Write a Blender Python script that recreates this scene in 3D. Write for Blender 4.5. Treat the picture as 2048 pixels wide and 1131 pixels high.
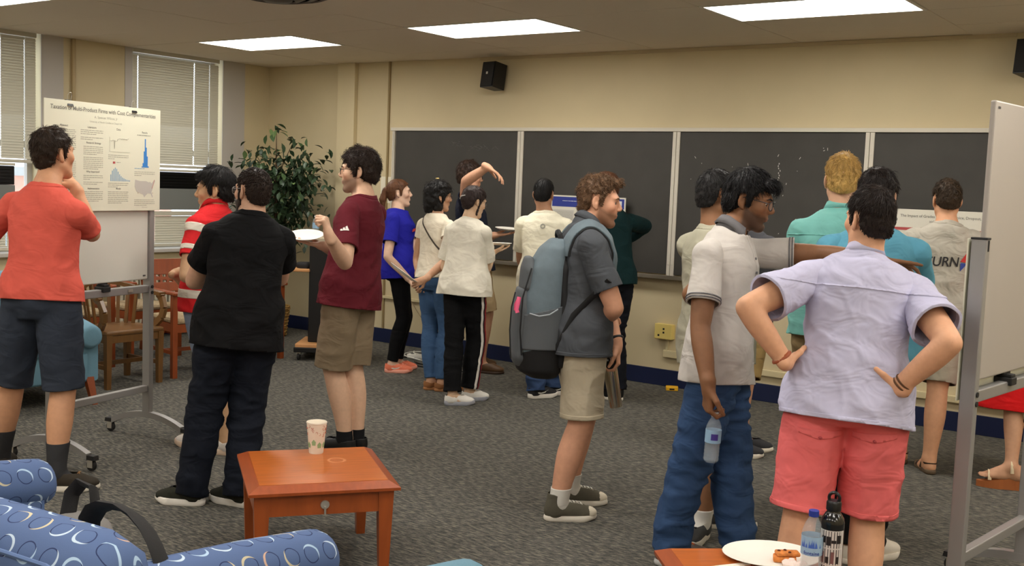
import bpy, bmesh, math, random, hashlib
import numpy as np
from mathutils import Matrix, Vector
from mathutils.bvhtree import BVHTree

# ------------------------------------------------------------------ camera, world, exposure
scene = bpy.context.scene
COL = scene.collection
for o in list(bpy.data.objects): bpy.data.objects.remove(o)
random.seed(7); RNG = np.random.default_rng(11)

CAM_RIGHT = (0.811403, 0.583220, 0.038459); CAM_DOWN = (0.084021, -0.051271, -0.995144); CAM_FWD = (-0.578416, 0.810694, -0.090604)
CAM_Z = 1.63
cam_data = bpy.data.cameras.new('camera'); cam = bpy.data.objects.new('camera', cam_data); COL.objects.link(cam)
cam_data.sensor_width = 36.0; cam_data.lens = 37.945; cam_data.clip_start = 0.05; cam_data.clip_end = 200
_x = Vector(CAM_RIGHT); _y = -Vector(CAM_DOWN); _z = -Vector(CAM_FWD)
cam.matrix_world = Matrix(((_x[0], _y[0], _z[0], 0), (_x[1], _y[1], _z[1], 0), (_x[2], _y[2], _z[2], CAM_Z), (0, 0, 0, 1)))
scene.camera = cam

world = bpy.data.worlds.new('world'); scene.world = world; world.use_nodes = True
bg = world.node_tree.nodes['Background']; bg.inputs[0].default_value = (0.80, 0.90, 1.0, 1); bg.inputs[1].default_value = 1.6
scene.view_settings.view_transform = 'Standard'; scene.view_settings.look = 'None'
scene.view_settings.exposure = 1.2; scene.view_settings.gamma = 1.0; scene.view_settings.use_curve_mapping = False
LAMP_COLOR = (1.0, 0.955, 0.88)
DIFFUSER_EMIT = 6.0

# ------------------------------------------------------------------ materials
MATS = {}
def srgb(r, g, b):
    f = lambda c: (c/255/12.92) if c/255 <= 0.04045 else ((c/255+0.055)/1.055)**2.4
    return (f(r), f(g), f(b), 1)
def mat(name, rgb, rough=0.6, metal=0.0, spec=0.5, noise=None, bump=None, emit=None, attr=False, alpha=1.0, trans=0.0, ior=1.45, coat=0.0, sheen=0.0):
    """rgb: sRGB 0-255. noise=(scale, amount, detail[,stretch]) varies the colour; bump=(scale, strength, dist[,stretch]) gives fine relief."""
    if name in MATS: return MATS[name]
    m = bpy.data.materials.new(name); m.use_nodes = True; nt = m.node_tree; N = nt.nodes; L = nt.links
    b = N['Principled BSDF']; c = srgb(*rgb)
    b.inputs['Base Color'].default_value = c; b.inputs['Roughness'].default_value = rough; b.inputs['Metallic'].default_value = metal
    b.inputs['Specular IOR Level'].default_value = spec; b.inputs['IOR'].default_value = ior
    b.inputs['Transmission Weight'].default_value = trans; b.inputs['Alpha'].default_value = alpha
    b.inputs['Coat Weight'].default_value = coat; b.inputs['Sheen Weight'].default_value = sheen
    m.diffuse_color = c
    tc = None
    def coord(st):
        nonlocal tc
        if tc is None: tc = N.new('ShaderNodeTexCoord')
        mp = N.new('ShaderNodeMapping'); mp.inputs['Scale'].default_value = st; L.new(tc.outputs['Object'], mp.inputs['Vector']); return mp.outputs[0]
    src = None
    if attr:
        a = N.new('ShaderNodeAttribute'); a.attribute_name = 'Col'; src = a.outputs['Color']; L.new(src, b.inputs['Base Color'])
    if noise:
        nz = N.new('ShaderNodeTexNoise'); nz.inputs['Scale'].default_value = noise[0]; nz.inputs['Detail'].default_value = noise[2] if len(noise) > 2 else 3
        L.new(coord(noise[3] if len(noise) > 3 else (1, 1, 1)), nz.inputs['Vector'])
        mr = N.new('ShaderNodeMapRange'); mr.inputs[1].default_value = 0.3; mr.inputs[2].default_value = 0.7
        mr.inputs[3].default_value = 1-noise[1]; mr.inputs[4].default_value = 1+noise[1]*0.6; L.new(nz.outputs['Fac'], mr.inputs[0])
        vm = N.new('ShaderNodeVectorMath'); vm.operation = 'SCALE'
        if src is None: vm.inputs[0].default_value = c[:3]
        else: L.new(src, vm.inputs[0])
        L.new(mr.outputs[0], vm.inputs['Scale']); L.new(vm.outputs[0], b.inputs['Base Color'])
    if bump:
        nz = N.new('ShaderNodeTexNoise'); nz.inputs['Scale'].default_value = bump[0]; nz.inputs['Detail'].default_value = 3
        L.new(coord(bump[3] if len(bump) > 3 else (1, 1, 1)), nz.inputs['Vector'])
        bp = N.new('ShaderNodeBump'); bp.inputs['Strength'].default_value = bump[1]; bp.inputs['Distance'].default_value = bump[2]
        L.new(nz.outputs['Fac'], bp.inputs['Height']); L.new(bp.outputs[0], b.inputs['Normal'])
    if emit:
        b.inputs['Emission Color'].default_value = emit[0]; b.inputs['Emission Strength'].default_value = emit[1]
    MATS[name] = m; return m

# ------------------------------------------------------------------ object helpers
def tag(o, label=None, cat=None, group=None, kind=None):
    if label: o['label'] = label
    if cat: o['category'] = cat
    if group: o['group'] = group
    if kind: o['kind'] = kind
    return o
def empty(name, loc=(0, 0, 0), rz=0.0, label=None, cat=None, group=None):
    o = bpy.data.objects.new(name, None); COL.objects.link(o); o.location = loc; o.rotation_euler = (0, 0, rz)
    o.empty_display_size = 0.05
    return tag(o, label, cat, group)
def link(name, me, m=None, parent=None, smooth=False):
    o = bpy.data.objects.new(name, me); COL.objects.link(o)
    if m is not None and not me.materials:
        for mm in (m if isinstance(m, (list, tuple)) else [m]): me.materials.append(mm)
    if parent: o.parent = parent
    if smooth: me.polygons.foreach_set('use_smooth', [True]*len(me.polygons))
    return o
class MB:
    """collects simple shapes into one mesh"""
    def __init__(s): s.bm = bmesh.new()
    def box(s, x0, x1, y0, y1, z0, z1, bev=0.0, M=None):
        r = bmesh.ops.create_cube(s.bm, size=1); vs = r['verts']
        for v in vs: v.co = Vector((x0+(v.co.x+.5)*(x1-x0), y0+(v.co.y+.5)*(y1-y0), z0+(v.co.z+.5)*(z1-z0)))
        if bev:
            es = list({e for v in vs for e in v.link_edges})
            r = bmesh.ops.bevel(s.bm, geom=es, offset=bev, segments=2, profile=0.5, affect='EDGES'); vs = list({v for f in r['faces'] for v in f.verts} | {v for v in vs if v.is_valid})
        if M is not None: bmesh.ops.transform(s.bm, matrix=M, verts=vs)
        return s
    def hexa(s, pts):
        """8 corner points: bottom 4 (ccw), top 4"""
        v = [s.bm.verts.new(p) for p in pts]
        for f in ((3, 2, 1, 0), (4, 5, 6, 7), (0, 1, 5, 4), (1, 2, 6, 5), (2, 3, 7, 6), (3, 0, 4, 7)): s.bm.faces.new([v[i] for i in f])
        return s
    def bar(s, p, q, w, h=None, up=(0, 0, 1), bev=0.0):
        p = Vector(p); q = Vector(q); h = h or w; d = (q-p); L = d.length; d.normalize(); u = Vector(up)
        x = d.cross(u)
        if x.length < 1e-4: x = d.cross(Vector((1, 0, 0)))
        x.normalize(); y = x.cross(d)
        M = Matrix(((x.x, d.x, y.x, p.x), (x.y, d.y, y.y, p.y), (x.z, d.z, y.z, p.z), (0, 0, 0, 1)))
        return s.box(-w/2, w/2, 0, L, -h/2, h/2, bev, M)
    def tube(s, pts, r, n=10, closed=False, cap=True, flat=1.0):
        pts = [Vector(p) for p in pts]; m = len(pts); rs = r if isinstance(r, (list, tuple)) else [r]*m
        rings = []; prev = None
        for i, p in enumerate(pts):
            a = pts[(i-1) % m] if (closed or i > 0) else p; b = pts[(i+1) % m] if (closed or i < m-1) else p
            t = (b-a); t.normalize()
            if prev is None:
                x = t.orthogonal().normalized()
            else:
                x = prev-t*prev.dot(t); x.normalize()
            prev = x; y = t.cross(x)
            rings.append([s.bm.verts.new(p+(x*math.cos(2*math.pi*k/n)+y*flat*math.sin(2*math.pi*k/n))*rs[i]) for k in range(n)])
        for i in range(m if closed else m-1):
            A = rings[i]; B = rings[(i+1) % m]
            for k in range(n):
                s.bm.faces.new((A[k], A[(k+1) % n], B[(k+1) % n], B[k]))
        if cap and not closed:
            s.bm.faces.new(list(reversed(rings[0]))); s.bm.faces.new(rings[-1])
        return s
    def lathe(s, prof, n=24, cx=0, cy=0, M=None):
        """prof: list of (r, z)"""
        rings = []; vs = []
        for r, z in prof:
            if r < 1e-5: R = [s.bm.verts.new((cx, cy, z))]
            else: R = [s.bm.verts.new((cx+r*math.cos(2*math.pi*k/n), cy+r*math.sin(2*math.pi*k/n), z)) for k in range(n)]
            rings.append(R); vs += R
        for A, B in zip(rings[:-1], rings[1:]):
            for k in range(n):
                k2 = (k+1) % n
                if len(A) == 1 and len(B) == 1: continue
                if len(A) == 1: s.bm.faces.new((A[0], B[k2], B[k]))
                elif len(B) == 1: s.bm.faces.new((A[k], A[k2], B[0]))
                else: s.bm.faces.new((A[k], A[k2], B[k2], B[k]))
        if M is not None: bmesh.ops.transform(s.bm, matrix=M, verts=vs)
        return s
    def ext(s, pts, z0, z1, M=None):
        """extruded polygon, pts ccw in xy"""
        a = [s.bm.verts.new((x, y, z0)) for x, y in pts]; b = [s.bm.verts.new((x, y, z1)) for x, y in pts]
        s.bm.faces.new(list(reversed(a))); s.bm.faces.new(b); n = len(pts)
        for i in range(n): s.bm.faces.new((a[i], a[(i+1) % n], b[(i+1) % n], b[i]))
        if M is not None: bmesh.ops.transform(s.bm, matrix=M, verts=a+b)
        return s
    def build(s, name, m, parent=None, smooth=False, M=None, recalc=False):
        if recalc: bmesh.ops.recalc_face_normals(s.bm, faces=s.bm.faces)
        me = bpy.data.meshes.new(name); 
        if M is not None: s.bm.transform(M)
        s.bm.to_mesh(me); s.bm.free()
        o = link(name, me, m, parent)
        if smooth:
            me.polygons.foreach_set('use_smooth', [True]*len(me.polygons))
            try: me.set_sharp_from_angle(angle=math.radians(40))
            except Exception: pass
        return o
def rotz(a): return Matrix.Rotation(a, 4, 'Z')
def trans(x, y, z): return Matrix.Translation((x, y, z))
def dup(root, loc, rz, label=None, group=None):
    r = root.copy(); COL.objects.link(r); r.location = loc; r.rotation_euler = (0, 0, rz)
    if label: r['label'] = label
    if group: r['group'] = group
    for ch in list(root.children):
        c = ch.copy(); COL.objects.link(c); c.parent = r
        for g in ch.children:
            d = g.copy(); COL.objects.link(d); d.parent = c
    return r
def text_mesh(txt, size, bold=False, align='LEFT', extrude=0.0):
    cu = bpy.data.curves.new('lettering', 'FONT'); cu.body = txt; cu.size = size; cu.align_x = align; cu.extrude = extrude
    if bold: cu.offset = size*0.012
    cu.resolution_u = 3
    o = bpy.data.objects.new('lettering', cu); COL.objects.link(o)
    dg = bpy.context.evaluated_depsgraph_get(); me = bpy.data.meshes.new_from_object(o.evaluated_get(dg))
    bpy.data.objects.remove(o); bpy.data.curves.remove(cu)
    return me

# ------------------------------------------------------------------ room shell
LX, RX, BY, WY, CZ = -9.07, 3.0, -3.0, 8.05, 2.79
def carpet_mat():
    m = bpy.data.materials.new('carpet'); m.use_nodes = True; nt = m.node_tree; N = nt.nodes; L = nt.links
    b = N['Principled BSDF']; b.inputs['Roughness'].default_value = 0.95; b.inputs['Specular IOR Level'].default_value = 0.1
    tc = N.new('ShaderNodeTexCoord')
    def noise(scale, st, rot, det=2):
        mp = N.new('ShaderNodeMapping'); mp.inputs['Scale'].default_value = st; mp.inputs['Rotation'].default_value = (0, 0, rot)
        L.new(tc.outputs['Object'], mp.inputs[0]); n = N.new('ShaderNodeTexNoise'); n.inputs['Scale'].default_value = scale; n.inputs['Detail'].default_value = det
        L.new(mp.outputs[0], n.inputs['Vector']); return n.outputs['Fac']
    n1 = noise(60, (0.38, 1.5, 1), math.radians(10), 3); n2 = noise(9, (1, 1, 1), 0, 4); n3 = noise(130, (1, 1, 1), 0, 1)
    cr = N.new('ShaderNodeValToRGB'); e = cr.color_ramp.elements
    e[0].position = 0.34; e[0].color = srgb(48, 49, 49); e[1].position = 0.66; e[1].color = srgb(136, 129, 114)
    k = cr.color_ramp.elements.new(0.5); k.color = srgb(86, 84, 79)
    L.new(n1, cr.inputs[0])
    cr2 = N.new('ShaderNodeValToRGB'); e = cr2.color_ramp.elements
    e[0].position = 0.38; e[0].color = srgb(66, 72, 74); e[1].position = 0.62; e[1].color = srgb(104, 98, 89); L.new(n3, cr2.inputs[0])
    mx = N.new('ShaderNodeMix'); mx.data_type = 'RGBA'; mx.inputs[0].default_value = 0.35; L.new(cr.outputs[0], mx.inputs[6]); L.new(cr2.outputs[0], mx.inputs[7])
    mr = N.new('ShaderNodeMapRange'); mr.inputs[1].default_value = .3; mr.inputs[2].default_value = .7; mr.inputs[3].default_value = .9; mr.inputs[4].default_value = 1.08; L.new(n2, mr.inputs[0])
    vm = N.new('ShaderNodeVectorMath'); vm.operation = 'SCALE'; L.new(mx.outputs[2], vm.inputs[0]); L.new(mr.outputs[0], vm.inputs['Scale']); L.new(vm.outputs[0], b.inputs['Base Color'])
    bp = N.new('ShaderNodeBump'); bp.inputs['Strength'].default_value = 0.8; bp.inputs['Distance'].default_value = 0.006; L.new(n1, bp.inputs['Height']); L.new(bp.outputs[0], b.inputs['Normal'])
    return m
M_CARPET = carpet_mat()
M_WALL = mat('wall_paint', (204, 189, 153), 0.7, noise=(3, .03), bump=(90, .08, .002))
M_PILASTER = mat('pilaster_paint', (208, 193, 156), 0.65)
M_CASING = mat('casing_paint', (186, 180, 172), 0.6)
M_CEIL = mat('ceiling_tile', (226, 214, 196), 0.9, spec=0.2, noise=(220, .06, 2), bump=(260, .25, .002))
M_DARKGAP = mat('ceiling_void', (90, 80, 68), 0.9)
M_NAVY = mat('navy_vinyl', (22, 32, 66), 0.45, noise=(2, .1))
M_TRIM = mat('cream_trim', (206, 192, 152), 0.5)
M_WHITE = mat('white_plastic', (225, 222, 212), 0.45)
M_ALU = mat('aluminium', (205, 200, 190), 0.38, metal=0.75)
M_ALUPAINT = mat('painted_aluminium', (206, 200, 186), 0.5)
M_BLACK = mat('black_plastic', (18, 18, 19), 0.45)
M_DIFF = mat('light_diffuser', (250, 246, 235), 0.5, emit=((LAMP_COLOR[0], LAMP_COLOR[1], LAMP_COLOR[2], 1), DIFFUSER_EMIT))
def struct(o): o['kind'] = 'structure'; return o
struct(MB().box(LX-.2, RX+.2, BY-.2, WY+.2, -.1, 0).build('floor', M_CARPET))
struct(MB().box(LX-.2, RX+.2, WY, WY+.18, 0, CZ+.25).build('wall_back', M_WALL))
struct(MB().box(RX, RX+.18, BY-.2, WY, 0, CZ+.25).build('wall_right', M_WALL))
struct(MB().box(LX-.2, RX+.2, BY-.18, BY, 0, CZ+.25).build('wall_front', M_WALL))
# left wall with two window openings (a third further back, out of view)
OPEN = [(1.5, 2.85), (4.05, 5.41), (6.34, 7.42)]
SILL = 0.86
mb = MB(); y = BY-.2
for a, b_ in OPEN:
    mb.box(LX-.22, LX, y, a, 0, CZ+.25); mb.box(LX-.22, LX, a, b_, 0, SILL); y = b_
mb.box(LX-.22, LX, y, WY, 0, CZ+.25)
struct(mb.build('wall_left', M_WALL))
# ceiling: void slab and tiles
TX, TY = 1.235, 0.645
LXC = [-7.45, -4.98, -2.51, -0.04, 2.43]; LYC = [6.605, 4.025, 1.445, -1.135]
ceil = struct(MB().box(LX-.2, RX+.2, BY-.2, WY+.2, CZ+.022, CZ+.12).build('ceiling', M_DARKGAP))
x0 = LXC[1]-TX/2; y0 = LYC[0]-TY/2
xs = sorted({round(x0+k*TX, 4) for k in range(-5, 9)}); ys = sorted({round(y0+k*TY, 4) for k in range(-16, 4)})
lights_at = {(round(a-TX/2, 2), round(b_-TY/2, 2)) for a in LXC for b_ in LYC}
tile_mesh = {}
for xa in xs:
    for ya in ys:
        if (round(xa, 2), round(ya, 2)) in lights_at: continue
        a0, a1 = max(xa, LX), min(xa+TX, RX); b0, b1 = max(ya, BY), min(ya+TY, WY)
        if a1-a0 < .06 or b1-b0 < .06: continue
        key = (round(a1-a0, 3), round(b1-b0, 3))
        if key not in tile_mesh:
            w, h = key; q = MB(); q.box(.003, w-.003, .003, h-.003, 0, .02, .0025)
            me = bpy.data.meshes.new('ceiling_tile'); q.bm.to_mesh(me); q.bm.free(); me.materials.append(M_CEIL); tile_mesh[key] = me
        o = bpy.data.objects.new('ceiling_tile', tile_mesh[key]); COL.objects.link(o); o.parent = ceil
        # a few tiles sit a little crooked in the grid
        o.location = (a0, b0, CZ + (random.random()-.5)*.002); o.rotation_euler = ((random.random()-.5)*.004, (random.random()-.5)*.003, 0)
LIGHT_LABELS = {(0, 0): 'bright ceiling light panel near the window corner, leftmost of the three along the board wall',
                (1, 0): 'bright ceiling light panel in the middle, left of the wall speaker',
                (2, 0): 'bright ceiling light panel at the upper right, largest of the lit panels',
                (0, 1): 'bright ceiling light panel cut off at the top left corner above the blinds'}
def ceiling_light(cx, cy, label):
    t = empty('ceiling_light', (cx, cy, CZ), 0, label, 'ceiling light', 'fluorescent ceiling panels')
    a, b_ = TX/2-.004, TY/2-.004; w = .022
    f = MB(); f.box(-a, a, -b_, -b_+w, -.004, .03); f.box(-a, a, b_-w, b_, -.004, .03); f.box(-a, -a+w, -b_+w, b_-w, -.004, .03); f.box(a-w, a, -b_+w, b_-w, -.004, .03)
    f.box(-a, a, -b_, b_, .02, .03)
    f.build('frame', M_WHITE, t)
    d = MB(); d.box(-a+w, a-w, -b_+w, b_-w, .0, .008); d.build('diffuser', M_DIFF, t)
    return t
first = None
for i, cx in enumerate(LXC):
    for j, cy in enumerate(LYC):
        lab = LIGHT_LABELS.get((i, j), 'ceiling light panel beyond the picture edge, behind or beside the viewer')
        if first is None: first = ceiling_light(cx, cy, lab)
        else: dup(first, (cx, cy, CZ), 0, lab)
# baseboards, trims
struct(MB().box(LX, RX, WY-.014, WY, 0, .14, .003).build('baseboard_back', M_NAVY))
struct(MB().box(LX, LX+.014, BY, WY-.014, 0, .14, .003).build('baseboard_left', M_NAVY))
struct(MB().box(-7.99, -7.75, WY-.05, WY, .14, CZ, .004).build('trim_1', M_PILASTER))
struct(MB().box(-7.325, -7.305, WY-.02, WY, .14, CZ, .003).build('trim_2', mat('seam_strip', (150, 130, 92), .6)))
struct(MB().box(-7.74, -6.2, WY-.022, WY, .445, .475, .004).build('trim_3', M_TRIM))
struct(MB().box(-3.95, RX, WY-.03, WY, .205, .255, .005).build('trim_4', M_TRIM))
struct(MB().box(LX, LX+.03, 5.70, 5.735, .14, CZ, .006).build('trim_5', mat('pipe_paint', (176, 156, 116), .6)))
mbw = MB(); mbw.box(-6.2, -1.6, WY-.012, WY, CZ-.028, CZ, .002); struct(mbw.build('trim_6', mat('wall_angle', (190, 174, 142), .6)))
# window casings, sills, blinds, panes
M_SLAT = mat('blind_slat', (196, 190, 172), 0.55, trans=0.0)
M_GLASS = mat('window_glass', (225, 235, 235), 0.03, alpha=0.12)
M_ACB = mat('air_conditioner_black', (14, 13, 13), 0.35); M_ACG = mat('air_conditioner_grey', (120, 122, 118), 0.5)
M_CORD = mat('blind_cord', (240, 238, 230), .6)
def blind(y0, y1, z0, z1, label, cords, gapside, ax=-9.095):
    t = empty('window_blind', (ax, (y0+y1)/2, z0), 0, label, 'window blind', 'window blinds')
    L = y1-y0; pitch = .024; n = int((z1-.05-z0-.03)/pitch)
    edges = [-L/2]+[c-(y0+y1)/2 for c in cords]+[L/2]
    s = MB(); tl = math.radians(68)
    c, sn = math.cos(tl)*.0135, math.sin(tl)*.0135
    for k in range(n):
        zc = .035+pitch*(k+.5)
        # lower slats hang a little more open
        tt = math.radians(58 if k < n*.35 else 68); c, sn = math.cos(tl if k >= n*.35 else tt)*.0135, math.sin(tt)*.0135
        for a, b_ in zip(edges[:-1], edges[1:]):
            a2 = a+(.004 if a != edges[0] else 0); b2 = b_-(.004 if b_ != edges[-1] else 0)
            s.hexa([(-c, a2, zc+sn), (c, a2, zc-sn), (c, b2, zc-sn), (-c, b2, zc+sn), (-c, a2, zc+sn+.0015), (c, a2, zc-sn+.0015), (c, b2, zc-sn+.0015), (-c, b2, zc+sn+.0015)])
    o = s.build('slats', M_SLAT, t); o['kind'] = 'stuff'
    MB().box(-.02, .02, -L/2, L/2, z1-z0-.045, z1-z0-.002, .004).build('head_rail', M_SLAT, t)
    MB().box(-.014, .016, -L/2, L/2, 0, .028, .005).build('bottom_rail', M_SLAT, t)
    for q in edges[1:-1]:
        MB().tube([(.016, q, .02), (.016, q, z1-z0-.03)], .0012, 5).build('ladder_cord', M_CORD, t)
    return t
for n, (a, b_) in enumerate(OPEN):
    w = empty('window_%d' % (n+1), (LX-.17, (a+b_)/2, SILL)); w['kind'] = 'structure'
    hw = (b_-a)/2; H = CZ-SILL
    f = MB()
    for yy in (-hw, hw-.05): f.box(-.02, .03, yy, yy+.05, 0, H)
    for zz in (0, H*.5-.03, H-.05): f.box(-.02, .03, -hw+.05, hw-.05, zz, zz+.055)
    f.build('window_frame', M_CASING, w)
    for z0, z1 in ((.055, H*.5-.03), (H*.5+.025, H-.05)): MB().box(-.002, .002, -hw+.05, hw-.05, z0, z1).build('pane', M_GLASS, w)
    MB().box(.0, .23, -hw-.05, hw+.05, -.03, 0.005, .006).build('window_sill', M_CASING, w)
    if n == 2: spans = ((b_, 7.71),)
    elif n == 1: spans = ((b_, 5.625), (3.85, a))
    else: spans = ()
    for c0, c1 in spans: struct(MB().box(LX, LX+.006, c0, c1, SILL-.04, CZ).build('trim_%d' % (10+n), M_CASING))
struct(MB().box(LX, LX+.006, 6.26, 6.34, SILL-.04, CZ).build('trim_12', M_CASING))
blind(6.36, 7.385, 1.665, 2.798, 'long closed blind hanging from the ceiling, right of the poster', [6.42, 7.08, 7.27], 1)
blind(6.37, 7.40, .885, 1.235, 'short lower blind under the grey air conditioner panel right of the poster', [6.62, 7.1], 1)
blind(4.08, 5.375, 1.655, 2.798, 'long closed blind at the left picture edge behind the man in the red shirt', [4.4, 5.05, 5.27], 1)
blind(4.08, 5.38, .885, 1.235, 'short lower blind at the left picture edge, mostly behind the man in red', [4.4, 5.1], 1)
blind(1.53, 2.83, .885, 2.798, 'long blind of the window beyond the left picture edge', [1.8, 2.5], 1)
def air_conditioner(y0, y1, label):
    t = empty('air_conditioner', (LX-.03, (y0+y1)/2, 1.25), 0, label, 'air conditioner'); w = (y1-y0)/2
    MB().box(-.12, .03, -w, w, 0, .21, .006).build('lower_panel', M_ACG, t)
    MB().box(-.12, .02, -w, w, .212, .375, .004).build('body', M_ACB, t)
    for k in range(5): MB().box(.02, .032, -w+.03, w-.03, .232+k*.028, .238+k*.028).build('louvre', M_ACB, t)
    for yy in (-w+.18, w-.3): MB().box(.02, .035, yy, yy+.05, .302, .309).build('badge', M_ALU, t)
    MB().box(-.02, .035, -w, w, .377, .40, .003).build('top_bar', M_SLAT, t)
air_conditioner(6.36, 7.40, 'grey and black air conditioner set in the window right of the poster')
air_conditioner(4.07, 5.17, 'black air conditioner in the window at the left picture edge')
# radiators under the windows
M_RAD = mat('radiator_paint', (200, 192, 170), .5)
def radiator(y0, y1, label):
    t = empty('radiator', (LX+.12, y0, 0), 0, label, 'radiator', 'wall radiators')
    n = int((y1-y0)/.055); me = None
    for k in range(n):
        if me is None:
            q = MB(); q.box(-.06, .06, 0, .034, .1, .66, .012); o = q.build('fin', M_RAD, t); me = o.data
        else: o = link('fin', me, None, t)
        o.location = (0, k*.055, 0)
    MB().tube([(0, -.04, .16), (0, n*.055+.03, .16)], .018, 8).build('pipe', M_RAD, t)
    q = MB(); q.box(-.05, .05, .05, .08, 0, .1); q.box(-.05, .05, n*.055-.1, n*.055-.07, 0, .1); q.build('feet', M_RAD, t)
radiator(6.05, 7.85, 'cream finned radiator under the window behind the wooden chairs')
radiator(3.95, 5.5, 'cream finned radiator under the window behind the man in the red shirt')
# a brick building across the street, seen through the slit of the window at the left
ob = empty('brick_building', (-24, 10, -3), 0, 'red brick building outside, glimpsed through the window slit at the left', 'building')
MB().box(-4, 0, -14, 8, 0, 4.4).build('wall', mat('outdoor_brick', (200, 150, 130), .8, noise=(2, .2)), ob)
for yy in range(-12, 8, 3): MB().box(-.1, .05, yy, yy+1.3, 2.0, 3.8).build('window', mat('far_pane', (120, 140, 150), .2), ob)
MB().box(-4.2, .2, -14.2, 8.2, 4.4, 4.6).build('roof', mat('far_roof', (150, 150, 148), .8), ob)

# ------------------------------------------------------------------ chalkboard wall
M_SLATE = mat('slate', (62, 60, 56), .62, noise=(5, .12, 4), bump=(160, .06, .001)); M_CHALK = mat('chalk', (196, 194, 186), .9); M_CHALKF = mat('faint_chalk', (98, 97, 93), .9)
cb = empty('chalkboard', (-4.1, WY, .9), 0, 'long four-panel dark chalkboard with pale frames along the back wall', 'chalkboard')
CX = [-7.22, -5.685, -4.12, -2.54, -0.98]
for a, b_ in zip(CX[:-1], CX[1:]): MB().box(a+.03+4.1, b_-.03+4.1, -.028, -.006, .04, 1.225).build('slate_panel', M_SLATE, cb)
MB().box(CX[0]-.03+4.1, CX[-1]+.03+4.1, -.045, -.0, 1.213, 1.245, .003).build('top_rail', M_ALUPAINT, cb)
MB().box(CX[0]-.03+4.1, CX[-1]+.03+4.1, -.042, -.0, 1.218, 1.222).build('rail_groove', mat('groove', (150, 138, 108), .6), cb)
for i, a in enumerate(CX):
    w = .033 if 0 < i < 4 else .016
    d = MB(); d.box(a-w+4.1, a-.002+4.1, -.038, 0, .02, 1.235, .003); d.box(a+.002+4.1, a+w+4.1, -.038, 0, .02, 1.235, .003); d.build('stile', M_ALUPAINT, cb)
    for zz in (.12, 1.05):
        s = MB()
        for dx in (-.015, .015): s.lathe([(.0, .0), (.004, .0), (.004, .003), (0, .003)], 8, M=trans(a+dx+4.1, -.041, zz) @ Matrix.Rotation(math.pi/2, 4, 'X'))
        s.build('screw', M_ALU, cb)
t = MB(); t.box(CX[0]-.03+4.1, CX[-1]+.03+4.1, -.085, 0, .0, .018, .003); t.box(CX[0]-.03+4.1, CX[-1]+.03+4.1, -.09, -.078, .0, .034, .003); t.build('chalk_tray', mat('tray_grey', (120, 112, 98), .5, metal=.3), cb)
s = MB(); rr = random.Random(3)
def stroke(px, pz, ang, L, w=.004): s.box(-L/2, L/2, -.0004, .0004, -w/2, w/2, M=trans(px+4.1, -.0295, pz-.9) @ Matrix.Rotation(ang, 4, 'Y'))
for k in range(12): stroke(-4.09+.86+rr.gauss(0, .006), 1.87-k*.018, 1.4+rr.gauss(0, .3), .012, .006)
for k in range(26): stroke(rr.uniform(-4.0, -2.7), rr.uniform(1.3, 2.0), rr.uniform(0, 3), rr.uniform(.004, .02), .004)
s.build('chalk_marks', M_CHALK, cb)
s = MB()
for k in range(34): stroke(-6.17+rr.gauss(0, .09), 1.96+rr.gauss(0, .012), rr.uniform(-.8, .8), rr.uniform(.02, .05), .003)
for k in range(14): stroke(-6.42+rr.gauss(0, .03), 1.995+rr.gauss(0, .014), rr.uniform(-1.2, .8), rr.uniform(.02, .05), .003)
s.build('erased_writing', M_CHALKF, cb)
q = MB().tube([(0, 0, 0), (.012, 0, .05)], .005, 8).build('chalk_stick', mat('chalk_white', (235, 232, 222), .8)); q.location = (-4.45, WY-.06, .918+.005); tag(q, 'short white chalk stick standing in the chalk tray', 'chalk')

def wall_speaker(x, z, label):
    t = empty('wall_speaker', (x, WY, z), 0, label, 'speaker', 'black wall speakers')
    M = trans(0, -.13, 0) @ rotz(math.radians(-12)) @ Matrix.Rotation(math.radians(-8), 4, 'X')
    b = MB(); b.ext([(-.085, -.075), (.085, -.075), (.065, .085), (-.065, .085)], -.115, .115, M=M); b.build('cabinet', M_BLACK, t)
    g = MB(); g.box(-.078, .078, -.086, -.076, -.108, .108, .006, M=M); gr = g.build('grille', mat('speaker_grille', (26, 25, 25), .7, bump=(500, .6, .003)), t)
    MB().box(-.012, .012, -.0885, -.0862, .0, .022, .001, M=M).build('badge', M_ALU, gr)
    MB().tube([(0, -.06, 0), (0, -.0, .0)], .02, 8).build('bracket', M_BLACK, t)
    MB().box(-.03, .03, -.01, 0, -.05, .05, .002).build('wall_plate', M_BLACK, t)
wall_speaker(-5.94, 2.60, 'small black speaker on the wall above the left chalkboard panels')
wall_speaker(-1.47, 2.60, 'small black speaker cut off at the right picture edge')

t = empty('outlet_box', (-4.14, WY, .40), 0, 'yellow surface-mounted outlet box low on the wall under the chalkboard', 'outlet')
MB().box(-.08, .08, -.06, 0, 0, .125, .004).build('housing', mat('yellow_plastic', (224, 200, 118), .45), t)
for x, z in ((.005, .085), (.005, .055), (-.04, .03)): MB().box(x-.008, x+.008, -.0615, -.058, z-.008, z+.008).build('socket', M_BLACK, t)
t = empty('wall_plate', (-4.08, WY, .245), 0, 'cream raceway end plate on the wall below the yellow outlet box', 'wall plate')
MB().box(-.07, .14, -.03, 0, 0, .06, .005).build('cover', M_TRIM, t)
q = MB(); q.box(-.05, -.03, -.02, 0, .06, .155, .002); q.build('conduit', M_TRIM, t)
t = empty('yellow_eraser_box', (-3.99, 7.91, 0), .5, 'small yellow box lying on the carpet by the navy baseboard', 'box')
MB().box(-.05, .05, -.03, .03, 0, .035, .006).build('carton', mat('bright_yellow', (232, 178, 30), .5), t)
MB().box(-.02, .02, -.031, -.029, .008, .02).build('print', M_BLACK, t)
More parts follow.
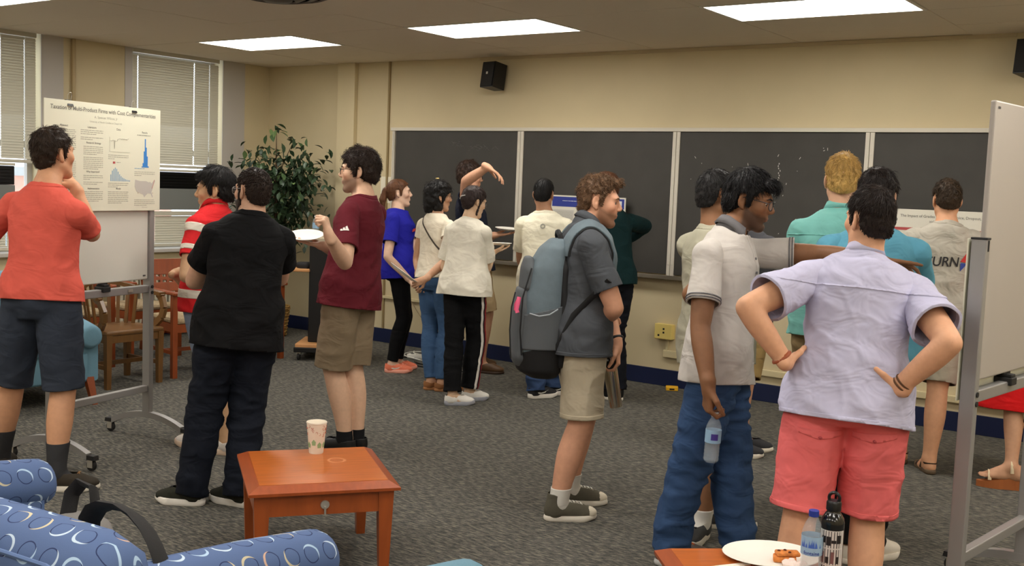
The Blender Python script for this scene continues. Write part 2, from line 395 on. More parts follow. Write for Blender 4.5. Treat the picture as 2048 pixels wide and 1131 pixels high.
q = MB().box(-7.40, -7.21, -.004, 0, 1.40, 1.66, .001).build('paper_notice', mat('notice_paper', (226, 220, 200), .8)); q.location = (0, WY-.001, 0); tag(q, 'pale paper notice on the wall behind the ponytailed woman', 'notice')
# dark round air diffuser in the ceiling at the top edge
t = empty('air_diffuser', (-5.28, 4.74, CZ), 0, 'dark round ceiling air diffuser cut off by the top picture edge', 'vent'); t.location.z -= .003
M_DIFFU = mat('dark_grey_metal', (84, 78, 72), .5)
for k, (r0, r1, z) in enumerate(((.30, .36, -.012), (.21, .27, -.03), (.12, .18, -.045))): MB().lathe([(r0, z-.02), (r1, z+.004), (r1, z+.010), (r0-.01, z-.012), (r0, z-.02)], 36).build('cone_ring', M_DIFFU, t, True)
MB().lathe([(0, -.075), (.08, -.07), (.095, -.06), (0, -.05)], 30).build('centre_disc', M_DIFFU, t, True)
MB().lathe([(0, -.004), (.37, -.004), (.375, 0), (0, 0)], 36).build('flange', M_DIFFU, t)

# ------------------------------------------------------------------ furniture and things
def wood_mat(name, rgb, rough=.4, coat=.2, st=(6, .6, 6)): return mat(name, rgb, rough, coat=coat, noise=(7, .16, 5, st), bump=(40, .05, .001, st))
M_CHERRY = wood_mat('cherry_wood', (188, 100, 38), .34, .3, (1, 8, 1)); M_CHERRYD = wood_mat('cherry_dark', (158, 74, 30), .4, .2)
M_CHERRYL = wood_mat('cherry_leg', (160, 78, 32), .4, .2, (4, 4, .6)); M_OAK = wood_mat('brown_oak', (108, 74, 36), .4, .25, (4, 4, .7)); M_REDWOOD = wood_mat('red_brown_wood', (140, 66, 28), .4, .25, (4, 4, .7))
def end_table(loc, rz, label, ring=False):
    """square end table with bevelled top and tapered legs; front edge along -y"""
    t = empty('end_table', loc, rz, label, 'table', 'cherry wood end tables'); W, D, H = .305, .325, .40
    b = MB(); e = .035
    lo = [(-W, -D, H-.022), (W, -D, H-.022), (W, D, H-.022), (-W, D, H-.022)]; hi = [(-W+e*1.2, -D+e*1.2, H), (W-e*1.2, -D+e*1.2, H), (W-e*1.2, D-e*1.2, H), (-W+e*1.2, D-e*1.2, H)]
    b.hexa([(x, y, H-.034) for x, y, z in lo]+lo); b.hexa(lo+hi); b.build('tabletop_edge', M_CHERRYD, t)
    q = MB(); q.box(-W+e*1.2+.004, W-e*1.2-.004, -D+e*1.2+.004, D-e*1.2-.004, H-.004, H+.0012); q.build('tabletop', M_CHERRY, t)
    for nm, a in (('front', (-W+.05, W-.05, -D+.03, -D+.05)), ('back', (-W+.05, W-.05, D-.05, D-.03)), ('left', (-W+.03, -W+.05, -D+.05, D-.05)), ('right', (W-.05, W-.03, -D+.05, D-.05))):
        MB().box(*a, H-.125, H-.034).build('apron', M_CHERRYL, t)
    for sx in (-1, 1):
        for sy in (-1, 1):
            x, y = sx*(W-.055), sy*(D-.055); l = MB(); a, c = .032, .019
            l.hexa([(x-c, y-c, 0), (x+c, y-c, 0), (x+c, y+c, 0), (x-c, y+c, 0), (x-a, y-a, H-.034), (x+a, y-a, H-.034), (x+a, y+a, H-.034), (x-a, y+a, H-.034)]); l.build('leg', M_CHERRYL, t)
    k = MB(); k.lathe([(0, -.002), (.017, -.002), (.019, .0), (.017, .004), (0, .004)], 20, M=trans(.0, -D+.029, H-.085) @ Matrix.Rotation(math.pi/2, 4, 'X')); k.build('lock', M_ALU, t)
    k = MB(); k.box(-.004, .004, -D+.018, -D+.024, H-.125, H-.09, .001); k.build('key', M_ALU, t)
    if ring:
        MB().lathe([(.030, H+.0013), (.036, H+.0016), (.042, H+.0013)], 32, .10, .063).build('water_ring', mat('water_mark', (196, 120, 66), .5), t)
    return t
TA = math.atan2(.49, .36)     # direction of the first table's back edge
end_table((-3.30, 3.225, 0), TA, 'cherry wood end table with a paper cup, standing clear on the carpet', True)
end_table((-1.256, 3.263, 0), math.radians(42), 'cherry wood end table with plate and bottles at the bottom right')
def paper_cup(loc):
    t = empty('paper_cup', loc, .3, 'white paper coffee cup with a printed leaf pattern on the end table', 'cup')
    MB().lathe([(0, .004), (.030, .004), (.031, 0), (.032, .004), (.0445, .135), (.046, .136), (.0465, .139), (.045, .142), (.0425, .139), (.0295, .008), (0, .008)], 32).build('cup', mat('paper_white', (232, 222, 204), .7), t, True)
    rr = random.Random(2); s = MB()
    for k in range(46):
        a = rr.uniform(0, 6.28); z = rr.uniform(.082, .126); R = .032+(z/.135)*.0125+.0006; pts = []
        cv = rr.choice((-1, 1)); ph = rr.uniform(0, 6)
        for i in range(7): f = i/6*4.2; aa = a+cv*math.cos(ph+f)*.006/R*(1-i*.08); zz = z+math.sin(ph+f)*.006*(1-i*.08); pts.append((math.cos(aa)*R, math.sin(aa)*R, zz))
        s.tube(pts, .0009, 4)
    o = s.build('printed_swirls', mat('print_rust', (186, 96, 70), .8), t); o['kind'] = 'stuff'
    g = MB()
    for k in range(9):
        a = k*.7; z = .04+.012*(k % 2); R = .032+(z/.135)*.0125+.0008
        def pt(du, dz): return (math.cos(a+du/R)*(R+dz*.09), math.sin(a+du/R)*(R+dz*.09), z+dz)
        vs = [g.bm.verts.new(pt(*q)) for q in ((-.008, -.012), (.008, -.012), (.010, .004), (0, .016), (-.010, .004))]; g.bm.faces.new(vs)
    o = g.build('printed_leaves', mat('print_green', (146, 176, 130), .8), t); o['kind'] = 'stuff'
paper_cup((-3.449, 3.373, .4013))
# plates, bottles
M_PLATE = mat('paper_plate', (236, 232, 222), .6)
def plate(name, M, label, r=.115, food=False):
    t = empty(name, (0, 0, 0), 0, label, 'plate'); t.matrix_world = M
    MB().lathe([(0, .0), (r*.66, .0), (r*.74, .004), (r*.96, .015), (r, .0165), (r*.99, .0185), (r*.95, .018), (r*.73, .0075), (r*.65, .0035), (0, .0035)], 40).build('dish', M_PLATE, t, True)
    return t
M_PET = mat('clear_plastic', (206, 220, 230), .06, alpha=.20, spec=.9); M_WATER = mat('water', (196, 210, 220), .02, alpha=.16, spec=.6)
def water_bottle(M, label, cap=(226, 226, 226), band=(60, 90, 170), ribs=4, h=.205, r=.032, lab2=None, fill=.6):
    t = empty('water_bottle', (0, 0, 0), 0, label, 'bottle', 'plastic water bottles'); t.matrix_world = M
    pr = [(0, .006), (r*.5, .004), (r*.7, 0), (r*.92, .006)]
    for k in range(ribs):
        z = .016+k*.015; pr += [(r, z), (r*.93, z+.0075)]
    z = .016+ribs*.015; pr += [(r, z), (r, h*.66), (r*.96, h*.72), (r*.72, h*.82), (r*.42, h*.90), (r*.40, h*.93)]
    MB().lathe(pr, 28).build('bottle', M_PET, t, True)
    MB().lathe([(0, .008)]+[(a*.95, max(zz, .008)) for a, zz in pr if .004 < zz < h*fill]+[(r*.9, h*fill), (0, h*fill)], 24).build('water', M_WATER, t, True)
    MB().lathe([(r*.44, h*.915), (r*.47, h*.92), (r*.47, h*.995), (r*.43, h), (0, h)], 20).build('cap', mat('cap_%d_%d_%d' % cap, cap, .4), t, True)
    b = MB().lathe([(r*1.012, h*.40), (r*1.012, h*.66)], 28).build('label_wrap', mat('label_pale', (150, 186, 216), .5), t, True)
    return t, b
# ---- things on the second table
TZ = .4013
pl = plate('paper_plate', trans(-1.33, 3.44, TZ), 'white oval plate with a leftover pastry piece on the table at the bottom right', .165)
pl.scale = (1.0, .82, 1.0); pl.rotation_euler = (0, 0, .62)
t = empty('pastry', (-1.278, 3.43, TZ+.004), .4, 'leftover orange pastry piece on the white plate', 'food')
b = MB(); b.box(-.038, .038, -.024, .024, 0, .02, .006); b.box(-.03, .05, -.018, .026, .02, .034, .006, M=rotz(.25)); b.build('crust', mat('pastry', (214, 130, 60), .7, noise=(60, .3), bump=(80, .6, .004)), t, True)
for k, (x, y) in enumerate(((-.02, .0), (.0, .012), (.015, -.008))): MB().lathe([(0, 0), (.006, .001), (.004, .004), (0, .005)], 8, x, y).build('crumb', mat('burnt', (96, 46, 20), .8), t)
for o in t.children:
    if o.name.startswith('crumb'): o.location.z = .034
q = MB(); rr = random.Random(4)
for k in range(9): q.lathe([(0, 0), (.014, .004), (.016, .012), (.008, .02), (0, .022)], 10, rr.uniform(-.03, .03), rr.uniform(-.022, .022))
o = q.build('whipped_cream', mat('cream', (236, 214, 204), .6, bump=(60, .5, .004)), None, True); o.location = (-1.232, 3.40, TZ+.004); tag(o, 'smeared pile of pale cream beside the pastry on the plate', 'food')
bt, lb = water_bottle(trans(-1.147, 3.312, TZ), 'clear water bottle with dark blue cap and blue lettering on the table', (40, 60, 150), ribs=0, h=.235, r=.034)
me = text_mesh('fontaine', .016, True, 'CENTER'); co = np.zeros(len(me.vertices)*3, np.float32); me.vertices.foreach_get('co', co); co = co.reshape(-1, 3)
def wrap(me, r, z0, th0):
    co = np.zeros(len(me.vertices)*3, np.float32); me.vertices.foreach_get('co', co); co = co.reshape(-1, 3); th = th0+co[:, 0]/r
    out = np.stack([np.cos(th)*r, np.sin(th)*r, z0+co[:, 1]], 1); me.vertices.foreach_set('co', out.astype(np.float32).ravel()); me.update()
TH = math.atan2(-3.312, 1.147)
wrap(me, .0352, .098, TH); link('lettering', me, mat('print_navy', (38, 66, 160), .5), lb)
s = MB(); rr = random.Random(9)
for k in range(16):
    th = TH+rr.uniform(-1.0, 1.0); h_ = rr.uniform(.012, .03); w = .08
    vs = [s.bm.verts.new((math.cos(th+d)*.0353, math.sin(th+d)*.0353, .120+z)) for d, z in ((-w, 0), (w, 0), (0, h_))]; s.bm.faces.new(vs)
s.build('printed_peaks', mat('print_blue2', (70, 110, 200), .5), lb)
t = empty('flask', (-1.098, 3.352, TZ), 0, 'black metal flask with black and white street pictures beside the blue-capped bottle', 'bottle')
MB().lathe([(0, .002), (.033, 0), (.0365, .005), (.0365, .19), (.0365, .197), (.034, .212), (.024, .228), (.021, .232), (.021, .24)], 32).build('body', mat('flask_black', (18, 18, 20), .18, coat=.6), t, True)
cp = MB().lathe([(.021, .236), (.0235, .238), (.0235, .262), (.020, .268), (0, .268)], 24).build('cap', mat('flask_cap', (22, 22, 24), .3), t, True)
MB().tube([(math.cos(a)*.017, 0, .276+math.sin(a)*.017) for a in np.linspace(0, 2*math.pi, 20, endpoint=False)], .0055, 8, closed=True).build('carry_loop', mat('flask_cap', (22, 22, 24), .3), cp, True)
pm = mat('picture_white', (206, 204, 200), .5); pg = mat('picture_grey', (96, 94, 96), .5); pk = mat('picture_black', (30, 28, 30), .5); TF = math.atan2(-3.352, 1.098)
def patch(th0, th1, z0, z1, m, nm, r=.0368, n=8):
    b = MB(); a = [[b.bm.verts.new((math.cos(TF+th0+(th1-th0)*i/n)*r, math.sin(TF+th0+(th1-th0)*i/n)*r, z)) for z in (z0, z1)] for i in range(n+1)]
    for i in range(n): b.bm.faces.new((a[i][0], a[i+1][0], a[i+1][1], a[i][1]))
    return b.build(nm, m, t)
patch(-1.2, 1.2, .012, .178, pm, 'wrap_print', .0367, 16)
for z0, z1 in ((.014, .064), (.068, .118), (.122, .176)): patch(-1.0, .95, z0, z1, pg if z0 > .05 else pk, 'picture')
for th in (-.35, .2):
    b = MB(); vs = [b.bm.verts.new((math.cos(TF+th+.17*math.cos(a))*.0371, math.sin(TF+th+.17*math.cos(a))*.0371, .036+.018*math.sin(a))) for a in np.linspace(0, 2*math.pi, 12, endpoint=False)]; b.bm.faces.new(vs); b.build('arch_window', pm, t)
for k in range(4): rr = random.Random(k); patch(-.9+k*.45, -.62+k*.45, .072, .075+rr.uniform(.015, .036), pk if k % 2 else mat('picture_red', (120, 84, 84), .5), 'figure', .0371, 2)
for k in range(4): rr = random.Random(k+20); patch(-.9+k*.45, -.5+k*.45, .128+rr.uniform(0, .01), .145+rr.uniform(0, .02), pk, 'sign', .0371, 2)
o = MB().box(-.10, .04, -.012, .012, 0, .003, .001).build('napkin_strip', mat('napkin', (234, 226, 214), .8)); o.location = (-1.385, 3.30, TZ); o.rotation_euler = (0, 0, 1.0); tag(o, 'white paper strip lying at the front edge of the bottom right table', 'napkin')
# ---- mobile whiteboards
M_BOARD = mat('whiteboard', (214, 214, 204), .25, spec=.5); M_STEEL = mat('board_frame', (160, 158, 156), .45, metal=.5); M_RUBBER = mat('rubber', (34, 33, 33), .6)
def whiteboard(loc, rz, label, pm=None):
    """local x runs along the board, posts at +-0.375"""
    t = empty('mobile_whiteboard', loc, rz, label, 'whiteboard', 'mobile whiteboards'); w = .375
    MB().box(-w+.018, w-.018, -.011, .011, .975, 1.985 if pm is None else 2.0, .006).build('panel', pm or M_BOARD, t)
    for y in (-.0125, .0118):
        for x, z in ((-w+.05, 1.975), (w-.05, 1.0)): MB().box(x-.011, x+.011, y, y+.0007, z-.004, z+.004).build('maker_label', mat('maker_grey', (70, 68, 70), .5), t)
    for sx in (-1, 1):
        x = sx*w
        p_ = MB().box(x-.018, x+.018, -.028, .028, .13, 1.50, .004).build('post', M_STEEL, t)
        for z in (.93, .895): MB().lathe([(0, -.003), (.010, -.003), (.010, .003), (0, .003)], 14, M=trans(x, -.030, z) @ Matrix.Rotation(math.pi/2, 4, 'X')).build('bolt', M_RUBBER, p_)
        MB().box(x-.02, x+.02, -.03, .03, 1.497, 1.505, .002).build('post_cap', M_RUBBER, p_)
        MB().box(x-.005, x+.005, -.0305, -.028, 1.455, 1.495).build('slot', M_RUBBER, p_)
        f = MB(); n = 14; pts = []
        for i in range(n+1):
            y = -.27+.54*i/n; z = .145-.065*(y/.27)**2; pts.append((x, y, z))
        for a, b_ in zip(pts[:-1], pts[1:]): f.hexa([(x-.019, a[1], a[2]-.022), (x+.019, a[1], a[2]-.022), (x+.019, b_[1], b_[2]-.022), (x-.019, b_[1], b_[2]-.022), (x-.019, a[1], a[2]+.014), (x+.019, a[1], a[2]+.014), (x+.019, b_[1], b_[2]+.014), (x-.019, b_[1], b_[2]+.014)])
        ft = f.build('arched_foot', M_STEEL, t)
        for sy in (-1, 1):
            y = sy*.29; c = MB(); c.hexa([(x-.018, y-.035, .062), (x+.018, y-.035, .062), (x+.018, y+.035, .062), (x-.018, y+.035, .062), (x-.018, y-.03, .086), (x+.018, y-.03, .086), (x+.018, y+.03, .086), (x-.018, y+.03, .086)]); c.build('end_cap', M_RUBBER, ft)
            MB().lathe([(0, -.011), (.022, -.011), (.030, -.008), (.031, 0), (.030, .008), (.022, .011), (0, .011)], 20, M=trans(x, y, .031) @ Matrix.Rotation(math.pi/2, 4, 'Y')).build('caster_wheel', M_RUBBER, ft, True)
            k = MB()
            for dx in (-.014, .014): k.box(x+dx-.0015, x+dx+.0015, y-.018, y+.018, .02, .066)
            k.box(x-.016, x+.016, y-.02, y+.02, .063, .068); k.build('caster_fork', M_ALU, ft)
    MB().box(-w+.018, w-.018, -.02, .02, .895, .94, .004).build('rail', M_STEEL, t)
    MB().box(-w+.018, w-.018, -.018, .018, .285, .325, .004).build('crossbar', M_STEEL, t)
    k = MB(); k.box(-.03, .03, -.034, .034, .925, .955, .004); k.box(-.02, .02, -.03, .03, .955, .968, .003); k.box(-.035, .035, -.006, .006, .965, .975, .003); k.build('clamp', M_RUBBER, t)
    MB().box(.18, .22, -.024, -.02, .91, .925).build('latch', M_ALU, t)
    return t
A1 = np.array([-5.43, 3.30]); B1 = np.array([-5.59, 4.03])
wa = math.atan2(B1[1]-A1[1], B1[0]-A1[0]); c1 = (A1+B1)/2
whiteboard((c1[0], c1[1], 0), wa, 'mobile whiteboard on casters carrying the economics poster, left of the room')
WR_ANG = math.radians(82.3); WR = (-.848, 4.55)
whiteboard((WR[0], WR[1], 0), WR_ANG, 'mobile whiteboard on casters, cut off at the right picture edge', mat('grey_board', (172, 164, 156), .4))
# ---- posters
M_PAPER = mat('poster_paper', (222, 220, 200), .75); M_INK = mat('ink_grey', (126, 124, 116), .8); M_INKL = mat('ink_pale', (172, 170, 156), .8); M_INKB = mat('ink_blue', (58, 128, 200), .7); M_INKLB = mat('ink_steel', (130, 170, 196), .7); M_MAP = mat('map_grey', (190, 186, 178), .8)
class Sheet:
    def __init__(s, root, w, h, th=.004, m=None):
        s.t = root; s.sheet = MB().box(-w/2, w/2, -th, 0, 0, h, .0008).build('sheet', m or M_PAPER, root); s.y = -th-.0006; s.w, s.h = w, h
    def rect(s, x0, x1, z0, z1, m, name, n=1):
        return MB().box(x0-s.w/2, x1-s.w/2, s.y-.0002, s.y+.0004, s.h-z1, s.h-z0).build(name, m, s.t)
    def text(s, txt, x, z, size, m, name, align='CENTER', bold=False):
        me = text_mesh(txt, size, bold, align); o = link(name, me, m, s.t); o.location = (x-s.w/2, s.y-.0003, s.h-z); o.rotation_euler = (math.pi/2, 0, 0); return o
    def lines(s, x0, x1, z, n, m=None, step=.0105, seed=0):
        r = random.Random(seed+n); b = MB()
        for k in range(n):
            e = x1 if k < n-1 else x0+(x1-x0)*r.uniform(.3, .9); a = x0
            while a < e-.004:
                c = min(e, a+r.uniform(.008, .03)); b.box(a-s.w/2, c-s.w/2, s.y-.0002, s.y+.0004, s.h-z-k*step-.0035, s.h-z-k*step); a = c+.004
        o = b.build('small_print', m or M_INKL, s.t); o['kind'] = 'stuff'; return o
    def poly(s, pts, m, name):
        b = MB(); vs = [b.bm.verts.new((x-s.w/2, s.y-.0003, s.h-z)) for x, z in pts]; b.bm.faces.new(vs); return b.build(name, m, s.t)
    def line(s, pts, m, name, r=.001):
        return MB().tube([(x-s.w/2, s.y-.0003, s.h-z) for x, z in pts], r, 4).build(name, m, s.t)
def on_board(center, ang, x, side, z, name, label, cat):
    t = empty(name, (0, 0, 0), 0, label, cat); t.matrix_world = trans(center[0], center[1], 0) @ rotz(ang) @ trans(x, side, z) @ (Matrix.Identity(4) if side < 0 else rotz(math.pi)); return t
pt = on_board(c1, wa, -.014, -.030, 1.392, 'research_poster', 'large white research poster with blue charts and map clipped to the left whiteboard', 'poster')
S = Sheet(pt, .885, .60)
S.text('Taxation of Multi-Product Firms with Cost Complementarities', .4425, .05, .0315, M_INK, 'title', bold=True); S.text('A. Spencer Wilcox, Jr', .4425, .083, .020, M_INKL, 'author_line'); S.text('University of North Carolina at Chapel Hill', .4425, .107, .014, M_INKL, 'affiliation')
cols = [(.05, .22), (.255, .42), (.46, .62), (.675, .84)]
S.text('Abstract', .135, .14, .017, M_INK, 'heading', bold=True); S.lines(.05, .22, .155, 12, seed=1); S.text('Research Question', .135, .31, .015, M_INK, 'heading', bold=True); S.lines(.05, .22, .325, 18, seed=2)
S.text('Literature', .337, .14, .016, M_INK, 'heading', bold=True); S.lines(.255, .42, .150, 3, seed=3); S.lines(.255, .42, .19, 2, seed=4); S.text('Research Strategy', .35, .225, .015, M_INK, 'heading', bold=True); S.lines(.275, .42, .24, 5, seed=5); S.lines(.275, .42, .30, 7, seed=6)
S.text('Why Important?', .345, .385, .015, M_INK, 'heading', bold=True); S.lines(.275, .42, .40, 3, seed=7); S.lines(.275, .42, .437, 2, seed=8); S.text('Implementation', .35, .478, .014, M_INK, 'heading', bold=True); S.lines(.275, .42, .49, 6, seed=9)
S.text('Data', .54, .14, .017, M_INK, 'heading', bold=True)
rr = random.Random(12); S.line([(.475+k*.006, .20-(.012 if k > 9 else 0)+rr.uniform(-.004, .004)) for k in range(25)], M_INKL, 'line_chart'); S.line([(.505, .20), (.508, .245), (.512, .2)], M_INKL, 'line_chart_dip'); S.line([(.47, .18), (.47, .262), (.63, .262)], M_INKL, 'chart_axes', .0006); S.lines(.46, .62, .28, 3, seed=10)
S.rect(.497, .515, .318, .330, mat('ink_red', (178, 78, 78), .8), 'chart_key'); S.lines(.525, .58, .32, 1, seed=11)
for k, hgt in enumerate((.038, .060, .070, .078, .070, .055, .040, .030, .022, .017, .013, .010, .008, .007)): S.rect(.478+k*.0115, .484+k*.0115, .43-hgt, .43, M_INKLB, 'bar')
S.lines(.46, .62, .44, 3, seed=12); S.text('Model', .54, .477, .015, M_INK, 'heading', bold=True); S.lines(.46, .62, .49, 7, seed=13)
S.text('Results', .752, .145, .016, M_INK, 'heading', bold=True); S.lines(.69, .815, .155, 1, M_INK, seed=14)
for k, hgt in enumerate((.006, .026, .095, .168, .118, .066, .008)): S.rect(.728+k*.0085, .7365+k*.0085, .345-hgt, .345, M_INKB, 'histogram_bar')
S.lines(.67, .84, .35, 1, M_INKLB, seed=15); S.lines(.67, .84, .37, 3, seed=16)
S.poly([(.675, .418), (.715, .425), (.765, .425), (.79, .432), (.80, .428), (.812, .438), (.838, .415), (.842, .424), (.828, .45), (.82, .475), (.812, .49), (.824, .518), (.818, .522), (.806, .50), (.78, .498), (.76, .512), (.752, .522), (.742, .505), (.71, .495), (.688, .488), (.672, .46)], M_MAP, 'map')
for k in range(26):
    x, z = rr.uniform(.685, .825), rr.uniform(.43, .495); S.rect(x, x+.004, z, z+.004, mat('ink_darkred', (140, 96, 96), .8), 'map_mark')
S.line([(.836, .418), (.824, .45), (.815, .468)], mat('ink_rose', (196, 150, 140), .8), 'map_coast', .0025)
S.lines(.67, .84, .535, 4, seed=17); S.text('References', .755, .583, .010, M_INKL, 'heading')
def binder_clip(M, label):
    t = empty('binder_clip', (0, 0, 0), 0, label, 'clip', 'black binder clips'); t.matrix_world = M
    MB().hexa([(-.02, -.022, -.028), (.02, -.022, -.028), (.02, .022, -.028), (-.02, .022, -.028), (-.02, -.006, .006), (.02, -.006, .006), (.02, .006, .006), (-.02, .006, .006)]).build('jaw', M_BLACK, t)
    MB().tube([(-.012, -.006, .0), (-.014, -.012, .03), (-.006, -.016, .045), (.006, -.016, .045), (.014, -.012, .03), (.012, -.006, .0)], .0016, 6).build('wire_handle', M_ALU, t)
for u, nm in ((.18, 'left'), (.665, 'right')): binder_clip(pt.matrix_world @ trans(-.4425+u, .012, .598), 'black binder clip at the %s top of the economics poster' % nm)
p3 = on_board(WR, WR_ANG, .06, .036, .90, 'foam_board_poster', 'white foam board poster seen edge-on against the right whiteboard', 'poster')
Sheet(p3, .91, .60, .005)
def wall_poster(x0, x1, z0, z1, label):
    t = empty('wall_poster', ((x0+x1)/2, 7.955, z0), 0, label, 'poster'); return Sheet(t, x1-x0, z1-z0, .008, mat('poster_white', (218, 214, 200), .7)), t
S, t = wall_poster(-5.28, -4.53, .95, 1.555, 'poster with blue header leaning on the chalk tray behind the man in cream')
S.rect(.012, .738, .012, .098, mat('header_blue', (44, 58, 140), .6), 'header'); hl = Sheet.lines; o = S.lines(.12, .50, .045, 1, mat('header_white', (226, 226, 232), .7), seed=3); o.location.y -= .0008; o.scale = (1, 1, 1)
q = S.rect(.665, .715, .03, .085, mat('header_tile', (216, 216, 216), .7), 'header_tile'); q.location.y -= .001
for a in (.02, .265, .51): S.rect(a, a+.22, .125, .59, mat('panel_grey', (196, 192, 184), .7), 'panel'); o = S.lines(a+.01, a+.21, .14, 30, M_INKL, seed=int(a*50)); o.location.y -= .001
S, t = wall_poster(-2.42, -1.62, .95, 1.565, 'poster on grades and dropout leaning on the chalk tray behind the lettered shirt')
S.text('The Impact of Grades on Major Choice, Dropout,', .43, .055, .027, M_INK, 'title', bold=True); S.text('and Outcomes', .43, .088, .024, M_INK, 'title'); S.rect(.68, .73, .13, .15, mat('ink_red', (178, 78, 78), .8), 'red_tab'); S.rect(.05, .3, .13, .15, mat('ink_red', (178, 78, 78), .8), 'red_tab')
for a in (.05, .3, .55): S.lines(a, a+.2, .18, 26, seed=int(a*70))

# ---- wooden chairs
M_CUSH = mat('beige_cushion', (170, 150, 118), .9, noise=(60, .3, 2), bump=(90, .4, .003))
def captain_chair(loc, rz, label):
    """faces +y"""
    t = empty('captain_chair', loc, rz, label, 'chair'); H = .435
    MB().box(-.25, .25, -.23, .23, H-.035, H, .012).build('seat', M_OAK, t)
    MB().box(-.24, .24, -.22, .22, H-.09, H-.035).build('seat_apron', M_OAK, t)
    for sx in (-1, 1):
        for sy in (-1, 1): l = MB(); x, y = sx*.225, sy*.205; l.hexa([(x-.018, y-.018, 0), (x+.018, y-.018, 0), (x+.018, y+.018, 0), (x-.018, y+.018, 0), (x-.024, y-.024, H-.03), (x+.024, y-.024, H-.03), (x+.024, y+.024, H-.03), (x-.024, y+.024, H-.03)]); l.build('leg', M_OAK, t)
        MB().bar((sx*.225, -.2, .16), (sx*.225, .2, .16), .022, .032).build('stretcher', M_OAK, t)
    MB().bar((-.21, 0, .16), (.21, 0, .16), .022, .032).build('stretcher', M_OAK, t)
    # horseshoe rail and slats
    n = 22; rail = []
    for i in range(n+1): a = math.pi*(1+i/n); rail.append((.27*math.cos(a), -.02+.24*math.sin(a), .70+.06*abs(math.sin(a))**2))
    rail = [(-.275, .17, .68)]+rail+[(.275, .17, .68)]
    b = MB()
    for p, q in zip(rail[:-1], rail[1:]): b.bar(p, q, .055, .03)
    b.build('arm_rail', M_OAK, t)
    for i in range(9):
        a = math.pi*(1.12+.76*i/8); MB().bar((.21*math.cos(a), -.02+.19*math.sin(a), H-.005), (.262*math.cos(a), -.02+.232*math.sin(a), .735), .026, .013).build('slat', M_OAK, t)
    for sx in (-1, 1):
        b = MB(); pts = [(sx*.235, .12, H), (sx*.255, .19, H+.07), (sx*.262, .21, H+.14), (sx*.27, .17, H+.22), (sx*.275, .12, .68)]
        for p, q in zip(pts[:-1], pts[1:]): b.bar(p, q, .05, .03, up=(sx, 0, 0))
        b.build('arm_support', M_OAK, t)
    return t
captain_chair((-7.21, 4.93, 0), math.radians(-90), 'brown oak captain chair with slatted round back behind the left whiteboard')
def arm_chair_wood(loc, rz, label):
    t = empty('wooden_armchair', loc, rz, label, 'chair', 'red-brown wooden armchairs'); m = M_REDWOOD
    for sx in (-1, 1):
        MB().hexa([(sx*.25-.02, .20, 0), (sx*.25+.02, .20, 0), (sx*.25+.02, .245, 0), (sx*.25-.02, .245, 0), (sx*.25-.02, .195, .66), (sx*.25+.02, .195, .66), (sx*.25+.02, .24, .66), (sx*.25-.02, .24, .66)]).build('leg', m, t)
        b = MB(); pts = [(sx*.25, -.27, 0), (sx*.25, -.22, .42), (sx*.25, -.30, .90)]
        for p, q in zip(pts[:-1], pts[1:]): b.bar(p, q, .036, .045, up=(0, 1, 0))
        b.build('leg', m, t)
        MB().box(sx*.25-.03, sx*.25+.03, -.24, .27, .66, .685, .008).build('armrest', m, t)
        MB().bar((sx*.25, -.22, .20), (sx*.25, .21, .20), .02, .03).build('stretcher', m, t)
    MB().bar((-.24, .05, .20), (.24, .05, .20), .02, .03).build('stretcher', m, t)
    MB().box(-.245, .245, -.22, .225, .36, .425).build('seat_frame', m, t)
    MB().box(-.235, .235, -.215, .225, .425, .475, .022).build('cushion', M_CUSH, t)
    M = trans(0, -.262, .62) @ Matrix.Rotation(math.radians(9.5), 4, 'X')
    # back panel with two rows of slots, built of rails and the little bridges between the slots
    b = MB(); b.box(-.235, .235, -.010, .010, .16, .29, .004, M=M); b.box(-.235, .235, -.010, .010, .115, .140, M=M); b.box(-.235, .235, -.010, .010, .02, .095, .004, M=M); b.build('back_panel', m, t)
    for zz in (.095, .14):
        k = MB(); n = 9
        for i in range(n): x = -.235+.47*i/(n-1)*.96; k.box(x, x+.022, -.009, .009, zz, zz+.02, M=M)
        k.build('slot_bridges', m, t)['kind'] = 'stuff'
    return t
wa0 = arm_chair_wood((-7.24, 5.62, 0), math.radians(-100), 'red-brown wooden armchair with slotted back and beige cushion beside the striped polo')
for loc, rz, lab in (((-8.05, 5.05, 0), -95, 'red-brown wooden armchair behind the oak captain chair, nearest the radiator'), ((-8.15, 5.78, 0), -88, 'red-brown wooden armchair with its back to the window right of the whiteboard'), ((-7.46, 6.36, 0), -90, 'red-brown wooden armchair showing beside the back of the man in black')):
    dup(wa0, loc, math.radians(rz), lab)
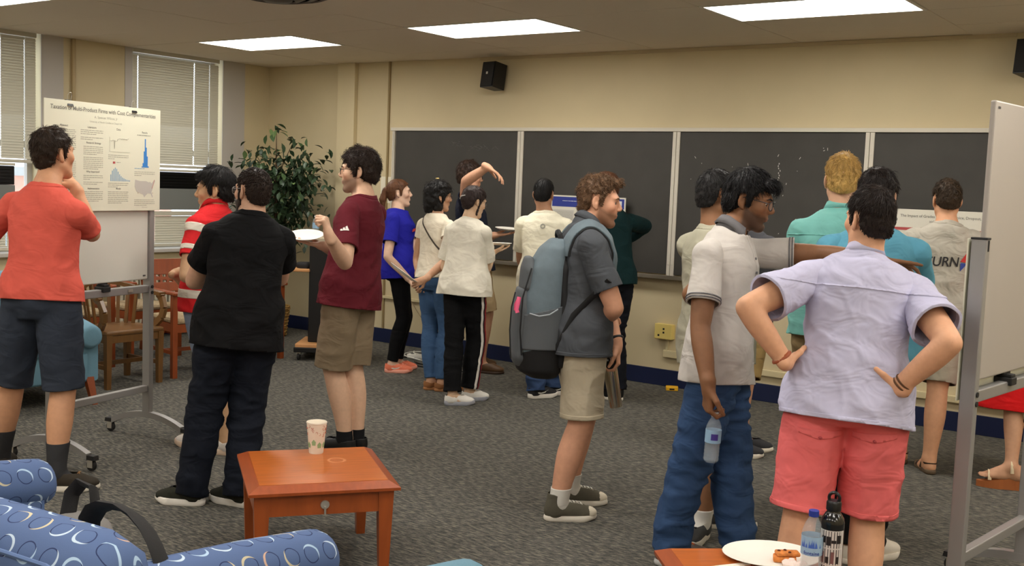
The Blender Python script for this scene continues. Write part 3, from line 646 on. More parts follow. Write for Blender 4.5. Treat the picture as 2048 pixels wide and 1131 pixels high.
# ---- upholstered seats
def crescent_fabric():
    m = bpy.data.materials.new('crescent_fabric'); m.use_nodes = True; nt = m.node_tree; N = nt.nodes; L = nt.links; b = N['Principled BSDF']; b.inputs['Roughness'].default_value = .85; b.inputs['Specular IOR Level'].default_value = .2
    def mth(op, a, c=None, d=None):
        q = N.new('ShaderNodeMath'); q.operation = op
        for i, v in enumerate((a, c, d)):
            if v is None: continue
            if isinstance(v, (int, float)): q.inputs[i].default_value = v
            else: L.new(v, q.inputs[i])
        return q.outputs[0]
    uv = N.new('ShaderNodeUVMap'); uv.uv_map = 'UVMap'; sp = N.new('ShaderNodeSeparateXYZ'); L.new(uv.outputs[0], sp.inputs[0])
    u = mth('MULTIPLY', sp.outputs[0], 12.5); v = mth('MULTIPLY', sp.outputs[1], 11.5)
    row = mth('FLOOR', v); u2 = mth('ADD', u, mth('MULTIPLY', mth('MODULO', row, 2.0), .5)); cu = mth('FLOOR', u2)
    fx = mth('SUBTRACT', mth('SUBTRACT', u2, cu), .5); fy = mth('SUBTRACT', mth('SUBTRACT', v, row), .5)
    cb_ = N.new('ShaderNodeCombineXYZ'); L.new(cu, cb_.inputs[0]); L.new(row, cb_.inputs[1]); wn = N.new('ShaderNodeTexWhiteNoise'); wn.noise_dimensions = '2D'; L.new(cb_.outputs[0], wn.inputs['Vector'])
    ang = mth('MULTIPLY', wn.outputs['Value'], 6.283); ca, sa = mth('COSINE', ang), mth('SINE', ang)
    ex = mth('MULTIPLY', fx, .9); r = mth('SQRT', mth('ADD', mth('MULTIPLY', ex, ex), mth('MULTIPLY', fy, fy)))
    ring = mth('LESS_THAN', mth('ABSOLUTE', mth('SUBTRACT', r, .31)), .018)
    sx_, sy_ = mth('SUBTRACT', ex, mth('MULTIPLY', ca, .09)), mth('SUBTRACT', fy, mth('MULTIPLY', sa, .09)); r2 = mth('SQRT', mth('ADD', mth('MULTIPLY', sx_, sx_), mth('MULTIPLY', sy_, sy_)))
    cres = mth('MULTIPLY', mth('LESS_THAN', r, .335), mth('GREATER_THAN', r2, .335))
    cr = N.new('ShaderNodeValToRGB'); cr.color_ramp.interpolation = 'CONSTANT'; e = cr.color_ramp.elements; e[0].position = 0; e[0].color = srgb(190, 208, 224); e[1].position = .4; e[1].color = srgb(200, 190, 160)
    k = e.new(.65); k.color = srgb(206, 172, 150); k = e.new(.85); k.color = srgb(170, 196, 220); sepc = N.new('ShaderNodeSeparateColor'); L.new(wn.outputs['Color'], sepc.inputs[0]); L.new(sepc.outputs[1], cr.inputs[0])
    m1 = N.new('ShaderNodeMix'); m1.data_type = 'RGBA'; m1.inputs[6].default_value = srgb(88, 108, 148); m1.inputs[7].default_value = srgb(48, 60, 96); L.new(ring, m1.inputs[0])
    m2 = N.new('ShaderNodeMix'); m2.data_type = 'RGBA'; L.new(m1.outputs[2], m2.inputs[6]); L.new(cr.outputs[0], m2.inputs[7]); L.new(cres, m2.inputs[0]); L.new(m2.outputs[2], b.inputs['Base Color'])
    tc = N.new('ShaderNodeTexCoord'); nz = N.new('ShaderNodeTexNoise'); nz.inputs['Scale'].default_value = 700; L.new(tc.outputs['Object'], nz.inputs['Vector']); bp = N.new('ShaderNodeBump'); bp.inputs['Strength'].default_value = .3; bp.inputs['Distance'].default_value = .0015; L.new(nz.outputs['Fac'], bp.inputs['Height']); L.new(bp.outputs[0], b.inputs['Normal'])
    return m
M_CRES = crescent_fabric(); M_TEAL = mat('teal_weave', (104, 142, 160), .9, noise=(200, .06), bump=(600, .4, .002)); M_PIPE = mat('piping_blue', (92, 116, 160), .8)
def roll(name, prof, stations, m, parent, place, endcap=True):
    """upholstered roll: closed profile (a, b) swept over stations (s, scale_a, scale_b); place(s, a, b) -> xyz; UVs in metres"""
    n = len(prof); cum = [0]
    for i in range(n): p, q = prof[i], prof[(i+1) % n]; cum.append(cum[-1]+math.hypot(q[0]-p[0], q[1]-p[1]))
    V, UVv = [], []
    for s_, ka, kb, oa, ob in stations:
        for a, b in prof: V.append(place(s_, a*ka+oa, b*kb+ob))
    bm = bmesh.new(); vs = [bm.verts.new(p) for p in V]; uvl = bm.loops.layers.uv.new('UVMap')
    for j in range(len(stations)-1):
        for i in range(n):
            i2 = (i+1) % n; f = bm.faces.new((vs[j*n+i], vs[j*n+i2], vs[(j+1)*n+i2], vs[(j+1)*n+i]))
            for l, (jj, cc) in zip(f.loops, ((j, cum[i]), (j, cum[i+1]), (j+1, cum[i+1]), (j+1, cum[i]))): l[uvl].uv = (stations[jj][0], cc)
    if endcap:
        for j, rev in ((0, True), (len(stations)-1, False)):
            idx = list(range(n)); idx = idx[::-1] if rev else idx; f = bm.faces.new([vs[j*n+i] for i in idx])
            for l, i in zip(f.loops, idx): l[uvl].uv = (prof[i][0], prof[i][1])
    bmesh.ops.recalc_face_normals(bm, faces=bm.faces); me = bpy.data.meshes.new(name); bm.to_mesh(me); bm.free(); o = link(name, me, m, parent, True); me.set_sharp_from_angle(angle=1.0); return o
def rounded(w, h, r, n=6, x0=0, z0=0):
    out = []
    for cx, cz, a0 in ((w-r, r, -90), (w-r, h-r, 0), (-w+r, h-r, 90), (-w+r, r, 180)):
        for k in range(n+1): a = math.radians(a0+90*k/n); out.append((x0+cx+r*math.cos(a), z0+cz+r*math.sin(a)))
    return out
def lounge_seat(loc, rz, W, m, label, name='armchair', arm=.62, back=.80, piping=None, legs=True, low=0.0, short=0.0, cm=None):
    """faces +y; W overall width"""
    t = empty(name, loc, rz, label, 'armchair' if W < 1 else 'sofa'); h = W/2; aw = .085
    R = lambda nm, prof, st, place, **k: roll(nm, prof, st, m, t, place, **k)
    R('seat_base', rounded(.36-short/2, .20-low, .02), [(-h+.1, 1, 1, 0, 0), (h-.1, 1, 1, 0, 0)], lambda s_, a, b: (s_, a+.01-short/2, .16+b))
    (R if cm is None else lambda nm, prof, st, place: roll(nm, prof, st, cm, t, place))('seat_cushion', rounded(.33-short/2, .13, .05), [(-h+.17, .9, .8, 0, .012), (-h+.2, 1, 1, 0, 0), (h-.2, 1, 1, 0, 0), (h-.17, .9, .8, 0, .012)], lambda s_, a, b: (s_, a+.07-short/2, .345-low+b))
    bp_ = [(-.10, 0), (.08, 0), (.10, .30), (.105, .55), (.09, .60), (.05, .635), (-.01, .645), (-.07, .625), (-.105, .575), (-.115, .45), (-.11, .2)]
    kb = (back-.16)/.645
    R('backrest', bp_, [(-h+.02, .75, .90*kb, 0, 0), (-h+.05, .95, .97*kb, 0, 0), (-h+.12, 1, kb, 0, 0), (h-.12, 1, kb, 0, 0), (h-.05, .95, .97*kb, 0, 0), (h-.02, .75, .90*kb, 0, 0)], lambda s_, a, b: (s_, -.36+a, .16+b))
    for sx in (-1, 1):
        ap = rounded(aw*.78, arm-.16-.07, .02)
        R('arm_panel', ap, [(-.40, 1, 1, 0, 0), (.36, 1, 1, 0, 0)], lambda s_, a, b: (sx*(h-aw)+a, s_, .16+b))
        circ = [(math.cos(q)*aw, math.sin(q)*aw) for q in np.linspace(0, 2*math.pi, 20, endpoint=False)]
        R('arm_roll', circ, [(-.36, 1, 1, 0, .04), (-.2, 1, 1, 0, .035), (.1, 1, 1, 0, .0), (.34, 1, 1, 0, -.035), (.385, .97, .97, 0, -.04), (.405, .86, .86, 0, -.042), (.412, .6, .6, 0, -.043)], lambda s_, a, b: (sx*(h-aw)+a, s_, arm-aw+.0+b))
        if legs:
            for sy in (-1, 1):
                l = MB(); x, y = sx*(h-.08), sy*.34; dx, dy = sx*.02, sy*.05
                l.hexa([(x+dx-.018, y+dy-.018, 0), (x+dx+.018, y+dy-.018, 0), (x+dx+.018, y+dy+.018, 0), (x+dx-.018, y+dy+.018, 0), (x-.028, y-.028, .19), (x+.028, y-.028, .19), (x+.028, y+.028, .19), (x-.028, y+.028, .19)]); l.build('leg', M_REDWOOD, t)
    if piping:
        MB().tube([(-h+.03, -.475, .60*kb+.14), (-h+.14, -.478, .60*kb+.15), (h-.14, -.478, .60*kb+.15), (h-.06, -.472, .59*kb+.13), (h-.025, -.455, .50*kb+.10), (h-.02, -.45, .3)], .006, 6).build('piping', piping, t, True)
    return t
LS = lounge_seat((-2.84, 1.757, 0), math.radians(5), 1.45, M_CRES, 'blue loveseat with crescent pattern in the bottom left foreground', 'loveseat', .645, .785, M_PIPE, low=.085, short=.16, cm=M_TEAL)
lounge_seat((-7.06, 4.06, 0), math.radians(-97), .80, M_TEAL, 'plain teal armchair behind the man in the red shirt', arm=.60, back=.88)
lounge_seat((-1.44, 1.97, 0), math.radians(2), .82, M_TEAL, 'plain teal armchair with only one arm top showing at the bottom edge', arm=.625, back=.70)
# bag and strap lying on the loveseat
t = empty('shoulder_bag', (-2.70, 1.70, .392), 0, 'grey and black bag with a wide black strap lying on the patterned loveseat', 'bag')
roll('bag_body', rounded(.10, .26, .06), [(-.12, .5, .6, 0, .03), (-.10, .85, .9, 0, .01), (-.05, 1, 1, 0, 0), (.05, 1, 1.02, 0, 0), (.09, .85, .9, 0, .01), (.115, .5, .6, 0, .03)], mat('bag_grey', (120, 116, 112), .8, bump=(300, .4, .002)), t, lambda s_, a, b: (s_, a, b))
M_STRAP = mat('strap_black', (28, 26, 26), .85, bump=(500, .5, .002))
MB().tube([(-.05, .02, .25), (-.06, .04, .31), (-.03, .05, .345), (.03, .05, .342), (.055, .04, .30), (.045, .02, .25)], .022, 8, flat=.35).build('grab_handle', M_STRAP, t, True)
MB().tube([(.08, .0, .22), (.10, -.008, .28), (.14, -.015, .32), (.20, -.025, .345), (.284, -.033, .357), (.36, -.045, .352), (.43, -.06, .335), (.48, -.075, .315), (.52, -.085, .285), (.565, -.10, .22), (.59, -.11, .12)], .030, 8, flat=.30).build('shoulder_strap', M_STRAP, t, True)
MB().tube([(-.10, -.03, .235), (-.05, -.06, .262), (.04, -.05, .262), (.10, .0, .235)], .018, 8, flat=.3).build('trim', mat('bag_trim', (176, 168, 156), .8), t, True)
# ---- potted ficus
t = empty('potted_ficus', (-8.33, 7.50, 0), 0, 'tall artificial ficus tree with green leaves in a wicker basket in the corner', 'plant')
b = MB(); M_WICK = mat('wicker', (168, 132, 72), .8, noise=(40, .3), bump=(60, .8, .008, (1, 1, 2.5)))
b.lathe([(0, .0), (.125, 0), (.13, .01), (.165, .30), (.17, .305), (.165, .315), (.15, .31), (.145, .27), (0, .27)], 28); bk = b.build('basket', M_WICK, t, True)
for k in range(9): z = .02+k*.033; MB().tube([(math.cos(a)*(.131+.035*z/.3), math.sin(a)*(.131+.035*z/.3), z+.006*math.sin(a*9+k*math.pi)) for a in np.linspace(0, 2*math.pi, 54, endpoint=False)], .008, 5, closed=True).build('wicker_strand', M_WICK, bk, True)
M_BARK = mat('bark', (74, 56, 38), .9, noise=(30, .3), bump=(40, .6, .01)); rr = random.Random(5)
trunk = [(0, 0, .25), (.02, -.01, .6), (-.02, .02, 1.0), (.01, 0, 1.4), (0, 0, 1.75)]; MB().tube(trunk, [.024, .022, .02, .016, .01], 8).build('trunk', M_BARK, t, True)
MB().tube([(-.03, .02, .25), (.0, .03, .7), (.03, -.01, 1.1), (-.02, .01, 1.5)], [.018, .016, .014, .008], 8).build('trunk', M_BARK, t, True)
lm = []
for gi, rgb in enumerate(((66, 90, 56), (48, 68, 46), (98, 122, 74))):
    bm = bmesh.new(); pr = [(0, .0), (.013, .3), (.017, .5), (.011, .78), (0, 1.0)]; Lf = .085; mid = [bm.verts.new((0, y*Lf, -.10*Lf*(y-.3)**2*3)) for w, y in pr]
    lft = [bm.verts.new((-w*1.25, y*Lf, .006-.10*Lf*(y-.3)**2*3)) for w, y in pr[1:4]]; rgt = [bm.verts.new((w*1.25, y*Lf, .006-.10*Lf*(y-.3)**2*3)) for w, y in pr[1:4]]
    for side in (lft, rgt):
        c = [mid[0]]+side+[mid[4]]
        for i in range(4):
            q = [mid[i], c[i], c[i+1], mid[i+1]]; q = [v for k, v in enumerate(q) if v not in q[:k]]; bm.faces.new(q if side is lft else q[::-1])
    me = bpy.data.meshes.new('leaf'); bm.to_mesh(me); bm.free(); me.materials.append(mat('leaf_green_%d' % gi, rgb, .42, noise=(30, .2))); me.polygons.foreach_set('use_smooth', [True]*len(me.polygons)); lm.append(me)
tips = []
for (dx, dy, z, sp, n) in ((0, 0, 2.1, .05, 9), (-.20, -.10, 1.85, .07, 9), (.10, .12, 1.95, .08, 10), (.38, .14, 1.73, .07, 9), (.30, .0, 1.28, .09, 10), (-.06, -.12, .78, .07, 8), (.18, .1, 1.70, .14, 26), (-.10, -.05, 1.68, .14, 26), (.12, -.08, 1.50, .16, 34), (-.12, .05, 1.42, .15, 28), (.22, .08, 1.45, .14, 26), (.02, .0, 1.22, .17, 30), (.16, .02, 1.12, .14, 24), (-.14, -.04, 1.12, .14, 20), (.05, -.05, .98, .13, 18), (.28, .05, 1.62, .10, 14)):
    tips.append((dx, dy, z, sp, n)); zb = max(.7, z-.45)
    MB().tube([(0, 0, zb), (dx*.45, dy*.45, (zb+z)/2+.03), (dx, dy, z)], [.007, .005, .002], 6).build('branch', M_BARK, t, True)
cnt = 0
for dx, dy, z, sp, n in tips:
    for k in range(n):
        o = link('leaf', lm[rr.choice((0, 0, 1, 1, 2))], None, t) if cnt < 298 else None
        cnt += 1
        if o is None: continue
        o.location = (dx+rr.gauss(0, sp), dy+rr.gauss(0, sp*.8), z+rr.gauss(0, sp*.75)); o.rotation_euler = (rr.uniform(-1.4, .1), rr.uniform(-.5, .5), rr.uniform(0, 6.28)); sc = rr.uniform(.95, 1.4); o.scale = (sc, sc, sc)
bm = bmesh.new()      # the rest of the inner foliage
for k in range(1100):
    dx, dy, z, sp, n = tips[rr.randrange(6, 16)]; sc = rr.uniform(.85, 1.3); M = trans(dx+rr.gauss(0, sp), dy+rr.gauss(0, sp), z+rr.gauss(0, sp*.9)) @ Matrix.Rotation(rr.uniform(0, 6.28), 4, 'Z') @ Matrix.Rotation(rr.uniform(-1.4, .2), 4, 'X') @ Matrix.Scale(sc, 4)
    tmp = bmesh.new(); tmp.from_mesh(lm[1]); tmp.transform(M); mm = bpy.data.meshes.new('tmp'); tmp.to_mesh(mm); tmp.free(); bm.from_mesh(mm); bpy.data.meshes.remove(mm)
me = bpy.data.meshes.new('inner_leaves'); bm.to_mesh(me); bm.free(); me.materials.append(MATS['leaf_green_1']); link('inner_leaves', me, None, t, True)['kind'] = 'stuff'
# ---- black equipment cart
t = empty('equipment_cart', (-6.98, 6.98, 0), math.radians(35.5), 'tall black equipment cart on casters with wooden shelves behind the man in maroon', 'cart')
M_CARTW = mat('cart_wood', (206, 150, 96), .5, noise=(12, .1)); M_CARTB = mat('cart_black', (16, 15, 15), .5)
MB().box(-.28, .24, -.24, .24, .115, .15, .006).build('base_board', M_CARTW, t); fr = MB(); fr.box(-.29, .25, -.25, .25, .075, .12, .006); fr.build('base_frame', M_CARTB, t)
MB().box(-.19, .12, -.12, .14, .15, 1.06, .01).build('column', M_CARTB, t)
MB().box(-.34, -.18, -.16, .16, .785, .81, .006).build('side_shelf', M_CARTW, t); MB().box(-.24, .23, -.18, .2, 1.06, 1.095, .008).build('top_shelf', mat('cart_top', (190, 176, 150), .5), t)
for x in (-.25, .21):
    for y in (-.2, .2):
        MB().lathe([(0, -.013), (.026, -.013), (.034, -.008), (.034, .008), (.026, .013), (0, .013)], 18, M=trans(x, y, .034) @ Matrix.Rotation(math.pi/2, 4, 'Y')).build('caster_wheel', M_RUBBER, t, True)
        MB().box(x-.02, x+.02, y-.02, y+.02, .05, .078, .004).build('caster_fork', M_ALU, t)
CARTM = trans(-6.98, 6.98, 0) @ rotz(math.radians(35.5))
t2 = empty('black_pouch', (0, 0, 0), 0, 'black cloth pouch lying on the side shelf of the equipment cart', 'pouch'); t2.matrix_world = CARTM @ trans(-.25, 0, .811)
roll('pouch', rounded(.07, .055, .025), [(-.1, .5, .6, 0, 0), (-.07, 1, 1, 0, 0), (.06, 1, .9, 0, 0), (.1, .6, .5, 0, 0)], M_STRAP, t2, lambda s_, a, b: (a, s_, b))
t2 = empty('control_box', (0, 0, 0), 0, 'small black control box on top of the equipment cart', 'device'); t2.matrix_world = CARTM @ trans(.14, -.02, 1.095); MB().box(-.1, .1, -.08, .08, 0, .07, .008).build('case', M_CARTB, t2); MB().box(-.08, .08, -.082, -.079, .015, .05).build('panel', mat('panel_dark', (70, 66, 62), .3), t2)
water_bottle(CARTM @ trans(-.16, .0, 1.095), 'clear water bottle standing on top of the black equipment cart', (228, 228, 228), h=.19, r=.030)
# ---- cables and power strip on the floor by the wall
t = empty('power_strip', (-6.35, 7.55, 0), .3, 'white power strip on the carpet behind the man in maroon', 'power strip'); MB().box(-.16, .16, -.03, .03, 0, .04, .006).build('housing', M_WHITE, t)
for k in range(5): MB().box(-.13+k*.055, -.10+k*.055, -.012, .012, .0395, .0412).build('socket', M_BLACK, t)
rr = random.Random(8)
def cable(name, pts, r, m, label):
    P = [Vector(p) for p in pts]; out = []
    for i in range(len(P)-1):
        p0 = P[max(0, i-1)]; p1 = P[i]; p2 = P[i+1]; p3 = P[min(len(P)-1, i+2)]
        for k in range(6): u = k/6; out.append(.5*((2*p1)+(p2-p0)*u+(2*p0-5*p1+4*p2-p3)*u*u+(3*p1-p0-3*p2+p3)*u**3))
    out.append(P[-1]); o = MB().tube(out, r, 6).build(name, m, None, True); tag(o, label, 'cable', 'cables by the wall')
cable('floor_cable', [(-6.5, 7.6, .008), (-6.2, 7.3, .008), (-5.9, 7.45, .008), (-6.0, 7.75, .012), (-6.4, 7.7, .01), (-6.5, 7.4, .008), (-6.1, 7.2, .008), (-5.6, 7.3, .008)], .006, M_BLACK, 'black cable looping over the carpet behind the coral shoes')
cable('white_cable', [(-6.6, 7.7, .03), (-6.4, 7.5, .05), (-6.15, 7.6, .03), (-6.3, 7.85, .02), (-6.6, 7.75, .02), (-6.55, 7.5, .02), (-6.2, 7.42, .01)], .005, M_WHITE, 'white cable coiled around the power strip')
cable('wall_cable', [(-6.95, WY-.01, .46), (-6.85, WY-.03, .36), (-6.65, WY-.08, .2), (-6.45, WY-.25, .06), (-6.3, WY-.42, .035)], .004, mat('cable_tan', (150, 130, 100), .6), 'thin tan cable hanging from the wall rail to the power strip')

# ------------------------------------------------------------------ implicit-surface modelling (numpy)
def _smin(a, b, k):
    h = np.clip(0.5+0.5*(b-a)/k, 0, 1); return b*(1-h)+a*h-k*h*(1-h)
def A3(v): return np.asarray(v, dtype=np.float32)
_NZ = {}
def vnoise(P, freq, seed=0):
    """smooth value noise in -1..1 at points P (n,3)"""
    key = seed
    if key not in _NZ: _NZ[key] = np.random.default_rng(seed+100).uniform(-1, 1, (32, 32, 32)).astype(np.float32)
    T = _NZ[key]; Q = P*np.asarray(freq, np.float32); I = np.floor(Q).astype(int); F = Q-I; F = F*F*(3-2*F); I &= 31; J = (I+1) & 31
    x, y, z = F[..., 0], F[..., 1], F[..., 2]
    def g(a, b, c): return T[a, b, c]
    i, j = I, J
    c00 = g(i[..., 0], i[..., 1], i[..., 2])*(1-x)+g(j[..., 0], i[..., 1], i[..., 2])*x
    c10 = g(i[..., 0], j[..., 1], i[..., 2])*(1-x)+g(j[..., 0], j[..., 1], i[..., 2])*x
    c01 = g(i[..., 0], i[..., 1], j[..., 2])*(1-x)+g(j[..., 0], i[..., 1], j[..., 2])*x
    c11 = g(i[..., 0], j[..., 1], j[..., 2])*(1-x)+g(j[..., 0], j[..., 1], j[..., 2])*x
    return (c00*(1-y)+c10*y)*(1-z)+(c01*(1-y)+c11*y)*z
class Cone:
    def __init__(s, p0, p1, r0, r1, k=.02, lab=0, sub=False, flat=None):
        s.p0 = A3(p0); s.p1 = A3(p1); s.r0 = r0; s.r1 = r1; s.k = k; s.lab = lab; s.sub = sub
    def box(s):
        r = max(s.r0, s.r1); return np.minimum(s.p0, s.p1)-r, np.maximum(s.p0, s.p1)+r
    def d(s, P):
        a = s.p1-s.p0; t = np.clip(((P-s.p0)@a)/max(float(a@a), 1e-9), 0, 1)
        q = P-s.p0-t[..., None]*a
        return np.sqrt((q*q).sum(-1))-(s.r0+(s.r1-s.r0)*t)
class Ell:
    def __init__(s, c, rad, R=None, k=.02, lab=0, sub=False):
        s.c = A3(c); s.rad = A3(rad); s.R = np.eye(3, dtype=np.float32) if R is None else A3(R); s.k = k; s.lab = lab; s.sub = sub
    def box(s):
        e = np.sqrt(((s.R*s.rad)**2).sum(1)); return s.c-e, s.c+e
    def d(s, P):
        q = (P-s.c)@s.R; a = q/s.rad; k0 = np.sqrt((a*a).sum(-1)); b = a/s.rad; k1 = np.sqrt((b*b).sum(-1))+1e-6
        return k0*(k0-1)/k1
class Loft:
    """stack of superellipses along a straight axis: stations (w, a, b, shift_fwd)"""
    def __init__(s, p0, p1, right, st, k=.03, lab=0, n=2.3, sub=False):
        s.p0 = A3(p0); s.p1 = A3(p1); ax = s.p1-s.p0; s.L = float(np.linalg.norm(ax)); s.up = ax/s.L
        r = A3(right); r = r-s.up*(r@s.up); s.rt = r/np.linalg.norm(r); s.fw = np.cross(s.up, s.rt)
        s.st = np.array(st, np.float32); s.k = k; s.lab = lab; s.n = n; s.sub = sub
    def box(s):
        m = float(s.st[:, 1:3].max())+.05; w0, w1 = s.st[0, 0], s.st[-1, 0]
        a = s.p0+s.up*s.L*w0; b = s.p0+s.up*s.L*w1
        return np.minimum(a, b)-m, np.maximum(a, b)+m
    def d(s, P):
        q = P-s.p0; w = (q@s.up)/s.L; wc = np.clip(w, s.st[0, 0], s.st[-1, 0])
        a = np.interp(wc, s.st[:, 0], s.st[:, 1]); b = np.interp(wc, s.st[:, 0], s.st[:, 2]); sh = np.interp(wc, s.st[:, 0], s.st[:, 3])
        u = q@s.rt; v = q@s.fw-sh
        k0 = ((np.abs(u)/a)**s.n+(np.abs(v)/b)**s.n)**(1/s.n)+1e-4; r = np.sqrt(u*u+v*v)+1e-5
        d = np.maximum(r*(1-1/k0), -.2); dz = np.abs(w-wc)*s.L
        return np.where(dz > 0, np.sqrt(np.maximum(d, 0)**2+dz**2)+np.minimum(d, 0)*0, d).astype(np.float32)
def field(prims, h, lo=None, hi=None, grow=0.0, mod=None, labels=False):
    if lo is None:
        bx = [p.box() for p in prims if not p.sub]; lo = np.min([b[0] for b in bx], 0)-3*h-grow-.01; hi = np.max([b[1] for b in bx], 0)+3*h+grow+.01
    lo = np.floor(A3(lo)/h)*h; n = np.ceil((A3(hi)-lo)/h).astype(int)+1
    D = np.full(n, 1.0, np.float32); Lb = np.zeros(n, np.int16) if labels else None; best = np.full(n, 1.0, np.float32) if labels else None
    for p in prims:
        b0, b1 = p.box(); m = p.k+3*h+grow+.012
        i0 = np.clip(np.floor((b0-m-lo)/h).astype(int), 0, n-1); i1 = np.clip(np.ceil((b1+m-lo)/h).astype(int)+1, 1, n)
        if (i1 <= i0).any(): continue
        ax = [lo[c]+h*np.arange(i0[c], i1[c], dtype=np.float32) for c in range(3)]
        P = np.stack(np.meshgrid(*ax, indexing='ij'), -1); d = p.d(P).astype(np.float32)
        sl = tuple(slice(i0[c], i1[c]) for c in range(3))
        if p.sub:
            D[sl] = -_smin(-D[sl], d, p.k)
        else:
            if labels:
                w = d < best[sl]; Lb[sl][w] = p.lab; best[sl] = np.minimum(best[sl], d)
            D[sl] = _smin(D[sl], d, p.k)
    if grow: D -= grow
    if mod is not None:
        act = np.argwhere(np.abs(D) < 4*h)
        P = lo+h*act.astype(np.float32); D[act[:, 0], act[:, 1], act[:, 2]] = mod(P, D[act[:, 0], act[:, 1], act[:, 2]])
    return D, lo, h, Lb
def nets(D, lo, h, Lb=None, grad=False):
    S = D < 0
    c = [S[i:S.shape[0]-1+i, j:S.shape[1]-1+j, k:S.shape[2]-1+k] for i in (0, 1) for j in (0, 1) for k in (0, 1)]
    al = c[0].copy(); an = c[0].copy()
    for q in c[1:]: al &= q; an |= q
    I = np.argwhere(an & ~al); N = len(I)
    idx = np.full(an.shape, -1, np.int32); idx[I[:, 0], I[:, 1], I[:, 2]] = np.arange(N)
    off = [(i, j, k) for i in (0, 1) for j in (0, 1) for k in (0, 1)]
    V = np.stack([D[I[:, 0]+o[0], I[:, 1]+o[1], I[:, 2]+o[2]] for o in off], 1)
    acc = np.zeros((N, 3), np.float32); cnt = np.zeros(N, np.float32)
    for a in range(8):
        for b in range(a+1, 8):
            if sum(abs(off[a][q]-off[b][q]) for q in range(3)) != 1: continue
            va, vb = V[:, a], V[:, b]; m = (va < 0) != (vb < 0)
            t = np.where(m, va/np.where(m, va-vb, 1), 0)
            p = np.array(off[a], np.float32)+t[:, None]*(np.array(off[b], np.float32)-np.array(off[a], np.float32))
            acc += p*m[:, None]; cnt += m
    verts = lo+h*(I+acc/np.maximum(cnt, 1)[:, None])
    quads = []
    for ax in range(3):
        sl0 = [slice(None)]*3; sl1 = [slice(None)]*3; sl0[ax] = slice(0, -1); sl1[ax] = slice(1, None)
        s0 = S[tuple(sl0)]; s1 = S[tuple(sl1)]; E = np.argwhere(s0 != s1)
        u, v = (ax+1) % 3, (ax+2) % 3
        E = E[(E[:, u] > 0) & (E[:, v] > 0) & (E[:, u] < D.shape[u]-1) & (E[:, v] < D.shape[v]-1)]
        inside = s0[E[:, 0], E[:, 1], E[:, 2]]
        def cell(du, dv):
            q = E.copy(); q[:, u] -= du; q[:, v] -= dv; return idx[q[:, 0], q[:, 1], q[:, 2]]
        q = np.stack([cell(1, 1), cell(0, 1), cell(0, 0), cell(1, 0)], 1)
        q[~inside] = q[~inside][:, ::-1]; quads.append(q)
    F = np.concatenate(quads); F = F[(F >= 0).all(1)]
    if grad:
        G = np.stack([sum((1 if o[a] else -1)*V[:, i] for i, o in enumerate(off)) for a in range(3)], 1); return verts.astype(np.float32), F, (G/(np.linalg.norm(G, axis=1, keepdims=True)+1e-9)).astype(np.float32)
    lab = None
    if Lb is not None: lab = Lb[I[:, 0], I[:, 1], I[:, 2]]
    return verts.astype(np.float32), F, lab
def vnormals(V, F):
    n = np.cross(V[F[:, 2]]-V[F[:, 0]], V[F[:, 3 if F.shape[1] == 4 else 1]]-V[F[:, 1 if F.shape[1] == 4 else 0]])
    if F.shape[1] == 3: n = np.cross(V[F[:, 1]]-V[F[:, 0]], V[F[:, 2]]-V[F[:, 0]])
    N = np.zeros_like(V)
    for c in range(F.shape[1]): np.add.at(N, F[:, c], n)
    return N/(np.linalg.norm(N, axis=1, keepdims=True)+1e-9)
def smooth(V, F, it=1, f=.5):
    for _ in range(it):
        S = np.zeros_like(V); C = np.zeros(len(V), np.float32); k = F.shape[1]
        for a in range(k):
            b = (a+1) % k; np.add.at(S, F[:, a], V[F[:, b]]); np.add.at(S, F[:, b], V[F[:, a]]); np.add.at(C, F[:, a], 1); np.add.at(C, F[:, b], 1)
        V = V+f*(S/np.maximum(C, 1)[:, None]-V)
    return V
def clip_tris(V, F, g, att=None):
    """keep the part of the mesh where g >= 0; cut edges land exactly on g = 0; att (n, k) is carried along"""
    if F.shape[1] == 4: F = np.concatenate([F[:, [0, 1, 2]], F[:, [0, 2, 3]]])
    g = np.asarray(g, np.float32); inn = g >= 0; k = inn[F].sum(1); n0 = len(V)
    out = [F[k == 3]]; E = []
    for want in (1, 2):
        T = F[k == want]
        if len(T) == 0: continue
        m = inn[T] if want == 1 else ~inn[T]; r = m.argmax(1); idx = (r[:, None]+np.arange(3)) % 3; T = np.take_along_axis(T, idx, 1)
        E.append((want, T))
    newV = []; newA = []
    if E:
        pairs = np.concatenate([np.concatenate([T[:, [0, 1]], T[:, [0, 2]]]) for _, T in E]); srt = np.sort(pairs, 1)
        uq, inv = np.unique(srt, axis=0, return_inverse=True); inv = inv.ravel(); ga, gb = g[uq[:, 0]], g[uq[:, 1]]; tt = (ga/(ga-gb))[:, None]
        newV = V[uq[:, 0]]+tt*(V[uq[:, 1]]-V[uq[:, 0]])
        if att is not None: newA = att[uq[:, 0]]+tt*(att[uq[:, 1]]-att[uq[:, 0]])
        o = 0
        for want, T in E:
            n = len(T); p = inv[o:o+n]+n0; q = inv[o+n:o+2*n]+n0; o += 2*n
            if want == 1: out.append(np.stack([T[:, 0], p, q], 1))
            else: out += [np.stack([p, T[:, 1], T[:, 2]], 1), np.stack([p, T[:, 2], q], 1)]
    V2 = np.concatenate([V, np.asarray(newV, np.float32).reshape(-1, 3)]); F2 = np.concatenate(out)
    used = np.unique(F2); mp = np.full(len(V2), -1); mp[used] = np.arange(len(used)); A2 = None
    if att is not None: A2 = np.concatenate([att, np.asarray(newA, np.float32).reshape(-1, att.shape[1])])[used]
    return V2[used], mp[F2], A2, n0
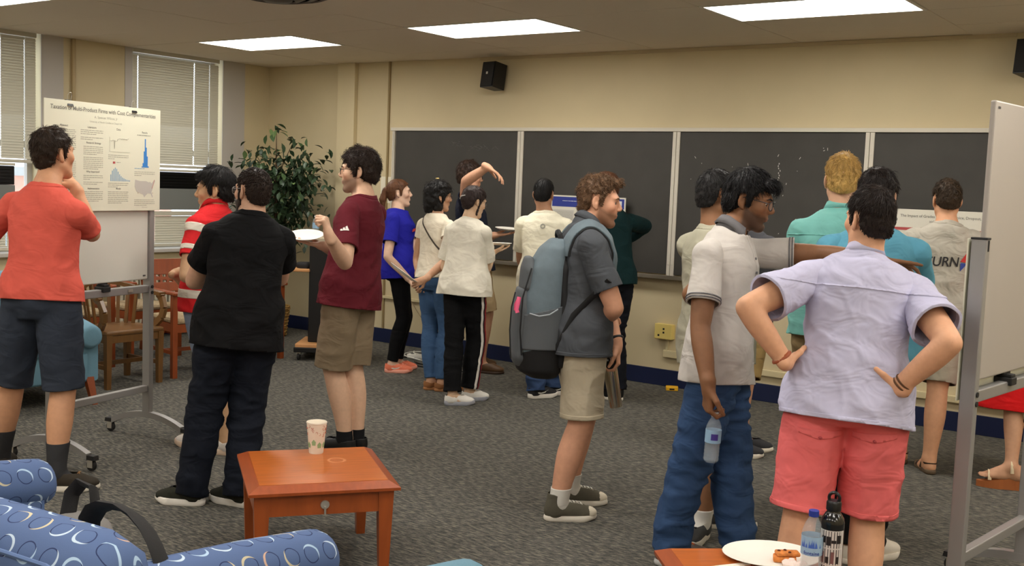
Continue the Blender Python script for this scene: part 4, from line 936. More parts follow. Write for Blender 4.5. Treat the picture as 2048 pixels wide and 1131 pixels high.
def np_mesh(name, V, F, m=None, parent=None, col=None, smooth_shade=True, solid=0.0, nor=None):
    me = bpy.data.meshes.new(name); F = np.asarray(F); k = F.shape[1]
    me.vertices.add(len(V)); me.vertices.foreach_set('co', np.asarray(V, np.float32).ravel())
    me.loops.add(F.size); me.loops.foreach_set('vertex_index', F.astype(np.int32).ravel())
    me.polygons.add(len(F)); me.polygons.foreach_set('loop_start', np.arange(0, F.size, k, dtype=np.int32)); me.polygons.foreach_set('loop_total', np.full(len(F), k, np.int32))
    if smooth_shade: me.polygons.foreach_set('use_smooth', np.ones(len(F), bool))
    me.update(calc_edges=True); me.validate()
    if col is not None:
        ca = me.color_attributes.new('Col', 'FLOAT_COLOR', 'POINT'); c4 = np.ones((len(V), 4), np.float32); c4[:, :3] = col; ca.data.foreach_set('color', c4.ravel())
    if nor is not None: me.normals_split_custom_set_from_vertices(nor.tolist())
    o = link(name, me, m, parent)
    if solid:
        md = o.modifiers.new('thickness', 'SOLIDIFY'); md.thickness = solid; md.offset = -1; md.use_rim_only = True
    return o
def nrm(v): v = np.asarray(v, float); return v/(np.linalg.norm(v)+1e-9)
def lin(rgb): return np.array(srgb(*rgb)[:3], np.float32)

# ------------------------------------------------------------------ people
F_CAM = nrm([CAM_FWD[0], CAM_FWD[1], 0]); R_CAM = nrm([CAM_RIGHT[0], CAM_RIGHT[1], 0])
def facing(a):      # 0 = turned away from the photographer, 90 = to the right of the picture
    a = math.radians(a); return math.cos(a)*F_CAM+math.sin(a)*R_CAM
def frame(fwd, up=(0, 0, 1), roll=0.0):
    f = nrm(fwd); r = nrm(np.cross(f, up)); u = np.cross(r, f)
    if roll: c, s = math.cos(roll), math.sin(roll); r, u = c*r+s*u, c*u-s*r
    return np.stack([r, f, u], 1).astype(np.float32)     # columns: right, forward, up
M_SKIN = mat('skin', (200, 150, 120), .52, spec=.35, attr=True, noise=(40, .06, 3), bump=(220, .10, .002))
M_EYE = mat('eye', (220, 214, 206), .2, attr=True)
def hair_mat(rgb): return mat('hair_%d_%d_%d' % rgb, rgb, .55, spec=.3, noise=(60, .3, 3, (1, 1, .35)), bump=(160, .4, .003, (1, 1, .3)))
def cloth_mat(name, rgb, rough=.85, weave=700, wr=.35):
    n = 'cloth_'+name
    if n in MATS: return MATS[n]
    m = mat(n, rgb, rough, spec=.2, noise=(14, .05, 3), bump=(weave, .25, .0012))
    nt = m.node_tree; N = nt.nodes; L = nt.links; b = N['Principled BSDF']; old = b.inputs['Normal'].links[0].from_node
    tc = [q for q in N if q.type == 'TEX_COORD'][0]
    nz = N.new('ShaderNodeTexNoise'); nz.inputs['Scale'].default_value = 6.5; nz.inputs['Detail'].default_value = 2.2; nz.inputs['Distortion'].default_value = 1.1
    mp = N.new('ShaderNodeMapping'); mp.inputs['Scale'].default_value = (1, 1, 1.7); mp.inputs['Rotation'].default_value = (.3, .2, .4); L.new(tc.outputs['Object'], mp.inputs[0]); L.new(mp.outputs[0], nz.inputs['Vector'])
    bp = N.new('ShaderNodeBump'); bp.inputs['Strength'].default_value = wr; bp.inputs['Distance'].default_value = .034; L.new(nz.outputs['Fac'], bp.inputs['Height']); L.new(bp.outputs[0], old.inputs['Normal'])
    return m
def head_prims(c, R, s, fem=False):
    f = lambda x, y, z: c+R@(np.array([x, y, z], np.float32)*s)
    E = lambda p, r, k=.015, sub=False, Q=None: Ell(f(*p), np.array(r)*s, R if Q is None else R@Q, k*s, 0, sub)
    j = .92 if fem else 1.0
    P = [E((0, -.016, .03), (.074, .097, .086)), E((0, .03, -.03), (.057*j, .060, .08), .03),
         E((0, .070, -.102), (.020*j, .015, .016), .03), E((0, .074, .026), (.050, .018, .014), .022)]
    for q in (-1, 1):
        P += [Cone(f(q*.050*j, -.01, -.05), f(q*.018, .062, -.104), .018*s, .015*s, .03*s), E((q*.043, .056, -.02), (.020, .022, .020), .025)]
    P += [E((0, .060, -.056), (.031, .027, .030), .02)]
    for q in (-1, 1): P += [E((q*.031, .098, .003), (.0185, .020, .0115), .012, True)]
    for q in (-1, 1):      # eyelids
        P += [E((q*.031, .0715, .0115), (.0165, .0125, .0060), .004), E((q*.031, .0700, -.0085), (.0160, .0115, .0050), .005)]
    P += [Cone(f(0, .085, .014), f(0, .106, -.022), .0070*s, .0105*s, .012*s), E((0, .097, -.030), (.0165, .012, .0075), .010),
          E((0, .0845, -.0595), (.021, .0115, .0055), .008), E((0, .0825, -.0705), (.0185, .0115, .0066), .008), E((0, .0985, -.0650), (.022, .0060, .0015), .004, True)]
    P += [E((0, .093, -.084), (.02, .010, .006), .012, True)]
    for q in (-1, 1):
        a = math.radians(26)*q; Q = np.array([[math.cos(a), -math.sin(a), 0], [math.sin(a), math.cos(a), 0], [0, 0, 1]], np.float32)
        P += [E((q*.078, -.021, -.002), (.0075, .0175, .0305), .006, False, Q), E((q*.0865, -.015, .005), (.0065, .0095, .016), .004, True, Q), Cone(f(q*.075, -.012, -.03), f(q*.076, -.015, -.012), .008*s, .007*s, .008*s)]
    return P
def hand_prims(w, d, n, side, s=1.0, curl=.35, spread=.05, thumb=.5, fingers=None, lab=0):
    """w wrist, d direction of the fingers, n palm normal (palm faces n), side +1 right hand / -1 left hand"""
    d = nrm(d); n = nrm(n-np.dot(n, d)*d); x = np.cross(d, n)*side      # x points to the thumb side
    P = []; w = np.array(w, float)
    kn = []
    for i, (off, L) in enumerate(((.028, .088), (.009, .092), (-.010, .087), (-.028, .078))):
        b = w+x*off*.62*s+d*.012*s; k = w+x*off*s+d*L*s
        P.append(Cone(b, k, .0135*s, .0105*s, .014*s, lab)); kn.append(k)
    P.append(Cone(w-d*.03*s, w+d*.02*s, .024*s, .021*s, .02*s, lab))
    for i, k in enumerate(kn):
        c = (fingers[i] if fingers else curl*(1+.12*i)); L = (.042, .047, .044, .035)[i]*s; a = c*.9; dd = d+x*spread*(1.5-i)
        p = k
        for q, (fr, r0, r1) in enumerate(((1., .0098, .0085), (.62, .0085, .0077), (.52, .0077, .0062))):
            dirv = nrm(math.cos(a)*nrm(dd)+math.sin(a)*n); e = p+dirv*L*fr; P.append(Cone(p, e, r0*s, r1*s, .0035*s, lab)); p = e; a += c*1.15
    p = w+x*.022*s+d*.018*s+n*.006*s; t1 = nrm(d*.62+x*.75+n*.25); e = p+t1*.045*s
    P.append(Cone(p, e, .016*s, .0125*s, .012*s, lab)); p = e
    t2 = nrm(d*.85+x*.45*(1-thumb)+n*.55*thumb); e = p+t2*.034*s; P.append(Cone(p, e, .0115*s, .0098*s, .004*s, lab)); p = e
    t3 = nrm(d*.85+x*.1*(1-thumb)+n*.75*thumb); e = p+t3*.027*s; P.append(Cone(p, e, .0098*s, .0075*s, .004*s, lab))
    return P
def foot_prims(ank, td, s, shod=True):
    """bare foot: ank is the ankle joint, td the toe direction on the floor"""
    t = nrm([td[0], td[1], 0]); z = np.array([0, 0, 1.]); x = np.cross(t, z); b = np.array([ank[0], ank[1], ank[2]-.075*s+(.016*s if shod else 0)]); s_ = s; s = s*(.80 if shod else 1)
    g = lambda a, y, h: b+x*a*s+t*y*s+z*h*s
    P = [Cone(ank, g(0, -.02, .04), .034*s_, .034*s, .02), Cone(g(0, -.03, .032), g(0, .05, .035), .031*s, .032*s, .02), Cone(g(0, .0, .075), g(0, .1, .032), .032*s, .027*s, .03),
         Cone(g(.022, .05, .026), g(.026, .125, .02), .022*s, .019*s, .02), Cone(g(-.02, .04, .024), g(-.028, .115, .018), .022*s, .017*s, .02)]
    for i, (a, y) in enumerate(((.032, .17), (.012, .175), (-.005, .168), (-.02, .158), (-.034, .143))):
        P.append(Cone(g(a*.95, .12, .018), g(a, y, .013), (.0145, .011, .01, .0095, .009)[i]*s, (.012, .009, .0085, .008, .0075)[i]*s, .006))
    return P
def limb(p, q, rs, k, lab, off=0.0, bend=None):
    """chain of cones from p to q with the radii rs at equal steps; bend shifts the middle"""
    p = A3(p); q = A3(q); out = []; pts = []; m = len(rs)-1; n = 2*m+2; xs = np.linspace(0, m, n+1)
    R_ = np.array([rs[0]*2-rs[1]]+list(rs)+[rs[-1]*2-rs[-2]]); i_ = np.minimum(xs.astype(int), m-1); u = xs-i_; a0, a1, a2, a3 = R_[i_], R_[i_+1], R_[i_+2], R_[i_+3]
    rs = list(.5*(2*a1+(a2-a0)*u+(2*a0-5*a1+4*a2-a3)*u*u+(3*a1-a0-3*a2+a3)*u**3))      # smooth taper through the given radii
    for i in range(n+1):
        t = i/n; c = p+(q-p)*t
        if bend is not None: c = c+A3(bend)*math.sin(math.pi*t)
        pts.append(c)
    for i in range(n): out.append(Cone(pts[i], pts[i+1], rs[i]+off, rs[i+1]+off, k, lab))
    return out
PEOPLE = {}
ROTN = np.array(Matrix.Rotation(.5, 3, 'X') @ Matrix.Rotation(.4, 3, 'Y'), np.float32)
def seg_dist(P, a, b):
    a = A3(a); ab = A3(b)-a; t = np.clip(((P-a)@ab)/max(float(ab@ab), 1e-9), 0, 1); q = P-a-t[:, None]*ab; return np.sqrt((q*q).sum(1))
TORSO_M = [(-.16, .11, .09, .0), (-.08, .150, .108, -.008), (0, .166, .118, -.012), (.18, .158, .110, -.006), (.38, .146, .102, 0), (.58, .158, .110, .006), (.76, .166, .110, .006), (.88, .150, .092, 0), (1.0, .075, .062, 0)]
TORSO_F = [(-.16, .11, .09, .0), (-.08, .150, .110, -.012), (0, .166, .118, -.016), (.18, .146, .104, -.006), (.40, .118, .088, 0), (.60, .134, .098, .012), (.74, .140, .104, .02), (.87, .126, .082, 0), (1.0, .062, .055, 0)]
class Person:
    def __init__(s, name, j, label, skin=(196, 146, 116), fem=False, bw=1.0, bd=1.0, limbs=1.0, stubble=None, lip=(176, 104, 92), shod=True):
        skin = tuple(int(min(255, c*f)) for c, f in zip(skin, (.97, 1.03, 1.07))); s.j = j; s.fem = fem; s.skin = skin; s.lim = limbs; J = lambda k: A3(j[k])
        s.H = j['H']; s.s = s.H/1.75; s.bw = bw*s.s; s.bd = bd*s.s; s.name = name
        s.P, s.N, s.C = J('P'), J('N'), J('C'); s.L = float(np.linalg.norm(s.N-s.P)); s.up = (s.N-s.P)/s.L
        s.SL, s.SR, s.EL, s.ER, s.WL, s.WR = [J(k) for k in ('SL', 'SR', 'EL', 'ER', 'WL', 'WR')]
        s.HL, s.HR, s.KL, s.KR, s.AL, s.AR = [J(k) for k in ('HL', 'HR', 'KL', 'KR', 'AL', 'AR')]
        s.rt = A3(nrm(s.SR-s.SL)); s.fw = A3(nrm(np.cross(s.up, s.rt))); s.hrt = A3(nrm(s.HR-s.HL)); s.hfw = A3(nrm(np.cross([0, 0, 1], s.hrt)))
        s.hR = frame(j['hf'], j.get('hu', (0, 0, 1)), math.radians(j.get('hroll', 0)))
        s.hs = s.s*j.get('hscale', 1.0)
        foot = (s.AL+s.AR)/2; s.root = empty('person', (float(foot[0]), float(foot[1]), 0), 0, label, 'person')
        s.root_inv = np.array([foot[0], foot[1], 0], np.float32); s.stub = stubble; s.lip = lip
        st = TORSO_F if fem else TORSO_M; k = s.s*s.lim*(.86 if fem else 1.0); s.k = k
        s.st = [(w, a*s.bw, b*s.bd, f*s.s) for w, a, b, f in st]
        pr = [Loft(s.P, s.N, (s.rt+s.hrt), s.st, .03)]
        nk = .052 if fem else .060
        hn = s.C+s.hR@(np.array([0, -.018, -.06], np.float32)*s.hs)
        pr += [Cone(s.N-s.up*.02, hn, (nk+.004)*s.s, nk*s.s*.96, .03)]
        for S in (s.SL, s.SR): pr += [Cone(s.N-s.up*.035*s.s, S, .046*k, .048*k, .03), Cone(s.N+s.up*.03*s.s, s.N*.5+S*.5+s.up*.008, .036*k, .030*k, .04)]
        for S, E, W in ((s.SL, s.EL, s.WL), (s.SR, s.ER, s.WR)):
            pr += limb(S, E, [.050*k, .049*k, .046*k, .042*k, .037*k], .02, 0) + limb(E, W, [.037*k, .040*k, .036*k, .030*k, .025*k], .015, 0)
        for Hh, K, A in ((s.HL, s.KL, s.AL), (s.HR, s.KR, s.AR)):
            ax = nrm(A-K); back = -s.hfw*.012*k
            pr += limb(Hh, K, [.088*k, .084*k, .074*k, .064*k, .055*k], .03, 0) + limb(K, A, [.053*k, .056*k, .056*k, .047*k, .039*k, .035*k], .02, 0, bend=back)
        pr += foot_prims(s.AL, j['tL'], s.s, shod) + foot_prims(s.AR, j['tR'], s.s, shod)
        hp = head_prims(s.C, s.hR, s.hs, fem)
        hands = []
        for q, W, sd in (('L', s.WL, -1), ('R', s.WR, 1)):
            h = j[{'L': 'palm_left', 'R': 'palm_right'}[q]]; hands.append((W, A3(nrm(h[0])), hand_prims(W, np.array(h[0]), np.array(h[1]), sd, s.s*(.92 if fem else 1.0), **(h[2] if len(h) > 2 else {}))))
        allp = [p for p in pr+sum([h[2] for h in hands], [])] + hp
        # coarse body; finer head and hands contoured from the same surface, joined along common cuts
        h0 = .0105; V, F, G = nets(*field(allp, h0)[:3], grad=True)
        regs = [(s.C-s.hR[:, 2]*.02*s.s, s.C+s.hR[:, 2]*.03*s.s, .175*s.s, .0044 if j.get('near') else .0055)]
        for W, d, _ in hands: regs.append((W+d*.035, W+d*.15, .085*s.s, .0036 if j.get('near') else .0048))
        def gr(Q, r): return r[2]-seg_dist(Q, r[0], r[1])
        VV, FF, GG, off = [], [], [], 0
        for r in regs: V, F, G, _ = clip_tris(V, F, .007-gr(V, r), G)
        VV.append(V); FF.append(F); GG.append(G); off = len(V)
        done = []
        for r in regs:
            m = r[2]+.02; lo = np.minimum(r[0], r[1])-m; hi = np.maximum(r[0], r[1])+m
            v, f, n_ = nets(*field(allp, r[3], lo, hi)[:3], grad=True); v, f, n_, _ = clip_tris(v, f, gr(v, r), n_)
            for o in done: v, f, n_, _ = clip_tris(v, f, .003-gr(v, o), n_)
            done.append(r); VV.append(v); FF.append(f+off); GG.append(n_); off += len(v)
        V = np.concatenate(VV); F = np.concatenate(FF); G = np.concatenate(GG); G = G/(np.linalg.norm(G, axis=1, keepdims=True)+1e-9)
        col = np.tile(lin(skin), (len(V), 1)); q = s.hq(V); x, y, z = np.abs(q[:, 0]), q[:, 1], q[:, 2]
        def mix(mask, c, a): m = np.clip(mask, 0, 1)[:, None]*a; col[:] = col*(1-m)+lin(c)*m
        near = np.linalg.norm(q, axis=1) < .2
        mix(near*np.exp(-((x/.020)**4+((y-.092)/.016)**4+((z+.065)/.0095)**4)), lip, .7)
        mix(near*np.exp(-(((x-.045)/.025)**2+((y-.075)/.03)**2+((z+.03)/.02)**2)), (skin[0], int(skin[1]*.82), int(skin[2]*.8)), .45)
        if stubble:
            zl = np.interp(y, [-.03, -.008, .012, .045, .072, .12], [.01, -.005, -.022, -.040, -.043, -.044]); sm = np.clip((zl-z)/.016, 0, 1)*np.clip((z+.135)/.02, 0, 1)*np.clip((y+.012)/.015, 0, 1)
            lipm = np.exp(-((x/.02)**4+((z+.0655)/.009)**4)); mix(near*sm*(1-.8*lipm), stubble[0], stubble[1])
        # knuckles and elbows a touch redder
        s.body = np_mesh('body', V-s.root_inv, F, M_SKIN, s.root, col, nor=G)
        for sd in (-1, 1):
            c = s.hp(sd*.031, .0708, .002); r = .0124*s.hs
            bm = bmesh.new(); bmesh.ops.create_uvsphere(bm, u_segments=14, v_segments=10, radius=r); me = bpy.data.meshes.new('eye'); bm.to_mesh(me); bm.free()
            ev = np.zeros(len(me.vertices)*3, np.float32); me.vertices.foreach_get('co', ev); ev = ev.reshape(-1, 3); gaze = s.hR[:, 1]
            cs = (ev@gaze)/r; cc = np.where(cs[:, None] > .62, lin(j.get('iris', (40, 27, 20))), lin((206, 190, 178)))
            ca = me.color_attributes.new('Col', 'FLOAT_COLOR', 'POINT'); c4 = np.ones((len(ev), 4), np.float32); c4[:, :3] = cc; ca.data.foreach_set('color', c4.ravel())
            o = link('eye', me, M_EYE, s.root, True); o.location = tuple(c-s.root_inv)
        PEOPLE[name] = s
    def hq(s, P): return ((P-s.C)@s.hR)/s.hs
    def hp(s, x, y, z): return s.C+s.hR@(np.array([x, y, z], np.float32)*s.hs)
    def wcoord(s, V): return (V-s.P)@s.up
    def add(s, name, V, F, m, solid=0.0, parent=None, col=None, label=None):
        o = np_mesh(name, V-s.root_inv, F, m, parent or s.root, col, solid=solid)
        if label: o['label'] = label
        return o
    # ---------------------------------------------------------------- clothing
    def shirt(s, name, m, hem=-.16, sleeve=.58, loose=.0, neck=.084, nfw=.02, nup=.034, seed=1, wr=.006, long=None, flare=0.0, slr=1.0, col=None, belly=0.0, label=None):
        lo = .013+loose; k = s.k
        st = [(w, a+lo*(1.15 if w < .5 else .9), b+lo*(1.3 if w < .5 else .9)+belly*math.exp(-((w-.2)/.25)**2), f+belly*.5*math.exp(-((w-.2)/.25)**2)) for w, a, b, f in s.st if w >= .0]
        w0 = st[0]; wa = max(st[0][1], st[2][1]*1.02); wb = max(st[0][2], st[2][2])
        # the cloth hangs from the chest: no tucking in at the waist beyond a little
        ch = st[-3]; st = [(w, max(a, ch[1]*.93), max(b, ch[2]*.93), f) if w < .7 else (w, a, b, f) for w, a, b, f in st]
        st = [(hem-.10, st[0][1]+flare+.004, st[0][2]+flare+.006, st[0][3])]+st[:-1]+[(1.0, st[-1][1]+.006, st[-1][2]+.006, 0)]
        pr = [Loft(s.P, s.N, (s.rt+s.hrt), st, .035, 0)]
        pr += [Cone(s.N-s.up*.075*s.s, s.N-s.up*.010*s.s, .082*s.s, .072*s.s, .03, 0)]
        if hem < .02:
            for Hh, K in ((s.HL, s.KL), (s.HR, s.KR)): pr += [Cone(Hh+s.up*.05, Hh+(K-Hh)*min(.5, -hem*1.3+.18), (.093+.018+loose)*k, (.088+.020+loose)*k, .05, 0)]
        sleeves = []
        for S, E, W, lb in ((s.SL, s.EL, s.WL, 1), (s.SR, s.ER, s.WR, 2)):
            e = (E-S); Le = np.linalg.norm(e); r0 = (.053+lo*.4)*k; r1 = (.054+lo*.8)*k*slr
            pr += [Cone(s.N-s.up*.035*s.s, S, .050*k, r0-.001, .03, 0), Cone(s.N+s.up*.018*s.s, s.N*.45+S*.55+s.up*.012, .040*k, .036*k, .04, 0)]
            if long: sleeves.append((lb, limb(S, E, [r0, .056*k, .052*k, .048*k], .03, lb)+limb(E, W, [.047*k, .048*k, .043*k, .035*k], .02, lb+2)))
            else: sleeves.append((lb, [Cone(S*.75+s.N*.25, S, r0*.9, r0, .03, lb), Cone(S, S+e*min(1.0, sleeve+.10), r0, r1, .03, lb)]))
        V, F, _ = nets(*field(pr, .0098)[:3]); V = smooth(V, F, 2); lab = np.zeros(len(V), np.int16)
        for lb, sp in sleeves:
            v, f, l_ = nets(*field(sp, .0090, labels=True)); v = smooth(v, f, 2); F = np.concatenate([F, f+len(V)]); V = np.concatenate([V, v]); lab = np.concatenate([lab, np.where(l_ == lb+2, lb+2, lb)])
        N = vnormals(V, F); w = s.wcoord(V)
        n1 = vnoise((V+seed)@ROTN, (7, 7, 13), seed); n2 = vnoise(V*1.0+.3*seed, (24, 24, 34), seed+1)
        low = np.clip(.45-(w/s.L-.25), .15, 1.0)
        n3 = vnoise((V*.8+seed*.7)@ROTN.T, (15, 15, 8), seed+5)
        V = V+N*(((1-np.abs(n1)*2)*(.55+.9*low)+np.maximum(0, .45-np.abs(n3)*2.2)*(.6+.6*low)+n2*.15)*wr)[:, None]
        g = w-hem*s.L
        g = g+vnoise(V, (5, 5, 5), seed+2)*.006
        gn = np.linalg.norm(V-(s.N+s.up*nup*s.s+s.fw*nfw*s.s), axis=1)-neck*s.s
        gs = np.full(len(V), 1.0, np.float32); tpar = np.full(len(V), -1.0, np.float32)
        for S, E, W, lb in ((s.SL, s.EL, s.WL, 1), (s.SR, s.ER, s.WR, 2)):
            if long:
                a = nrm(W-E); t = (V-E)@a; mk = lab == lb+2; gs[mk] = (long*np.linalg.norm(W-E)-t)[mk]
            else:
                a = nrm(E-S); Le = np.linalg.norm(E-S); t = (V-S)@a; mk = lab == lb; gs[mk] = (sleeve*Le-t)[mk]
        g0 = np.where(lab == 0, g, gs); g0 = np.minimum(g0, np.where(lab == 0, gn, 1))
        s.sh = dict(V=V, F=F, lab=lab, g=g0, gs=gs, gn=gn, ghem=g, N=vnormals(V, F))
        c = col(s, V, lab, gs, g) if col else None
        V2, F2, c2, _ = clip_tris(V, F, g0, c)
        s.shirt_obj = s.add(name, V2, F2, m, .008, col=c2, label=label)
        s.bvh = None; s.shV, s.shF = V2, F2
        return s.shirt_obj
    def band(s, name, g, m, off=.0025, src='sh', solid=.004, parent=None, label=None):
        """a strip or patch lying on the garment, where every mask in g is >= 0 (and the garment itself exists)"""
        d = getattr(s, src); V = d['V']+d['N']*off; gs = list(g) if isinstance(g, (list, tuple)) else [g]; F = d['F']
        att = np.stack([np.asarray(q, np.float32) for q in gs+[d['g']]], 1)
        for i in range(att.shape[1]):
            V, F, att, _ = clip_tris(V, F, att[:, i], att)
            if len(F) == 0: return None
        return s.add(name, V, F, m, solid, parent or (s.shirt_obj if src == 'sh' else s.pants_obj), label=label)
    def cuffs(s, m, w=.028, off=.003, w0=-.001):
        d = s.sh
        for lb in (1, 2): mk = d['lab'] == lb; s.band('cuff', [np.where(mk, w-d['gs'], -.02), np.where(mk, d['gs']-w0, .02)], m, off)
    def neck_rib(s, m, w=.016, off=.0025): s.band('neck_rib', np.where(s.sh['gn'] < .08, w-s.sh['gn'], -1), m, off)
    def hem_band(s, m, w=.02, off=.002): s.band('hem', np.where(s.sh['lab'] == 0, w-s.sh['ghem'], -1), m, off)
    def pants(s, name, m, top=.10, kind='jeans', cut=.97, loose=0.0, seed=5, wr=.006, fl=1.0, label=None, col=None, flare=0.0):
        k = s.k; lo = .008+loose
        st = [(w, a+lo, b+lo, f) for w, a, b, f in s.st if w <= .40]
        pr = [Loft(s.P, s.N, (s.rt*.3+s.hrt), st, .04, 0)]
        for Hh, K, A, lb in ((s.HL, s.KL, s.AL, 1), (s.HR, s.KR, s.AR, 2)):
            if kind == 'shorts':
                e = K+(A-K)*.35
                pr += limb(Hh, K, [(.090+lo)*k, (.088+lo)*k, (.083+lo+flare*.5)*k, (.079+lo+flare)*k], .014, lb)+[Cone(K, K+(nrm(K-Hh)*.12), (.079+lo+flare)*k, (.080+lo+flare)*k, .012, lb)]
            elif kind == 'slim':
                pr += limb(Hh, K, [(.089+lo)*k, (.084+lo)*k, (.074+lo)*k, (.062+lo)*k, (.055+lo)*k], .016, lb)+limb(K, A, [(.054+lo)*k, (.057+lo)*k, (.056+lo)*k, (.047+lo)*k, (.040+lo)*k, (.037+lo)*k], .02, lb+2, bend=-s.hfw*.012*k)
            else:
                pr += limb(Hh, K, [(.091+lo)*k, (.088+lo)*k, (.080+lo)*k, (.070+lo)*k, (.063+lo)*k], .016, lb)+limb(K, A, [(.062+lo)*k, (.062+lo)*k, (.060+lo)*k*fl, (.056+lo)*k*fl, (.053+lo)*k*fl, (.052+lo)*k*fl], .02, lb+2, bend=-s.hfw*.010*k)
                pr += [Cone(A, A-np.array([0, 0, .05], np.float32), (.052+lo)*k*fl, (.052+lo)*k*fl, .02, lb+2)]
        V, F, lab = nets(*field(pr, .0105, labels=True)); V = smooth(V, F, 2); N = vnormals(V, F); w = s.wcoord(V)
        n1 = vnoise(V+seed, (8, 8, 22) if kind != 'shorts' else (9, 9, 9), seed); n2 = vnoise(V, (22, 22, 40), seed+1)
        amp = np.full(len(V), wr, np.float32)
        for K in (s.KL, s.KR, s.AL, s.AR):
            if kind == 'jeans': amp += wr*1.1*np.exp(-(np.linalg.norm(V-K, axis=1)/.12)**2)
        V = V+N*(((1-np.abs(n1)*2)*amp)+n2*amp*.2)[:, None]
        g = top*s.L-w
        for Hh, K, A, lb in ((s.HL, s.KL, s.AL, 1), (s.HR, s.KR, s.AR, 2)):
            if kind == 'shorts':
                a = nrm(K-Hh); t = cut*np.linalg.norm(K-Hh)-(V-Hh)@a; g = np.where(lab == lb, np.minimum(g, t+vnoise(V, (9, 9, 9), seed+3)*.004), g)
            else:
                a = nrm(A-K); t = cut*np.linalg.norm(A-K)-(V-K)@a; g = np.where(lab == lb+2, np.minimum(g, t), g)
        c = col(s, V, lab) if col else None
        s.pt = dict(V=V, F=F, lab=lab, g=g, N=vnormals(V, F))
        V2, F2, c2, _ = clip_tris(V, F, g, c)
        s.pants_obj = s.add(name, V2, F2, m, .008, col=c2, label=label); return s.pants_obj
    def collar(s, m, name='collar', r0=.061, h=.034, spread=.020, drop=.034, gap=.22, tip=.03):
        """folded shirt collar around the neck, open at the front"""
        ax = nrm(s.C+s.hR[:, 2]*(-.09)-s.N); ax = nrm(ax*.6+s.up*.8); rt = nrm(s.rt-ax*np.dot(s.rt, ax)); fw = np.cross(ax, rt)
        c = s.N+s.up*.026*s.s+fw*.010; n = 40; rows = []
        for i in range(n+1):
            th = gap+(2*math.pi-2*gap)*i/n; dirv = fw*math.cos(th)+rt*math.sin(th); front = max(0, math.cos(th)); back = max(0, -math.cos(th))
            rr = r0*s.s*(1+.06*front); hh = h*s.s*(1-.62*front+.1*back)
            ti = tip*s.s*max(0, math.cos(th)-.55)/.45
            p = [c+dirv*(rr+.012)-ax*(.045*s.s+.02*front), c+dirv*rr+ax*hh, c+dirv*(rr+.005)+ax*(hh+.004), c+dirv*(rr+spread*s.s+.010*front)+ax*(hh-drop*s.s-ti)-fw*0, c+dirv*(rr+spread*s.s-.006)+ax*(hh-drop*s.s-ti-.001)]
            rows.append(p)
        V = np.array(rows, np.float32).reshape(-1, 3); F = []
        for i in range(n):
            for q in range(4): a = i*5+q; F.append((a, a+1, a+6, a+5))
        return s.add(name, V, np.array(F), m, .003)
    # ---------------------------------------------------------------- hair
    HL_STD = ([-.14, -.10, -.065, -.046, -.040, -.004, .002, .016, .024, .045, .066, .085, .12], [-.078, -.074, -.06, -.03, .032, .034, -.024, -.026, .028, .052, .068, .078, .09])
    def hair(s, rgb, top=.020, side=.010, line=None, mess=.004, mf=55, extra=(), tufts=260, tlen=.03, tw=.0013, seed=3, front=0.0, recede=0.0, lift=.3, name='hair', aniso=(1, 1, 1), dz=0.0):
        m = hair_mat(rgb); ly, lz = line or s.HL_STD; lz = [z+dz+(recede*max(0, (y-.03))/.06 if y > .03 else 0) for y, z in zip(ly, lz)]
        c = s.hp(0, -.014, .03); hs = s.hs
        pr = [Ell(c, np.array([.074+side, .096+side, .086+top])*hs, s.hR, .01), Ell(s.hp(0, -.02, -.02), np.array([.063+side, .082+side*.8, .083])*hs, s.hR, .02)]
        for e in extra:
            if e[0] == 'c': pr.append(Cone(s.hp(*e[1]), s.hp(*e[2]), e[3]*hs, e[4]*hs, .012*hs, 7))
            else: pr.append(Ell(s.hp(*e[1]), np.array(e[2])*hs, s.hR, .014*hs, 7))
        free = [p for p in pr if p.lab == 7]
        def mod(P, D):
            q = s.hq(P); D = D+vnoise(q*np.array(aniso, np.float32)+seed, mf, seed)*mess*hs+vnoise(q+.5, mf*2.3, seed+1)*mess*.45*hs
            zl = np.interp(q[:, 1], ly, lz); cut = -(q[:, 2]-zl)*.8*hs
            cut = cut+vnoise(q, 90, seed+4)*.002
            D2 = -_smin(-D, -cut, .006)
            for p in free: D2 = np.minimum(D2, np.where(True, p.d(P)+vnoise(q*np.array(aniso, np.float32), mf, seed)*mess*hs*1.3, 1))
            return D2
        h = .0046 if s.j.get('near') else .0058
        V, F, _ = nets(*field(pr, h, mod=mod)[:3])
        T = []; N = vnormals(V, F); rr = np.random.default_rng(seed)
        o = s.add(name, V, F, m)
        if tufts:
            n = int(tufts*(5 if s.j.get('near') else 2.6)); L = tlen*hs; q = s.hq(V); ok = np.where((N@s.hR[:, 2] > -.75))[0]; i = rr.choice(ok, n); p = V[i]+rr.normal(0, .001, (n, 3)).astype(np.float32); nn = N[i]
            d = q[i]-np.array([.01, -.06, .115], np.float32); d[:, 2] -= .05; fl = d@s.hR.T; fl = fl/(np.linalg.norm(fl, axis=1, keepdims=True)+1e-6)+rr.normal(0, .12+lift*.9, (n, 3))
            fl = fl-nn*(fl*nn).sum(1, keepdims=True); fl /= np.linalg.norm(fl, axis=1, keepdims=True)+1e-6; sd = np.cross(nn, fl); LL = (L*rr.uniform(.6, 1.2, n)*np.clip(.42+(q[i][:, 2]-.02)/.10, .34, 1.0))[:, None]; lf = (lift*rr.uniform(.1, .7, n))[:, None]
            VV = np.zeros((n, 12, 3), np.float32)
